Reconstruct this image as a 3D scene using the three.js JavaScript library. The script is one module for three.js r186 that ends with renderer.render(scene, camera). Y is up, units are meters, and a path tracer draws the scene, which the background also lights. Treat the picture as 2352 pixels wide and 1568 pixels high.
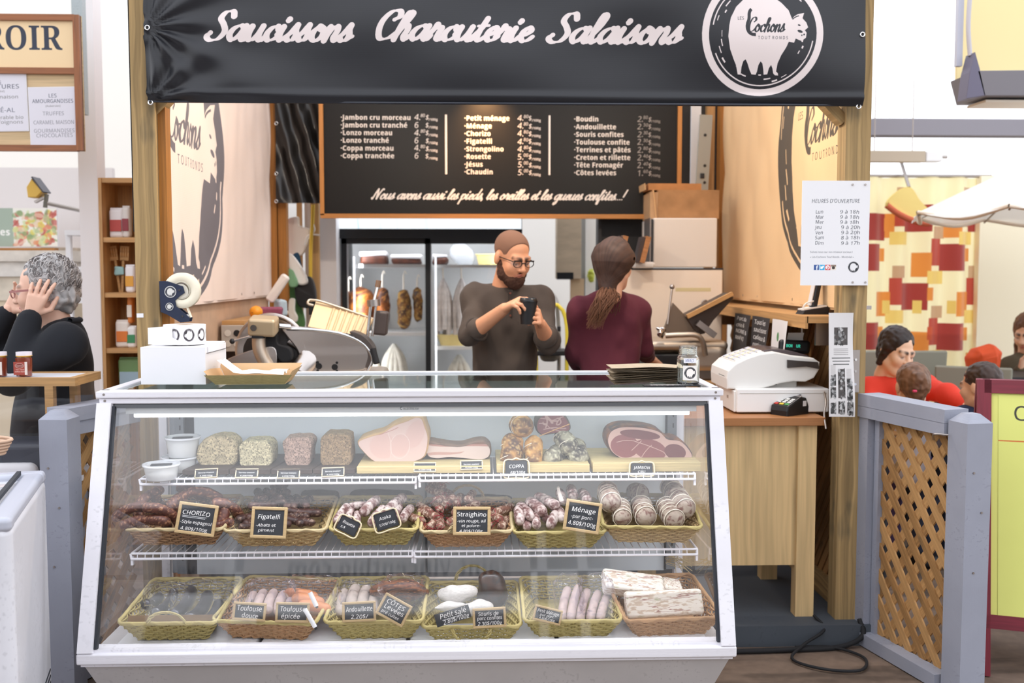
import * as THREE from 'three';
import { mergeGeometries, mergeVertices } from 'three/addons/utils/BufferGeometryUtils.js';
import { RoundedBoxGeometry } from 'three/addons/geometries/RoundedBoxGeometry.js';
import { RectAreaLightUniformsLib } from 'three/addons/lights/RectAreaLightUniformsLib.js';

// ---------- camera, sky, sun, exposure ----------
const scene = new THREE.Scene();
const CAM = new THREE.Vector3(0, 1.49, 0), FPX = 2300, PITCH = 0.068155, YAW = 0.032955;
const camera = new THREE.PerspectiveCamera(2 * Math.atan(784 / FPX) * 180 / Math.PI, 1.5, 0.1, 200);
camera.position.copy(CAM); camera.rotation.order = 'YXZ'; camera.rotation.set(-PITCH, -YAW, 0);
camera.focus = 3.35; camera.userData.fStop = 2.6;
const renderer = new THREE.WebGLRenderer({ antialias: true });
renderer.toneMapping = THREE.LinearToneMapping; renderer.toneMappingExposure = 1.18;
renderer.shadowMap.enabled = true;
RectAreaLightUniformsLib.init();
{ // bright overcast sky, even all round, a little cooler overhead
  const W = 8, H = 32, d = new Float32Array(W * H * 4);
  for (let j = 0; j < H; j++) for (let i = 0; i < W; i++) { const t = j / (H - 1), k = (j * W + i) * 4; d[k] = 1.62 - 0.10 * t; d[k + 1] = 1.62 - 0.04 * t; d[k + 2] = 1.63 + 0.10 * t; d[k + 3] = 1; }
  const sky = new THREE.DataTexture(d, W, H, THREE.RGBAFormat, THREE.FloatType); sky.mapping = THREE.EquirectangularReflectionMapping; sky.magFilter = THREE.LinearFilter; sky.needsUpdate = true;
  scene.background = sky; scene.environment = sky;
}

// ---------- helpers ----------
let seed = 7; const rnd = () => { seed = (seed * 1664525 + 1013904223) >>> 0; return seed / 4294967296; };
const rr = (a, b) => a + (b - a) * rnd(), V = (x, y, z) => new THREE.Vector3(x, y, z);
const cF = V(Math.sin(YAW) * Math.cos(PITCH), -Math.sin(PITCH), -Math.cos(YAW) * Math.cos(PITCH)), cR = V(Math.cos(YAW), 0, Math.sin(YAW)), cU = cR.clone().cross(cF);
// a point of the place seen along the line through picture point (px, py), at distance D behind the camera plane z = 0
function at(px, py, D) { const r = cF.clone().addScaledVector(cR, (px - 1176) / FPX).addScaledVector(cU, -(py - 784) / FPX); return r.multiplyScalar(-D / r.z).add(CAM); }
const X = (px, D, py = 784) => at(px, py, D).x, Y = (py, D, px = 1176) => at(px, py, D).y;
const used = {};
function numbered(n) { if (!(n in used)) { used[n] = 0; return n; } used[n]++; return n + '_' + String(used[n]).padStart(3, '0'); }
function shadows(o) { o.castShadow = true; o.receiveShadow = true; return o; }
function tag(o, label, category, group, kind) { if (label) o.userData.label = label; if (category) o.userData.category = category; if (group) o.userData.group = group; if (kind) o.userData.kind = kind; return o; }
function thing(name, label, category, p = [0, 0, 0], turn = 0, group) { const g = new THREE.Group(); g.name = numbered(name); scene.add(g); if (p.isVector3) g.position.copy(p); else g.position.set(...p); g.rotation.y = turn; return tag(g, label, category, group); }
const isG = (a) => a && a.isBufferGeometry;
function join(gs) { if (isG(gs)) return gs; if (gs.length === 1) return gs[0]; const idx = gs.every(g => g.index), uv = gs.every(g => g.attributes.uv), col = gs.some(g => g.attributes.color);
  return mergeGeometries(gs.map(g => { let h = idx ? g : (g.index ? g.toNonIndexed() : g); if (!uv && h.attributes.uv) { h = h.clone(); h.deleteAttribute('uv'); } if (col && !h.attributes.color) { h = h.clone(); h.setAttribute('color', new THREE.BufferAttribute(new Float32Array(h.attributes.position.count * 3).fill(1), 3)); } return h; })); }
function part(name, gs, m, parent, label) { const o = shadows(new THREE.Mesh(join(gs), m)); o.name = name; if (label) o.userData.label = label; parent.add(o); return o; }
function solo(name, gs, m, label, category, group) { const o = shadows(new THREE.Mesh(join(gs), m)); o.name = numbered(name); scene.add(o); return tag(o, label, category, group); }
function struct(name, gs, m, parent) { const o = shadows(new THREE.Mesh(join(gs), m)); o.name = parent ? name : numbered(name); (parent || scene).add(o); if (!parent) o.userData.kind = 'structure'; return o; }
function place(g, x = 0, y = 0, z = 0, rx = 0, ry = 0, rz = 0) { if (rx || ry || rz) g.applyMatrix4(new THREE.Matrix4().makeRotationFromEuler(new THREE.Euler(rx, ry, rz))); return g.translate(x, y, z); }
// box with uv in metres; centre x, y, z
function bx(w, h, d, x = 0, y = 0, z = 0, rx = 0, ry = 0, rz = 0) { const g = new THREE.BoxGeometry(w, h, d), u = g.attributes.uv, S = [[d, h], [d, h], [w, d], [w, d], [w, h], [w, h]]; const ou = x * .37 + z * .61, ov = y * .43 + x * .29;
  for (let i = 0; i < 24; i++) { const s = S[i >> 2]; u.setXY(i, u.getX(i) * s[0] + ou, u.getY(i) * s[1] + ov); } return place(g, x, y, z, rx, ry, rz); }
function rb(w, h, d, r, x = 0, y = 0, z = 0, rx = 0, ry = 0, rz = 0, n = 2) { return place(new RoundedBoxGeometry(w, h, d, n, Math.min(r, w / 2.01, h / 2.01, d / 2.01)), x, y, z, rx, ry, rz); }
function cyl(r0, r1, h, x = 0, y = 0, z = 0, rx = 0, ry = 0, rz = 0, n = 24) { return place(new THREE.CylinderGeometry(r1, r0, h, n), x, y, z, rx, ry, rz); }
function tube(pts, r, n = 16, rad = 6, closed = false) { return new THREE.TubeGeometry(new THREE.CatmullRomCurve3(pts.map(p => p.isVector3 ? p : V(...p)), closed), n, r, rad, closed); }
function rod(a, b, r, n = 8) { a = a.isVector3 ? a : V(...a); b = b.isVector3 ? b : V(...b); const d = b.clone().sub(a), g = new THREE.CylinderGeometry(r, r, d.length(), n); g.applyQuaternion(new THREE.Quaternion().setFromUnitVectors(V(0, 1, 0), d.normalize())); return g.translate((a.x + b.x) / 2, (a.y + b.y) / 2, (a.z + b.z) / 2); }
function bar(a, b, w, h) { a = a.isVector3 ? a : V(...a); b = b.isVector3 ? b : V(...b); const L = a.distanceTo(b), g = bx(w, h, L), m = new THREE.Matrix4().lookAt(b, a, V(0, 1, 0)); g.applyMatrix4(m); return g.translate((a.x + b.x) / 2, (a.y + b.y) / 2, (a.z + b.z) / 2); }
function lathe(pts, n = 32) { return new THREE.LatheGeometry(pts.map(p => new THREE.Vector2(p[0], p[1])), n); }
function shp(pts) { const s = new THREE.Shape(); pts.forEach((p, i) => i ? s.lineTo(p[0], p[1]) : s.moveTo(p[0], p[1])); s.closePath(); return s; }
function smoothShape(pts, n = 40) { const c = new THREE.CatmullRomCurve3(pts.map(p => V(p[0], p[1], 0)), true, 'centripetal'); return shp(c.getPoints(n).slice(0, -1).map(p => [p.x, p.y])); }
function ext(s, d, bevel = 0, n = 1) { return new THREE.ExtrudeGeometry(s, { depth: d - 2 * bevel, bevelEnabled: bevel > 0, bevelThickness: bevel, bevelSize: bevel, bevelSegments: 2, curveSegments: n * 8 }).translate(0, 0, bevel - d / 2); }
function pl(w, h, x = 0, y = 0, z = 0, rx = 0, ry = 0, rz = 0) { return place(new THREE.PlaneGeometry(w, h), x, y, z, rx, ry, rz); }
function sph(r, x = 0, y = 0, z = 0, sx = 1, sy = 1, sz = 1, n = 20) { return place(new THREE.SphereGeometry(r, n, Math.ceil(n * .7)).scale(sx, sy, sz), x, y, z); }
// swept tube with its own radius at each place, closed ends
function sweep(pts, rad, n = 24, m = 10, uvw = 1) {
  const c = new THREE.CatmullRomCurve3(pts.map(p => p.isVector3 ? p : V(...p))), fr = c.computeFrenetFrames(n), pos = [], uv = [], ix = [], L = c.getLength();
  for (let i = 0; i <= n; i++) { const t = i / n, p = c.getPointAt(t), r = rad(t); for (let j = 0; j <= m; j++) { const a = j / m * Math.PI * 2, R = r.length ? r : [r, r]; const q = p.clone().addScaledVector(fr.normals[i], Math.cos(a) * R[0]).addScaledVector(fr.binormals[i], Math.sin(a) * R[1]); pos.push(q.x, q.y, q.z); uv.push(t * L, j / m * R[0] * 6.28 * uvw); } }
  for (let i = 0; i < n; i++) for (let j = 0; j < m; j++) { const a = i * (m + 1) + j, b = a + m + 1; ix.push(a, a + 1, b, b, a + 1, b + 1); }
  const g = new THREE.BufferGeometry(); g.setAttribute('position', new THREE.Float32BufferAttribute(pos, 3)); g.setAttribute('uv', new THREE.Float32BufferAttribute(uv, 2)); g.setIndex(ix); g.computeVertexNormals();
  const nn = g.attributes.normal; for (let i = 0; i <= n; i++) { const a = i * (m + 1), b = a + m; const v = V(nn.getX(a) + nn.getX(b), nn.getY(a) + nn.getY(b), nn.getZ(a) + nn.getZ(b)).normalize(); nn.setXYZ(a, v.x, v.y, v.z); nn.setXYZ(b, v.x, v.y, v.z); } return g;
}
// sheet over a grid: f(u, v) -> point; uv 0..1 or scaled
function sheet(f, nu, nv, su = 1, sv = 1) { const pos = [], uv = [], ix = []; for (let j = 0; j <= nv; j++) for (let i = 0; i <= nu; i++) { const p = f(i / nu, j / nv); pos.push(p.x, p.y, p.z); uv.push(i / nu * su, j / nv * sv); } for (let j = 0; j < nv; j++) for (let i = 0; i < nu; i++) { const a = j * (nu + 1) + i, b = a + nu + 1; ix.push(a, a + 1, b, b, a + 1, b + 1); }
  const g = new THREE.BufferGeometry(); g.setAttribute('position', new THREE.Float32BufferAttribute(pos, 3)); g.setAttribute('uv', new THREE.Float32BufferAttribute(uv, 2)); g.setIndex(ix); g.computeVertexNormals(); return g; }
function lump(g, amp, fr, sd = 0) { const p = g.attributes.position, n = g.attributes.normal; for (let i = 0; i < p.count; i++) { const x = p.getX(i), y = p.getY(i), z = p.getZ(i), k = amp * (n3(x * fr + sd, y * fr, z * fr) - .5) * 2; p.setXYZ(i, x + n.getX(i) * k, y + n.getY(i) * k, z + n.getZ(i) * k); } g.computeVertexNormals(); return g; }
// ---------- noise ----------
const hash = (x, y, z) => { let h = Math.imul(x, 374761393) ^ Math.imul(y, 668265263) ^ Math.imul(z, 2147483647 ^ 0x5bd1e995); h = Math.imul(h ^ (h >>> 13), 1274126177); return ((h ^ (h >>> 16)) >>> 0) / 4294967296; };
function n3(x, y, z) { const X0 = Math.floor(x), Y0 = Math.floor(y), Z0 = Math.floor(z), f = (t) => t * t * (3 - 2 * t), u = f(x - X0), v = f(y - Y0), w = f(z - Z0), L = (a, b, t) => a + (b - a) * t;
  return L(L(L(hash(X0, Y0, Z0), hash(X0 + 1, Y0, Z0), u), L(hash(X0, Y0 + 1, Z0), hash(X0 + 1, Y0 + 1, Z0), u), v), L(L(hash(X0, Y0, Z0 + 1), hash(X0 + 1, Y0, Z0 + 1), u), L(hash(X0, Y0 + 1, Z0 + 1), hash(X0 + 1, Y0 + 1, Z0 + 1), u), v), w); }
const wrap = (i, n) => ((i % n) + n) % n;
function tn(x, y, px, py, s) { const X0 = Math.floor(x), Y0 = Math.floor(y), f = (t) => t * t * (3 - 2 * t), u = f(x - X0), v = f(y - Y0), h = (i, j) => hash(wrap(i, px), wrap(j, py), s); const a = h(X0, Y0) + (h(X0 + 1, Y0) - h(X0, Y0)) * u, b = h(X0, Y0 + 1) + (h(X0 + 1, Y0 + 1) - h(X0, Y0 + 1)) * u; return a + (b - a) * v; }
function fbm(u, v, fx, fy, o, s) { let r = 0, a = .5, t = 0; for (let i = 0; i < o; i++) { r += a * tn(u * fx, v * fy, fx, fy, s + i); t += a; a *= .5; fx *= 2; fy *= 2; } return r / t; }
function dtex(n, m, f, srgb = true) { const d = new Uint8Array(n * m * 4); for (let j = 0; j < m; j++) for (let i = 0; i < n; i++) { const c = f(i / n, j / m), k = (j * n + i) * 4; for (let q = 0; q < 3; q++) d[k + q] = Math.max(0, Math.min(255, (c.length ? c[q] : c) * 255)); d[k + 3] = 255; }
  const t = new THREE.DataTexture(d, n, m); t.wrapS = t.wrapT = THREE.RepeatWrapping; t.magFilter = THREE.LinearFilter; t.minFilter = THREE.LinearMipmapLinearFilter; t.generateMipmaps = true; if (srgb) t.colorSpace = THREE.SRGBColorSpace; t.needsUpdate = true; return t; }
function rep(t, x, y) { const c = t.clone(); c.repeat.set(x, y); c.needsUpdate = true; return c; }
function canvas(w, h, draw) { const c = document.createElement('canvas'); c.width = w; c.height = h; const x = c.getContext('2d'); draw(x, w, h); const t = new THREE.CanvasTexture(c); t.colorSpace = THREE.SRGBColorSpace; t.anisotropy = 8; return t; }
const mc = {};
function mat(color, rough = .7, o = {}) { const key = JSON.stringify([color, rough, o], (k, v) => v && v.isTexture ? v.uuid : v); if (mc[key]) return mc[key]; const phys = ['clearcoat', 'transmission', 'sheen', 'ior', 'thickness'].some(k => k in o); const P = { color, roughness: rough, ...o }; return mc[key] = phys ? new THREE.MeshPhysicalMaterial(P) : new THREE.MeshStandardMaterial(P); }
const mix = (a, b, t) => a.map((q, i) => q + (b[i] - q) * t), sstep = (a, b, x) => { const t = Math.max(0, Math.min(1, (x - a) / (b - a))); return t * t * (3 - 2 * t); };
// ---------- textures ----------
const T = {};
T.grain = dtex(512, 512, (u, v) => { const w = fbm(u, v, 3, 5, 3, 11); const g = fbm(u + 0, v + w * .06, 2, 48, 4, 3), k = fbm(u, v, 5, 90, 2, 9); return .72 + .2 * g + .1 * k - .12 * sstep(.62, .8, fbm(u, v, 2, 14, 3, 21)); });   // streaks along u
T.oldwood = dtex(512, 512, (u, v) => { const w = fbm(u, v, 3, 5, 3, 51); const g = fbm(u, v + w * .1, 2, 30, 4, 33); const st = sstep(.6, .8, fbm(u, v, 4, 6, 4, 77)); const b = .62 + .36 * g; return [b - .16 * st, b - .14 * st, b - .1 * st]; });
T.mott = dtex(512, 512, (u, v) => .8 + .2 * fbm(u, v, 8, 8, 5, 5));
T.blot = dtex(512, 512, (u, v) => { const a = fbm(u, v, 6, 6, 5, 15), b = fbm(u, v, 40, 40, 3, 19); return .62 + .3 * a + .12 * b; });
T.fleck = dtex(256, 256, (u, v) => fbm(u, v, 24, 24, 3, 8));
T.weave = dtex(256, 256, (u, v) => { const a = Math.sin(u * Math.PI * 2 * 64), b = Math.sin(v * Math.PI * 2 * 64); return .8 + .08 * a * (b > 0 ? 1 : 0) + .08 * b * (a > 0 ? 1 : 0) + .06 * fbm(u, v, 16, 16, 3, 2); });
T.brush = dtex(256, 256, (u, v) => .8 + .2 * fbm(u, v, 4, 120, 2, 4));
T.scuff = dtex(512, 512, (u, v) => { const a = fbm(u, v, 6, 6, 5, 41), s = sstep(.68, .74, fbm(u, v, 110, 70, 2, 43)) * sstep(.5, .62, a); return .93 + .07 * a - .06 * s; });
T.concrete = dtex(512, 512, (u, v) => { const a = fbm(u, v, 5, 5, 6, 61), b = fbm(u, v, 60, 60, 2, 63), c = sstep(.5, .7, fbm(u, v, 3, 12, 4, 66)); return [.62 + .3 * a + .1 * b - .2 * c, .6 + .3 * a + .1 * b - .2 * c, .58 + .3 * a + .1 * b - .2 * c]; });
// ---------- stroke lettering ----------
const SCRIPT = {
  a: [1.08, [[.82, .8], [.6, 1], [.25, .8], [.1, .35], [.3, .02], [.6, .25], [.8, .7], [.88, .98]], [[.88, .98], [.78, .4], [.86, .06], [1, .03], [1.18, .32]]],
  u: [1.02, [[-.05, .4], [.15, .95], [.1, .4], [.2, .05], [.4, .05], [.65, .45], [.78, .98]], [[.78, .98], [.7, .4], [.77, .05], [.92, .02], [1.12, .3]]],
  c: [.78, [[.7, .74], [.6, .98], [.3, .85], [.12, .4], [.3, .02], [.6, .1], [.86, .35]]],
  i: [.52, [[-.05, .4], [.17, .95], [.1, .4], [.2, .03], [.4, .1], [.58, .35]], [[.24, 1.38], [.34, 1.46], [.3, 1.36]]],
  s: [.68, [[-.1, .2], [.15, .5], [.42, 1.08], [.42, .72], [.52, .4], [.42, .08], [.15, .02], [.02, .2]], [[.42, .08], [.74, .32]]],
  o: [.86, [[.38, 1], [.12, .6], [.15, .15], [.4, 0], [.68, .3], [.65, .8], [.4, 1], [.5, .75], [.95, .8]]],
  n: [.88, [[-.05, .6], [.14, .95], [.12, .5], [.05, 0]], [[.08, .3], [.3, .85], [.55, .98], [.62, .7], [.54, .2], [.64, .02], [.9, .3]]],
  h: [.88, [[0, .3], [.45, 1.3], [.55, 1.85], [.38, 1.92], [.2, 1.2], [.05, 0]], [[.08, .3], [.3, .85], [.55, .98], [.62, .7], [.54, .2], [.64, .02], [.9, .3]]],
  r: [.74, [[-.05, .3], [.2, .9], [.25, 1.1], [.35, .9], [.55, .88], [.5, .5], [.5, .1], [.65, .03], [.84, .3]]],
  t: [.62, [[0, .3], [.3, .9], [.42, 1.6]], [[.42, 1.6], [.25, .7], [.25, .15], [.4, .02], [.68, .3]], [[.05, 1.05], [.66, 1.1]]],
  e: [.72, [[.02, .3], [.4, .5], [.6, .8], [.45, 1], [.2, .75], [.15, .3], [.35, .02], [.6, .1], [.82, .35]]],
  l: [.5, [[0, .3], [.4, 1.2], [.5, 1.82], [.36, 1.92], [.18, 1.2], [.12, .3], [.25, .02], [.56, .3]]],
  d: [1.06, [[.82, .8], [.6, 1], [.25, .8], [.1, .35], [.3, .02], [.6, .25], [.85, .9]], [[1.02, 1.9], [.8, .4], [.88, .05], [1, .03], [1.18, .32]]],
  p: [.9, [[0, .5], [.15, .95], [.1, .2], [0, -.8]], [[.1, .6], [.4, 1], [.7, .75], [.6, .2], [.3, .02], [.15, .2]], [[.5, .08], [.95, .3]]],
  g: [1.02, [[.82, .8], [.6, 1], [.25, .8], [.1, .35], [.3, .02], [.6, .25], [.85, .95]], [[.86, .98], [.75, .2], [.65, -.7], [.4, -.9], [.3, -.6], [.7, -.2], [1.12, .3]]],
  v: [.78, [[-.05, .7], [.12, .95], [.2, .4], [.35, .02], [.6, .5], [.62, 1], [.88, .85]]],
  f: [.62, [[0, .3], [.4, 1.3], [.5, 1.82], [.35, 1.88], [.2, 1], [.05, -.7], [.2, -.8], [.3, 0], [.66, .3]]],
  S: [1.2, [[1.15, 1.62], [.98, 1.98], [.6, 1.92], [.45, 1.5], [.75, 1.05], [.95, .6], [.7, .08], [.25, 0], [0, .25], [.15, .5]]],
  C: [1.3, [[.95, 1.35], [1.2, 1.6], [1.1, 1.95], [.72, 1.95], [.36, 1.4], [.3, .7], [.55, .05], [1, .1], [1.38, .5]]],
  N: [1.5, [[-.02, .25], [.12, .02], [.32, 1.2], [.5, 1.9]], [[.5, 1.9], [.75, .9], [.9, .05]], [[.9, .05], [1.1, 1.3], [1.35, 1.92], [1.52, 1.8]]],
  ' ': [.55], ',': [.4, [[.15, .1], [.1, -.2]]], '.': [.4, [[.12, .06], [.18, .1]]], '!': [.5, [[.35, 1.9], [.2, .6]], [[.1, .06], [.15, .1]]],
};
function scriptWidth(s) { let w = 0; for (const ch of s) w += (SCRIPT[ch] || [.6])[0]; return w; }
// draws s between x0 and x1 on baseline y (canvas pixels); xh = height of small letters, wt = pen width as a share of xh
function script(c, s, x0, x1, y, xh, wt, color, slant = .28, tilt = 0) {
  const k = (x1 - x0) / scriptWidth(s); let x = x0; c.fillStyle = color;
  for (const ch of s) { const G = SCRIPT[ch] || [.6]; for (let q = 1; q < G.length; q++) { const cv = new THREE.CatmullRomCurve3(G[q].map(p => V(p[0], p[1], 0)), false, 'centripetal'), N = Math.ceil(G[q].length * 9);
      for (let i = 0; i <= N; i++) { const p = cv.getPoint(i / N), d = cv.getTangent(i / N), th = wt * xh * (.34 + .66 * Math.abs(d.y * .92 - d.x * .25)); const px = x + (p.x + slant * p.y * xh / k) * k, py = y - p.y * xh + (px - x0) * tilt; c.beginPath(); c.ellipse(px, py, th * .62, th * .5, -.5, 0, 6.3); c.fill(); } }
    x += G[0] * k; }
}
// the round pig emblem
const PIG = [[455, 180], [450, 250], [465, 330], [490, 390], [510, 430], [525, 487], [545, 489], [547, 440], [556, 405], [570, 395], [584, 420], [600, 460], [615, 487], [643, 490], [650, 470], [656, 430], [668, 408], [680, 420], [690, 460], [694, 490], [718, 488], [726, 450], [738, 430], [748, 450], [756, 482], [768, 494], [790, 495], [786, 480], [774, 470], [780, 420], [800, 370], [830, 320], [845, 285], [880, 292], [890, 265], [906, 272], [930, 280], [958, 258], [962, 226], [950, 210], [972, 192], [960, 160], [935, 132], [947, 97], [905, 105], [880, 120], [865, 137], [845, 80], [800, 30], [750, -8], [650, -24], [560, 0], [500, 60], [465, 130]];
function emblem(c, x, y, R, lite, dark, o = {}) {
  const k = R / 397, q = (p) => [x + (p[0] - 677) * k * (o.flip ? -1 : 1), y + (p[1] - 228) * k];
  if (o.ring !== false) { c.fillStyle = lite; c.beginPath(); c.arc(x, y, R, 0, 7); c.fill(); }
  c.fillStyle = dark; c.beginPath(); c.arc(x, y, R * .885, 0, 7); c.fill();
  c.strokeStyle = lite; c.lineWidth = R * .022; c.beginPath(); c.arc(x, y, R * .83, .15, 2.75); c.stroke(); c.beginPath(); c.arc(x, y, R * .83, 3.3, 5.6); c.stroke();
  for (let i = 0; i < 26; i++) { const a = i * 2.4 + .3, rr0 = R * (.66 + .14 * hash(i, 3, 5)); c.lineWidth = R * (.01 + .02 * hash(i, 7, 1)); c.beginPath(); c.arc(x, y, rr0, a, a + .05 + .12 * hash(i, 1, 2)); if (Math.cos(a) < -.55 || Math.sin(a) > .75 || Math.cos(a) > .8) c.stroke(); }
  c.fillStyle = lite; c.beginPath(); PIG.forEach((p, i) => { const t = q(p); i ? c.lineTo(...t) : c.moveTo(...t); }); c.closePath(); c.fill();
  c.fillStyle = dark; for (const [a, b, w, h] of [[912, 178, 9, 5], [918, 218, 18, 8], [945, 238, 5, 6], [930, 243, 4, 5]]) { const t = q([a, b]); c.beginPath(); c.ellipse(t[0], t[1], w * k, h * k, .3, 0, 7); c.fill(); }
  c.strokeStyle = dark; c.lineWidth = 6 * k; c.beginPath(); let e = q([868, 140]); c.moveTo(...e); e = q([890, 120]); let e2 = q([912, 116]); c.quadraticCurveTo(...e, ...e2); c.stroke();
  if (o.text !== false) { c.save(); const a = q([570, 228]), b = q([838, 210]); script(c, 'Cochons', q([566, 0])[0], q([812, 0])[0], q([0, 222])[1], 47 * k, .22, dark, .22); 
    c.strokeStyle = dark; c.lineWidth = 20 * k; c.beginPath(); c.moveTo(...q([600, 75])); c.bezierCurveTo(...q([575, 95]), ...q([590, 130]), ...q([580, 150])); c.bezierCurveTo(...q([560, 190]), ...q([575, 245]), ...q([628, 240])); c.stroke();
    c.fillStyle = dark; c.font = `${28 * k}px sans-serif`; c.textAlign = 'left'; c.fillText('LES', q([508, 0])[0], q([0, 146])[1]); c.fillText('T O U T  R O N D S', q([643, 0])[0], q([0, 270])[1], 196 * k); c.restore(); }
}
function txt(c, s, x, y, px, color, o = {}) { c.fillStyle = color; c.font = `${o.bold ? 'bold ' : ''}${px}px ${o.font || 'sans-serif'}`; c.textAlign = o.align || 'left'; c.save(); c.translate(x, y); if (o.rot) c.rotate(o.rot); if (o.skew) c.transform(1, 0, -o.skew, 1, 0, 0); c.fillText(s, 0, 0, o.max); c.restore(); }
// chalk lettering: shaky hand strokes over the sans letters
function chalk(c, s, x, y, px, o = {}) { c.save(); c.translate(x, y); c.rotate(o.rot || 0); c.font = `${px}px sans-serif`; c.textAlign = 'left'; let w = 0; const fit = o.max ? Math.min(1.25, o.max / c.measureText(s).width) : 1; for (const ch of s) { c.save(); c.translate(w * fit, (rnd() - .5) * px * .08); c.rotate((rnd() - .5) * .16); c.transform(fit, 0, -.12, 1, 0, 0); c.fillStyle = o.color || '#e9e6e2'; c.globalAlpha = o.alpha || .95; c.fillText(ch, 0, 0); c.globalAlpha *= .5; c.fillText(ch, .6, .4); c.restore(); w += c.measureText(ch).width; } c.restore(); }
// ---------- shared materials ----------
const M = {
  post: mat('#c7a671', .8, { map: rep(T.oldwood, 1.2, 3), bumpMap: rep(T.grain, 1.2, 3), bumpScale: .0008 }),
  pine: mat('#d9a569', .65, { map: rep(T.grain, 1.5, 2.5) }),
  amber: mat('#b9792f', .6, { map: rep(T.grain, 1.5, 3) }),
  ply: mat('#d8aa70', .6, { map: rep(T.grain, 1, 1.6) }),
  maple: mat('#f2cf96', .5, { map: rep(T.grain, .8, 1.1) }),
  block: mat('#bd7f4b', .45, { map: rep(T.grain, 1.6, 3) }),
  board: mat('#d3bd86', .7, { map: rep(T.grain, 2, 4) }),
  slate: mat('#4a3a33', .6, { map: rep(T.oldwood, 3, 6) }),
  lattice: mat('#c99a62', .8, { map: rep(T.grain, 2, 5) }),
  lattice2: mat('#b58650', .8, { map: rep(T.oldwood, 2, 5) }),
  greypaint: mat('#9b9eab', .6, { map: rep(T.scuff, 1.5, 1.5), bumpMap: rep(T.grain, 2, 2), bumpScale: .0006 }),
  greydark: mat('#4a5058', .75, { map: rep(T.scuff, 1.5, 1.5) }),
  enamel: mat('#efedf2', .35, { map: rep(T.scuff, 1.2, 1.2) }),
  enamel2: mat('#c9c5c4', .4, { map: rep(T.scuff, 1.2, 1.2) }),
  white: mat('#e8e8ea', .6), paper: mat('#ecebee', .85), card: mat('#eeedf0', .8),
  plastic: mat('#e6e4e0', .4), tray: mat('#e6e7ea', .35),
  steel: mat('#c3bcb8', .28, { metalness: 1, bumpMap: rep(T.brush, 3, 3), bumpScale: .0002 }),
  steel2: mat('#a9a19c', .38, { metalness: 1 }), alu: mat('#cdbfae', .45, { metalness: .9, bumpMap: T.fleck, bumpScale: .0003 }),
  chrome: mat('#dcdcdc', .12, { metalness: 1 }), dark: mat('#1b1b1f', .5), black: mat('#111114', .4), rubber: mat('#18181b', .8),
  navy: mat('#1c2740', .45), wire: mat('#eceaf0', .4), gasket: mat('#2c2f36', .7),
  glass: new THREE.MeshPhysicalMaterial({ color: '#ffffff', roughness: 0, transmission: 1, thickness: 0, ior: 1.5 }),
  wicker: mat('#dcbd85', .7, { map: rep(T.blot, 8, 8) }), wicker2: mat('#d0bd78', .7, { map: rep(T.blot, 8, 8) }), wicker3: mat('#cfa173', .7, { map: rep(T.blot, 8, 8) }), rim: mat('#e6cf9e', .65, { map: rep(T.blot, 10, 10) }), rim2: mat('#dcc882', .65, { map: rep(T.blot, 10, 10) }),
  cardb: mat('#c39460', .85, { map: rep(T.mott, 2, 2) }), string: mat('#e6dccb', .9), redstring: mat('#a3283a', .8), skin: new THREE.MeshPhysicalMaterial({ color: '#ffffff', vertexColors: true, roughness: .55, sheen: .2 }),
};
// ---------- ground and shell ----------
struct('floor', bx(26, .1, 34, 0, -.05, -7), mat('#8f7c6e', .8, { map: rep(T.concrete, .7, .7), bumpMap: rep(T.concrete, .7, .7), bumpScale: .002 }));
{ const p = struct('platform', bx(2.95, .085, 2.45, .1, .0425, -5.1), M.greydark); p.userData.label = 'low grey painted wooden platform under the stall'; }
// stall frame
const WL = -1.262, WR = 1.505;
{
  const f = new THREE.Group(); f.name = 'stall_frame'; f.userData.kind = 'structure'; scene.add(f);
  const post = (x, D, w, d, y0, y1, m = M.post) => part('post', rotU(bx(w, y1 - y0, d, x, (y0 + y1) / 2, -D - d / 2)), m, f);
  post(-1.287, 3.94, .089, .089, 0, 3.0); part('stud', rotU(bx(.03, 2.9, .06, -1.228, 1.5, -4.0)), M.amber, f);
  post(1.494, 3.94, .1, .089, .085, 3.0);
  post(-1.245, 6.12, .05, .089, .085, 3.0, M.amber); post(-1.19, 6.14, .05, .07, .085, 3.0, M.amber); post(1.50, 6.12, .06, .089, .085, 3.0, M.amber); post(1.43, 6.2, .05, .05, .085, 3.0, M.pine);
  part('brace', bar(at(352, 262, 3.99), at(420, 190, 3.99), .06, .04), M.post, f); part('brace', bar(at(1935, 280, 3.99), at(1850, 190, 3.99), .06, .04), M.post, f);
  part('beam', bx(2.9, .12, .06, .1, 2.92, -3.99), M.post, f); part('beam', bx(2.9, .12, .06, .1, 2.92, -6.15), M.post, f);
  for (const s of [-1.3, 1.5]) part('beam', bx(.05, .12, 2.2, s, 2.92, -5.1), M.post, f);
  // metal hinge plate and a strike at the right post
  const hp = part('hinge_plate', bx(.034, .17, .004, X(1967, 3.93), Y(855, 3.93), -3.936), M.steel2, f); for (const py of [828, 855, 885]) part('screw', cyl(.005, .005, .004, X(1967, 3.93), Y(py, 3.93), -3.932, Math.PI / 2, 0, 0, 10), M.chrome, hp);
  part('bracket', bx(.02, .015, .02, 1.553, Y(707, 3.95), -3.95), M.steel2, f);
}
function rotU(g) { const u = g.attributes.uv; for (let i = 0; i < u.count; i++) { const a = u.getX(i); u.setXY(i, u.getY(i), a); } return g; }   // grain runs upright
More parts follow.
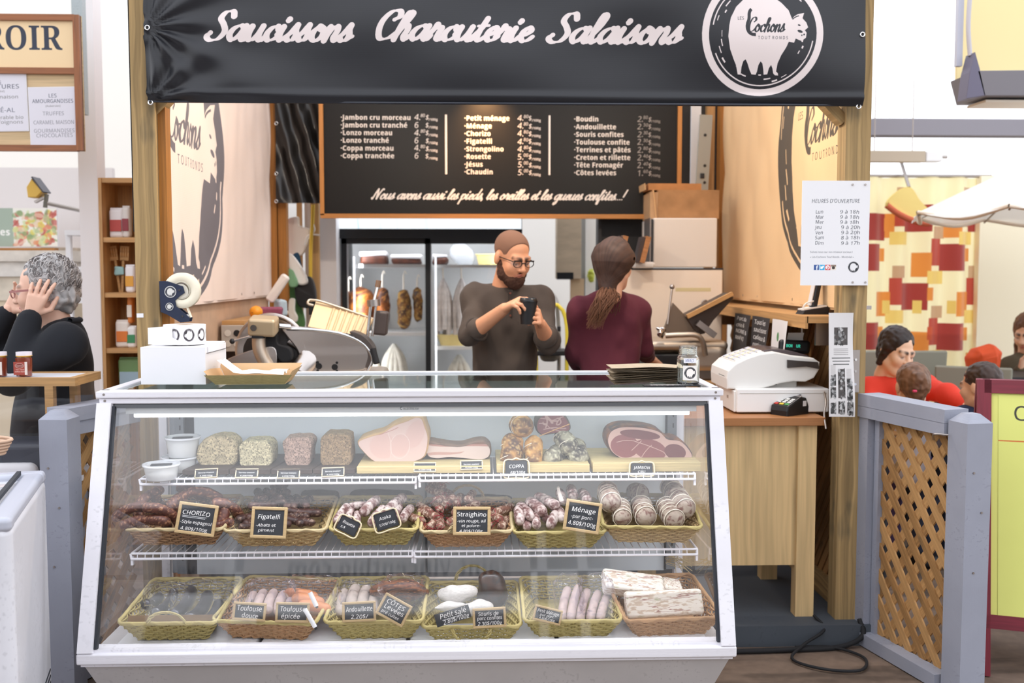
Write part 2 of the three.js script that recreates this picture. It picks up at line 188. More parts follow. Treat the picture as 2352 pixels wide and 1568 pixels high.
// side walls: thin panel outside, printed fabric inside
struct('wall_left', [bx(.02, 2.5, 2.1, WL - .03, 1.33, -5.1)], mat('#d9b597', .75, { map: rep(T.mott, 1, 1) }));
struct('wall_right', [bx(.02, 1.46, 2.1, WR + .035, 1.985, -5.1)], mat('#d6ae80', .75, { map: rep(T.mott, 1, 1) }));
function sideBanner(side, y0, y1, cD, cy, R, base, ink, label) {
  const w = 2.13, h = y1 - y0, D0 = 3.99, tex = canvas(1536, 1024, (c, W, H) => { c.fillStyle = base; c.fillRect(0, 0, W, H); const k = W / w; c.save(); c.scale(1, (H / h) / k); const ex = side < 0 ? (cD - D0) * k : W - (cD - D0) * k; emblem(c, ex, (y1 - cy) * k, R * k, base, ink, { ring: false }); c.restore(); });
  const t = thing('side_banner', label, 'banner', [side < 0 ? WL : WR, 0, 0]);
  const g = sheet((u, v) => { const D = side < 0 ? D0 + u * w : D0 + w - u * w; const wob = .012 * Math.sin(u * 9 + v * 3) * Math.sin(v * 4 + 1) + .008 * Math.sin(u * 23 + v * 7) + .005 * Math.sin(u * 41 - v * 12); return V(side < 0 ? .004 + Math.abs(wob) * .8 : -.004 - Math.abs(wob) * .8, y0 + v * h, -D); }, 60, 30);
  part('fabric', g, mat('#ffffff', .85, { map: tex, bumpMap: rep(T.weave, 4, 3), bumpScale: .0008, side: THREE.DoubleSide }), t);
  const hem = part('hem', bx(.006, .02, w, side < 0 ? .004 : -.004, y0, -D0 - w / 2), mat(base, .85), t); for (let i = 0; i < 7; i++) part('staple', bx(.004, .012, .003, side < 0 ? .009 : -.009, y0 + .02, -D0 - .15 - i * .3), M.steel2, hem);
  return t;
}
sideBanner(-1, 1.36, 2.85, 4.33, 2.03, .775, '#ead6ca', '#6e696e', 'pinkish side banner with large grey pig emblem behind the tape dispenser');
sideBanner(1, 1.345, 2.85, 4.415, 2.06, .68, '#e6c193', '#554b40', 'tan side banner with large pig emblem behind the opening hours sheet');
// black cover on the outside of the left post
solo('outer_cover', rotU(bx(.006, 1.3, .14, -1.336, 2.3, -4.02)), M.rubber, 'narrow black plastic cover along the outer edge of the left stall post', 'cover');
// ---------- front banner ----------
{
  const D = 3.9, x0 = X(343, D, 240), x1 = X(1976, D, 240), y0 = Y(241, D), y1 = Y(-95, D), w = x1 - x0, h = y1 - y0;
  const W = 2048, H = Math.round(W * h / w), q = (px, py) => [(X(px, D, py) - x0) / w * W, (y1 - Y(py, D, px)) / h * H];
  const tex = canvas(W, H, (c) => { c.fillStyle = '#1a1b21'; c.fillRect(0, 0, W, H);
    for (let i = 0; i < H; i += 3) { c.fillStyle = i % 2 ? 'rgba(255,255,255,.018)' : 'rgba(0,0,0,.05)'; c.fillRect(0, i, W, 1); }
    const ink = '#e2d5d2'; for (const [s, a, b, ly] of [['Saucissons', 476, 806, 96], ['Charcuterie', 852, 1214, 95], ['Salaisons', 1256, 1556, 99]]) { const p = q(a, ly), r = q(b, ly + 2), xh = 33 / 336 * H; script(c, s, p[0], r[0], p[1], xh, .4, ink, .42, .002); }
    const e = q(1745, 82); emblem(c, e[0], e[1], 142 / 336 * H, ink, '#1a1b21'); });
  const gro = [[347, 70], [349, 237], [1972, 85], [1967, 247]].map(([a, b]) => [X(a, D, b), Y(b, D, a)]);
  const t = thing('shop_banner', 'large black vinyl banner lettered Saucissons Charcuterie Salaisons across the stall front', 'banner');
  const f = (u, v) => { const x = x0 + u * w, y = y0 + v * h; let z = -D; for (const [gx, gy] of gro.slice(0, 2)) { const dx = x - gx, dy = y - gy, r = Math.hypot(dx, dy), a = Math.atan2(dy, dx); z += .013 * Math.exp(-r / .3) * Math.min(1, r / .04) * Math.sin(a * 12 + r * 4 + gy * 5); }
    z += .012 * Math.sin(u * 7 + v * 2.2) * (1 - v * .3) + .009 * Math.sin((u * 1.2 + v * .55) * 11) + .006 * Math.sin(u * 21 - v * 9) * v + .02 * Math.sin(v * 3.1) ; if (v < .09) z += .008 * Math.sin(v / .09 * Math.PI) + .002 * Math.sin(v * 300); return V(x, y, z + .012); };
  part('vinyl', sheet(f, 240, 60), mat('#ffffff', .42, { map: tex, side: THREE.DoubleSide }), t);
  for (const [gx, gy] of gro) part('grommet', place(new THREE.TorusGeometry(.008, .003, 8, 18), gx, gy, f((gx - x0) / w, (gy - y0) / h).z + .003), M.chrome, t);
  part('hem', tube([V(x0, y0 + .004, -D + .014), V((x0 + x1) / 2, y0 + .002, -D + .018), V(x1, y0 + .004, -D + .014)], .005, 40, 6), mat('#2c2f38', .3), t);
}
// ---------- menu board ----------
{
  const D = 5.95, x0 = X(741, D, 490), x1 = X(1558, D, 490), y0 = Y(495, D), y1 = 2.72, w = x1 - x0, h = y1 - y0, W = 2048, H = Math.round(W * h / w), q = (px, py) => [(X(px, D, py) - x0) / w * W, (y1 - Y(py, D, px)) / h * H], S = W / (1558 - 741);
  const tex = canvas(W, H, (c) => { c.fillStyle = '#161413'; c.fillRect(0, 0, W, H); const ink = '#efe2d6';
    const L = [['Jambon cru morceau', '4', '80'], ['Jambon cru tranché', '6', ''], ['Lonzo morceau', '4', '80'], ['Lonzo tranché', '6', ''], ['Coppa morceau', '4', '80'], ['Coppa tranchée', '6', '']], C = [['Petit ménage', '4', '80'], ['Ménage', '4', '80'], ['Chorizo', '4', '80'], ['Figatelli', '4', '80'], ['Strongolino', '4', '80'], ['Rosette', '5', '00'], ['Jésus', '5', '00'], ['Chaudin', '5', '00']], R = [['Boudin', '2', '80'], ['Andouillette', '2', '30'], ['Souris confites', '2', '30'], ['Toulouse confite', '2', '30'], ['Terrines et pâtés', '2', '80'], ['Creton et rillette', '2', '40'], ['Tête Fromagér', '2', '40'], ['Côtes levées', '1', '60']];
    const col = (A, tx, pxx, y0p, dim) => A.forEach(([s, a, b], i) => { const p = q(tx, y0p + i * 17.6); txt(c, '·' + s, p[0], p[1], 15.5 * S, ink, { bold: true }); const r = q(pxx, y0p + i * 17.8); c.globalAlpha = dim; chalk(c, a + (b ? '.' : ''), r[0], r[1], 18 * S, { color: ink, alpha: dim }); chalk(c, b, r[0] + 14 * S, r[1] - 6 * S, 10 * S, { color: ink, alpha: dim }); chalk(c, '$', r[0] + 25 * S, r[1], 15 * S, { color: ink, alpha: dim }); txt(c, '/100g', r[0] + 33 * S, r[1] + 2 * S, 8 * S, ink, { bold: true }); c.globalAlpha = 1; });
    col(L, 782, 951, 275, .95); col(C, 1066, 1188, 277, .95); col(R, 1318, 1463, 279, .55);
    c.fillStyle = ink; for (const [px, a, b] of [[1022, 263, 400], [1260, 265, 402]]) { const p = q(px, a), r = q(px, b); c.fillRect(p[0], p[1], 4.5 * S, r[1] - p[1]); }
    const p = q(853, 457), r = q(1432, 459); script(c, 'Nous avons aussi les pieds, les oreilles et les gueues confites...!', p[0], r[0], p[1], 12 * S, .3, ink, .5, .002); });
  const t = thing('menu_board', 'wide black menu board with white price list and orange wooden frame', 'menu board', [(x0 + x1) / 2, y0, -D]);
  part('panel', bx(w, h, .02, 0, h / 2, -.012), M.black, t); const fm = mat('#d18b45', .5, { map: rep(T.grain, 2, 3) });
  part('face', pl(w, h, 0, h / 2, .001), mat('#ffffff', .46, { map: tex, ior: 1.35 }), t);
  part('frame_strip', bx(w + .02, .026, .03, 0, -.005, .006), fm, t); part('frame_strip', bx(w + .02, .026, .03, 0, h + .005, .006), fm, t);
  for (const s of [-1, 1]) part('frame_strip', rotU(bx(.024, h, .03, s * (w / 2 + .0), h / 2, .006)), fm, t);
}
{ // picture lamp above the board, hidden by the banner: its warm pool shows on the board
  const t = thing('menu_lamp', 'small warm lamp arm above the middle of the menu board', 'lamp', [X(1115, 5.7), 2.6, -5.72]);
  part('arm', tube([[0, .14, -.2], [0, .2, -.08], [0, .1, 0]], .008, 12), M.steel2, t); part('shade', place(lathe([[.012, .1], [.02, .09], [.045, .03], [.043, .03], [.018, .085]], 20), 0, 0, 0), M.black, t);
  part('bulb', sph(.02, 0, .045, 0), mat('#fff1d8', .4, { emissive: '#ffcf94', emissiveIntensity: 6 }), t);
  const l = new THREE.SpotLight('#ffc182', 3.2, 0, .75, .8, 2); l.position.set(0, .02, 0); l.castShadow = true; l.target.position.set(0, -.35, -.24); t.add(l, l.target);
}
{ // bulbs on a cable under the front beam light the stall from above
  for (const [x, z, i, l] of [[-.45, -4.35, 2.6, 'warm bulb hanging behind the banner, left one'], [.85, -4.35, 2.1, 'warm bulb hanging behind the banner, right one']]) { const t = thing('hanging_bulb', l, 'lamp', [x, 2.5, z]); part('cable', rod([0, .06, 0], [0, .4, 0], .004), M.dark, t); part('socket', cyl(.02, .016, .05, 0, .05, 0), M.dark, t); part('bulb', sph(.035, 0, 0, 0), mat('#fff1d8', .4, { emissive: '#ffd9a6', emissiveIntensity: 8 }), t); const L = new THREE.PointLight('#ffecd6', i, 0, 2); L.position.set(0, -.04, 0); L.castShadow = true; L.shadow.radius = 2; t.add(L); }
}
// black tarpaulin left of the board
{ const D = 6.08, a = at(632, 240, D), b = at(738, 467, D); const t = thing('black_tarp', 'crumpled shiny black tarpaulin hanging left of the menu board', 'tarpaulin', [a.x, b.y, -D]);
  const w = b.x - a.x + .02, h = 2.75 - b.y; part('sheet', sheet((u, v) => V(u * w, v * h, .02 * Math.sin((u * 2 + v * 1.5) * 7) + .018 * n3(u * 7, v * 9, 2) + .02 * Math.sin(v * 26 + u * 3) * Math.exp(-v * 14)), 40, 60), mat('#1a1715', .3, { side: THREE.DoubleSide }), t);
  for (const py of [285, 400, 463]) { const p = at(637, py, D); part('grommet', place(new THREE.TorusGeometry(.009, .003, 8, 16), p.x - a.x, p.y - b.y, .03), M.chrome, t); } }
solo('black_sheet', bx(X(1650, 6.25) - X(1556, 6.25), 1.2, .006, X(1603, 6.25), 2.4, -6.25), mat('#231f1d', .5), 'flat black sheet hanging right of the menu board', 'sheet');
solo('white_plank', rotU(bx(.06, .62, .02, X(1592, 6.12), Y(350, 6.12), -6.12)), M.white, 'narrow white plank leaning right of the menu board', 'plank');
{ const t = thing('slotted_rail', 'grey slotted metal rail standing right of the menu board', 'rail', [X(1615, 5.95), Y(440, 5.95), -6.0]); part('rail', bx(.075, .46, .02, 0, .23, 0, 0, 0, -.05), mat('#9c9a92', .5, { metalness: .5 }), t); for (const y of [.06, .16, .34]) part('hole', cyl(.009, .009, .004, .005, y, .011, Math.PI / 2, 0, 0, 12), M.black, t); part('padlock', rb(.025, .03, .012, .004, -.01, .1, .016), M.dark, t); }
// back wall of the bay
struct('wall_inner', bx(.75, 3, .06, X(1430, 7.6), 1.5, -7.66), mat('#f2efe9', .8));
struct('wall_back', bx(5.2, 3.2, .08, .1, 1.6, -8.9), mat('#f4f1ec', .8));
{ const t = struct('pillar', bx(.2, 3, .2, X(738, 6.5), 1.5, -6.62), mat('#e8e5e6', .75)); t.userData.label = 'pale square pillar left of the fridge'; }
// ---------- lattice and fences ----------
// o: lower corner, u: unit vector along, w x h metres; strips clipped to the rectangle
function lattice(parent, o, u, w, h, step, sw, th, n, mats) {
  for (const dir of [1, -1]) for (let c = -h; c < w + h; c += step) {
    let a = [c, 0], b = [c + h * .8 * dir, h]; const sl = .8 * dir;   // x = c + sl * y
    const clip = (p) => { if (p[0] < 0) return [0, (0 - c) / sl]; if (p[0] > w) return [w, (w - c) / sl]; return p; };
    a = clip(a); b = clip(b); if (a[1] < 0 || b[1] > h + 1e-6 || b[1] - a[1] < .04) continue;
    const off = dir > 0 ? -th : 0, W3 = (p) => V(o[0], o[1], o[2]).addScaledVector(u, p[0]).addScaledVector(V(0, 1, 0), p[1]).addScaledVector(n, off);
    const A = W3(a), B = W3(b), L = A.distanceTo(B), g = bx(L, sw, th * .9), ex = B.clone().sub(A).normalize(), ey = n.clone().cross(ex);
    g.applyMatrix4(new THREE.Matrix4().makeBasis(ex, ey, n)); g.translate((A.x + B.x) / 2, (A.y + B.y) / 2, (A.z + B.z) / 2); part('strip', g, mats[Math.floor(rnd() * mats.length)], parent);
  }
}
function gatePost(name, x, z, top, turn, label, m) { const t = thing(name, label, 'post', [x, 0, z], turn); const w = .1; part('shaft', rotU(rb2(w, top - .03, w)), m, t); const c = new THREE.CylinderGeometry(.03, w * .7071, .03, 4).rotateY(Math.PI / 4).translate(0, top - .015, 0); part('cap', c, m, t);
  for (const [dx, py] of [[-.02, .2], [.015, .34], [-.01, .55]]) part('nail', cyl(.004, .004, .006, dx, top - py, w / 2, Math.PI / 2, 0, 0, 8), M.steel2, t); return t; }
function rb2(w, h, d) { return place(bx(w, h, d), 0, h / 2, 0); }
{ // right side: fence from the stall post out to the front post
  const A = V(1.56, 0, -3.97), B = V(1.695, 0, -3.42), u = B.clone().sub(A), L = u.length(); u.normalize(); const n = V(-u.z, 0, u.x).multiplyScalar(-1); if (n.x > 0) n.negate();
  const t = thing('lattice_fence', 'right wooden lattice fence with grey painted top rail', 'fence');
  part('end_post', rotU(bx(.045, .98, .06, 1.553, .49, -3.915, 0, .2)), M.greypaint, t); part('end_post', rotU(bx(.03, .98, .03, 1.583, .49, -3.87, 0, .2)), M.greypaint, t);
  const top = .985, r = (h, w, y, o) => { const a = A.clone().addScaledVector(u, .02).addScaledVector(n, o), b = B.clone().addScaledVector(u, -.04).addScaledVector(n, o); a.y = b.y = y; return bar(a, b, w, h); };
  part('top_rail', r(.05, .1, top, 0), M.greypaint, t); part('under_rail', r(.045, .03, top - .045, .035), M.greypaint, t); part('bottom_rail', r(.05, .06, .03, .03), M.greypaint, t);
  lattice(t, [A.x + u.x * .04, .05, A.z + u.z * .04], u, L - .08, .89, .083, .034, .008, n, [M.lattice, M.lattice, M.lattice2]);
  const hk = part('hook', tube([V(B.x - .08, .9, B.z - .06), V(B.x - .095, .925, B.z - .02), V(B.x - .055, .925, B.z + .0)], .004, 10), M.steel2, t);
  gatePost('fence_post', B.x + .012, B.z + .02, 1.005, .2, 'grey painted fence post in front of the red sandwich board', M.greypaint);
}
{ // left side
  const A = V(-1.36, 0, -3.98), B = V(-1.502, 0, -3.6), u = B.clone().sub(A), L = u.length(); u.normalize(); const n = V(u.z, 0, -u.x); if (n.x < 0) n.negate();
  const t = thing('lattice_fence', 'left wooden lattice fence beside the glass display case', 'fence');
  const top = .985, r = (h, w, y, o) => { const a = A.clone().addScaledVector(n, o), b = B.clone().addScaledVector(n, o); a.y = b.y = y; return bar(a, b, w, h); };
  part('top_rail', r(.05, .1, top, 0), M.greypaint, t); part('under_rail', r(.05, .03, top - .05, .03), M.greypaint, t); part('bottom_rail', r(.05, .06, .03, .02), M.greypaint, t);
  lattice(t, [A.x + u.x * .03, .05, A.z + u.z * .03], u, L - .06, .88, .083, .034, .008, n, [M.lattice, M.lattice2]);
  gatePost('fence_post', X(128, 3.55), -3.56, 1.01, -.06, 'grey painted fence post left of the display case, nearest the chest freezer', M.greypaint);
}
{ // lattice under the right shelf inside the stall
  const t = thing('wall_lattice', 'dark weathered lattice panel under the shelf on the right stall wall', 'lattice', [0, 0, 0]);
  part('backing', bx(.01, 1.2, 1.9, WR + .03, .7, -4.98), M.ply, t);
  lattice(t, [WR, .1, -4.02], V(0, 0, -1), 1.9, 1.2, .062, .036, .008, V(-1, 0, 0), [M.lattice2, M.lattice]);
  part('base_board', bx(.02, .1, 1.9, WR - .012, .14, -4.98), M.post, t);
}
{ const t = thing('wall_shelf', 'long narrow wooden shelf along the right stall wall under the tan banner', 'shelf', [WR - .085, 1.3, 0]); part('plank', bx(.16, .028, 1.95, 0, 0, -5.02), M.pine, t); part('edge_strip', bx(.012, .05, 1.95, -.082, -.012, -5.02), M.pine, t); for (const D of [4.12, 5.8]) part('bracket', bx(.1, .1, .02, .03, -.06, -D), M.steel2, t); }
// ---------- refrigerated display case ----------
const CX0 = -1.23, CX1 = .80, CXC = (CX0 + CX1) / 2, CW = CX1 - CX0;
const frontGlass = new THREE.MeshPhysicalMaterial({ color: '#ffffff', roughness: 0, transmission: 1, thickness: 0, ior: 1.58 });
const gl = (y) => -(3.03 + (y - .33) / (1.07 - .33) * .215);   // z of the sloping glass at height y
{
  const t = thing('display_case', 'long white refrigerated glass display case in the middle of the stall front', 'display case', [CXC, 0, 0]);
  // tapered lower body
  const P8 = (w, z0, z1, y) => [[-w, y, z0], [w, y, z0], [w, y, z1], [-w, y, z1]], a = P8(CW / 2 - .012, -3.035, -3.87, .3), b = P8(CW / 2 - .1, -3.14, -3.8, .06), v = [...a, ...b], q = [[0, 1, 5, 4].reverse(), [1, 2, 6, 5].reverse(), [2, 3, 7, 6].reverse(), [3, 0, 4, 7].reverse(), [0, 1, 2, 3], [7, 6, 5, 4]], pos = [], uv = [];
  for (const f of q) for (const i of [f[0], f[1], f[2], f[0], f[2], f[3]]) { pos.push(...v[i]); uv.push(v[i][0], v[i][1] + v[i][2]); }
  const g = new THREE.BufferGeometry(); g.setAttribute('position', new THREE.Float32BufferAttribute(pos, 3)); g.setAttribute('uv', new THREE.Float32BufferAttribute(uv, 2)); g.computeVertexNormals();
  const body = part('lower_body', g, M.enamel2, t); for (const [x, y] of [[.965, .28], [.93, .13], [-.965, .28]]) part('rivet', cyl(.005, .005, .004, x, y, -3.04 - (.3 - y) * .43, Math.PI / 2, 0, 0, 10), M.steel2, body);
  part('plinth', bx(CW - .3, .06, .6, 0, .03, -3.5), M.dark, t);
  part('lip', [rb(CW, .034, .07, .006, 0, .314, -3.053), bx(CW - .02, .012, .03, 0, .294, -3.045)], M.enamel, t);
  part('sill', bx(CW - .09, .012, .05, 0, .333, -3.06), M.enamel, t);
  for (const s of [-1, 1]) { // sloping end frames with a dark gasket
    const ang = Math.atan2(.215, .74), L = Math.hypot(.215, .74); part('end_frame', rotU(bx(.046, L, .03, s * (CW / 2 - .026), .7, -3.14, -ang)), M.enamel, t); part('gasket', bx(.008, L - .02, .02, s * (CW / 2 - .054), .7, -3.145, -ang), M.gasket, t);
    const fl = [[-3.05, .33], [-3.26, 1.07], [-3.86, 1.07], [-3.86, .33]], sg = new THREE.ShapeGeometry(shp(fl)); sg.rotateY(-Math.PI / 2); sg.translate(s * (CW / 2 - .02), 0, 0); sg.scale(1, 1, 1); const ps = sg.attributes.position; part('side_glass', sheet((u, w) => { const y = .33 + w * .74, z0 = gl(y) - .02; return V(s * (CW / 2 - .018), y, z0 + u * (-3.86 - z0)); }, 1, 1), M.glass, t);
    part('rear_post', rotU(bx(.03, .8, .04, s * (CW / 2 - .02), .7, -3.86)), M.enamel, t);
  }
  const rail = part('front_top_rail', [rb(CW, .022, .06, .004, 0, 1.1, -3.265), rb(CW - .016, .018, .05, .003, 0, 1.079, -3.268)], M.enamel, t);
  for (const s of [-1, 1]) for (const y of [1.101, 1.08]) part('screw', cyl(.004, .004, .004, s * (CW / 2 - .026), y, -3.236 - (y < 1.09 ? .007 : 0), Math.PI / 2, 0, 0, 10), M.steel2, rail);
  for (const s of [-1, 1]) part('side_top_rail', rb(.032, .02, .6, .004, s * (CW / 2 - .016), 1.101, -3.57), M.enamel, t);
  part('back_top_rail', rb(CW, .02, .02, .004, 0, 1.101, -3.875), M.enamel, t);
  part('top_glass', bx(CW - .06, .006, .58, 0, 1.1, -3.58), new THREE.MeshPhysicalMaterial({ color: '#e4efec', roughness: .02, transmission: 1, thickness: .006, ior: 1.52, attenuationColor: new THREE.Color('#bcd9d2'), attenuationDistance: .05 }), t);
  for (const o of [0, .014]) part('front_glass', sheet((u, w) => { const y = .333 + w * .735; return V((u - .5) * (CW - .1), y, gl(y) - .006 - o - o * .12 * w); }, 1, 1), frontGlass, t);
  part('head_trim', bx(CW - .1, .014, .02, 0, 1.062, -3.262), M.gasket, t);
  // lamp housing and tube
  const hs = part('lamp_housing', [bx(CW - .16, .03, .1, 0, 1.05, -3.33), bx(CW - .16, .022, .006, 0, 1.044, -3.279)], mat('#cfd3d4', .5), t);
  part('maker_plate', pl(.075, .014, at(944, 944, 3.28).x - CXC, 1.047, -3.2755), mat('#ffffff', .5, { map: canvas(256, 48, (c) => { c.fillStyle = '#cfd3d4'; c.fillRect(0, 0, 256, 48); txt(c, 'C', 4, 40, 46, '#22262e', { bold: true }); txt(c, 'OLDSTREAM', 40, 39, 30, '#22262e', { bold: true, max: 208 }); }) }), hs);
  part('lamp_tube', cyl(.008, .008, CW - .2, 0, 1.026, -3.3, 0, 0, Math.PI / 2, 12), mat('#ffffff', .4, { emissive: '#f4f7ff', emissiveIntensity: 3 }), t);
  const L = new THREE.RectAreaLight('#f3f6ff', 34, CW - .2, .03); L.position.set(0, 1.012, -3.32); L.rotation.x = -Math.PI / 2; t.add(L);
  // rear: uprights with slots, sliding panels
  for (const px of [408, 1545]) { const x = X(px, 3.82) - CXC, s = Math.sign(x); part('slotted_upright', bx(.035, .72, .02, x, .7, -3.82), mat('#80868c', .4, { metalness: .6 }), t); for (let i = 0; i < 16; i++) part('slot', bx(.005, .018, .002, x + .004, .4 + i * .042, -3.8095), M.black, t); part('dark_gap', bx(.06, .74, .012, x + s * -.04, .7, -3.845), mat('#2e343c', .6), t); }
  { const xa = X(440, 3.84) - CXC, xb = X(977, 3.84) - CXC, xc = X(1530, 3.84) - CXC; part('sliding_panel', bx(xb - xa - .008, .74, .01, (xa + xb) / 2, .7, -3.84), mat('#dde3e8', .4), t); part('sliding_panel', bx(xc - xb - .004, .74, .01, (xb + xc) / 2, .7, -3.835), mat('#dde3e8', .4), t); part('panel_edge', bx(.008, .74, .012, xb, .7, -3.832), mat('#5a626b', .5), t);
    for (const s of [-1, 1]) part('corner_panel', bx(.13, .74, .01, s * (CW / 2 - .105), .7, -3.862), mat('#9ba2a8', .25, { metalness: .6 }), t); }
  // deck trays
  const xs = [240, 581, 932, 1284, 1640].map(p => X(p, 3.07, 1490) - CXC); part('deck', bx(CW - .1, .01, .78, 0, .29, -3.46), mat('#2a2d31', .7), t);
  for (let i = 0; i < 4; i++) part('deck_tray', rb(xs[i + 1] - xs[i] - .012, .02, .72, .009, (xs[i] + xs[i + 1]) / 2, .306, -3.44), M.tray, t);
  // wire shelves
  const shelf = (x0, x1, y, D0, D1, nm) => { const s = part('shelf_front_rail', [rod([x0, y, -D0], [x1, y, -D0], .0042), rod([x0, y - .018, -D0 + .004], [x1, y - .018, -D0 + .004], .0048), rod([x0, y - .018, -D0 + .004], [x0 - .004, y, -D0], .004), rod([x1, y, -D0], [x1, y - .018, -D0 + .004], .004)], M.wire, t);
    part('shelf_side_wire', rod([x0, y, -D0], [x0, y, -D1], .004), M.wire, t); part('shelf_side_wire', rod([x1, y, -D0], [x1, y, -D1], .004), M.wire, t); part('shelf_back_wire', rod([x0, y, -D1], [x1, y, -D1], .004), M.wire, t);
    const w = []; for (let x = x0 + .02; x < x1 - .01; x += .0265) { w.push(rod([x, y + .002, -D0 + .001], [x, y + .002, -D1], .0017, 5), rod([x, y + .002, -D0 + .001], [x, y - .018, -D0 + .006], .0017, 5)); } const g2 = part('shelf_wires', w, M.wire, s); g2.userData.kind = 'stuff'; for (const x of [x0, x1]) part('shelf_clip', bx(.008, .03, .012, x, y - .026, -D0 - .005), M.wire, s); };
  const sx = (p, D) => X(p, D, 1100) - CXC;
  shelf(sx(323, 3.5), sx(955, 3.5), .772, 3.5, 3.82); shelf(sx(964, 3.48), sx(1596, 3.48), .782, 3.48, 3.82); shelf(sx(298, 3.42), sx(946, 3.42), .53, 3.42, 3.82); shelf(sx(952, 3.42), sx(1603, 3.42), .528, 3.42, 3.82);
}
// ---------- chalk signs ----------
const woodTag = mat('#d3b482', .7, { map: rep(T.grain, 6, 6) }), creamTag = mat('#dccaa6', .7);
function chalkSign(o) { // o: px, py centre, D, w, h (m), rz, rx, ry, lines [[text, x, y, size, maxw]], frame, label
  const p = at(o.px, o.py, o.D), t = thing('price_sign', o.label, 'sign', p); t.rotation.set(o.rx ?? -.25, o.ry || 0, o.rz || 0); const W = 320, H = Math.round(W * o.h / o.w);
  const tex = canvas(W, H, (c) => { c.fillStyle = '#24272c'; c.fillRect(0, 0, W, H); for (let i = 0; i < 60; i++) { c.fillStyle = `rgba(200,200,205,${rnd() * .05})`; c.fillRect(rnd() * W, rnd() * H, rnd() * 60, rnd() * 5); } for (const l of o.lines) { if (l[0] === '_') { c.fillStyle = '#ddd'; c.fillRect(l[1], l[2], l[3], 4); } else chalk(c, l[0], l[1], l[2] / 100 * H, l[3], { max: l[4], rot: l[5] || 0 }); } });
  const f = o.frame ?? .011; part('slate', bx(o.w, o.h, .004), M.dark, t); part('face', pl(o.w - f * .6, o.h - f * .6, 0, 0, .0028), mat('#ffffff', .7, { map: tex }), t);
  if (o.fancy) { const w = o.w / 2 + .003, h = o.h / 2 + .003, n = [], R = [[-w, -h], [-w - .003, 0], [-w, h * .8], [-w + .01, h], [-.012, h], [0, h + .005], [.012, h], [w - .01, h], [w, h * .8], [w + .003, 0], [w, -h], [0, -h - .003]]; part('frame', tube(R.map(q => [q[0], q[1], .003]), .0028, 60, 6, true), creamTag, t); }
  else if (f) { const fm = o.cream ? creamTag : woodTag; for (const s of [-1, 1]) { part('frame_strip', rb(o.w + .006, f, o.thin ? .006 : .01, .003, 0, s * (o.h / 2 - f / 2 + .003), .001), fm, t); part('frame_strip', rb(f, o.h - f, o.thin ? .006 : .01, .003, s * (o.w / 2 - f / 2 + .003), 0, .001), fm, t); } }
  return t; }
// ---------- wicker baskets ----------
const baskets = {};
function basket(key, pxl, pxr, pyRim, D, dep, h, tilt, ry, m, rm, label, handle) {
  const a = at(pxl, pyRim, D), b = at(pxr, pyRim, D), w = b.x - a.x, t = thing('wicker_basket', label, 'basket', [(a.x + b.x) / 2, 0, 0], 0, undefined); t.rotation.set(tilt, ry || 0, 0);
  t.position.set((a.x + b.x) / 2, a.y - h, -D - dep / 2); { const c = Math.cos(tilt), s = Math.sin(tilt); t.position.y = a.y - (h * c - dep / 2 * s); t.position.z = -D - (h * s + dep / 2 * c); }
  const rows = 8, K = 13, loop = (k, off) => { const f = .72 + .28 * k, fw = w / 2 * f, fd = dep / 2 * (.78 + .22 * k), pts = [], cr = .025; const per = [[-fw, fd], [fw, fd], [fw, -fd], [-fw, -fd]]; for (let s = 0; s < 4; s++) { const p = per[s], q = per[(s + 1) % 4], n = s % 2 ? K - 3 : K; for (let i = 0; i < n; i++) { const u = (i + .5) / n, o = off * (i % 2 ? 1 : -1), nx = [0, 1, 0, -1][s], nz = [1, 0, -1, 0][s]; pts.push(V(p[0] + (q[0] - p[0]) * u + nx * o, k * h, p[1] + (q[1] - p[1]) * u + nz * o)); } } return pts; };
  const g = []; for (let i = 0; i < rows; i++) g.push(tube(loop((i + .3) / rows, i % 2 ? .0055 : -.0055), h / rows * .42, 84, 5, true)); const weave = part('weave', g, m, t); weave.userData.kind = 'stuff';
  const st = [], l0 = loop(0, 0), l1 = loop(1, 0); l0.forEach((p, i) => st.push(rod(p, l1[i], .0025, 5))); const sk = part('stakes', st, m, t); sk.userData.kind = 'stuff';
  part('bottom', bx(w * .7, .006, dep * .76, 0, .003, 0), m, t);
  const rim = loop(1.02, 0); part('rim', [tube(rim, .0062, 90, 7, true), tube(rim.map((p, i) => p.clone().add(V(0, .004 * Math.sin(i * 2), .002))), .005, 90, 6, true)], rm, t);
  if (handle) for (const [z, dy] of handle) { const s = Math.sign(z), hg = []; for (let k = 0; k < 3; k++) { const P = []; for (let i = 0; i <= 16; i++) { const u = i / 16, A = u * Math.PI, tw = u * 18 + k * 2.1; P.push(V(-Math.cos(A) * w * .19 + .004 * Math.sin(tw), h + (dy > 0 ? 1 : -1) * Math.sin(A) * Math.abs(dy) + .004 * Math.cos(tw), s * (dep / 2 + .006) + (dy < 0 ? .008 : 0) + .004 * Math.sin(tw + 1))); } hg.push(tube(P, .0026, 40, 5)); } part('handle', hg, rm, t); }
  t.updateMatrixWorld(true); baskets[key] = { t, w, dep, h, w2: (x, y, z) => V(x, y, z).applyMatrix4(t.matrixWorld) }; return t;
}
const SB = [['chorizo', 285, 512, 1217, M.wicker3], ['figatelli', 513, 747, 1220, M.wicker], ['rosette', 758, 957, 1218, M.wicker2], ['straighino', 966, 1176, 1222, M.wicker3], ['menage', 1180, 1391, 1224, M.wicker2], ['salami', 1393, 1616, 1212, M.wicker]];
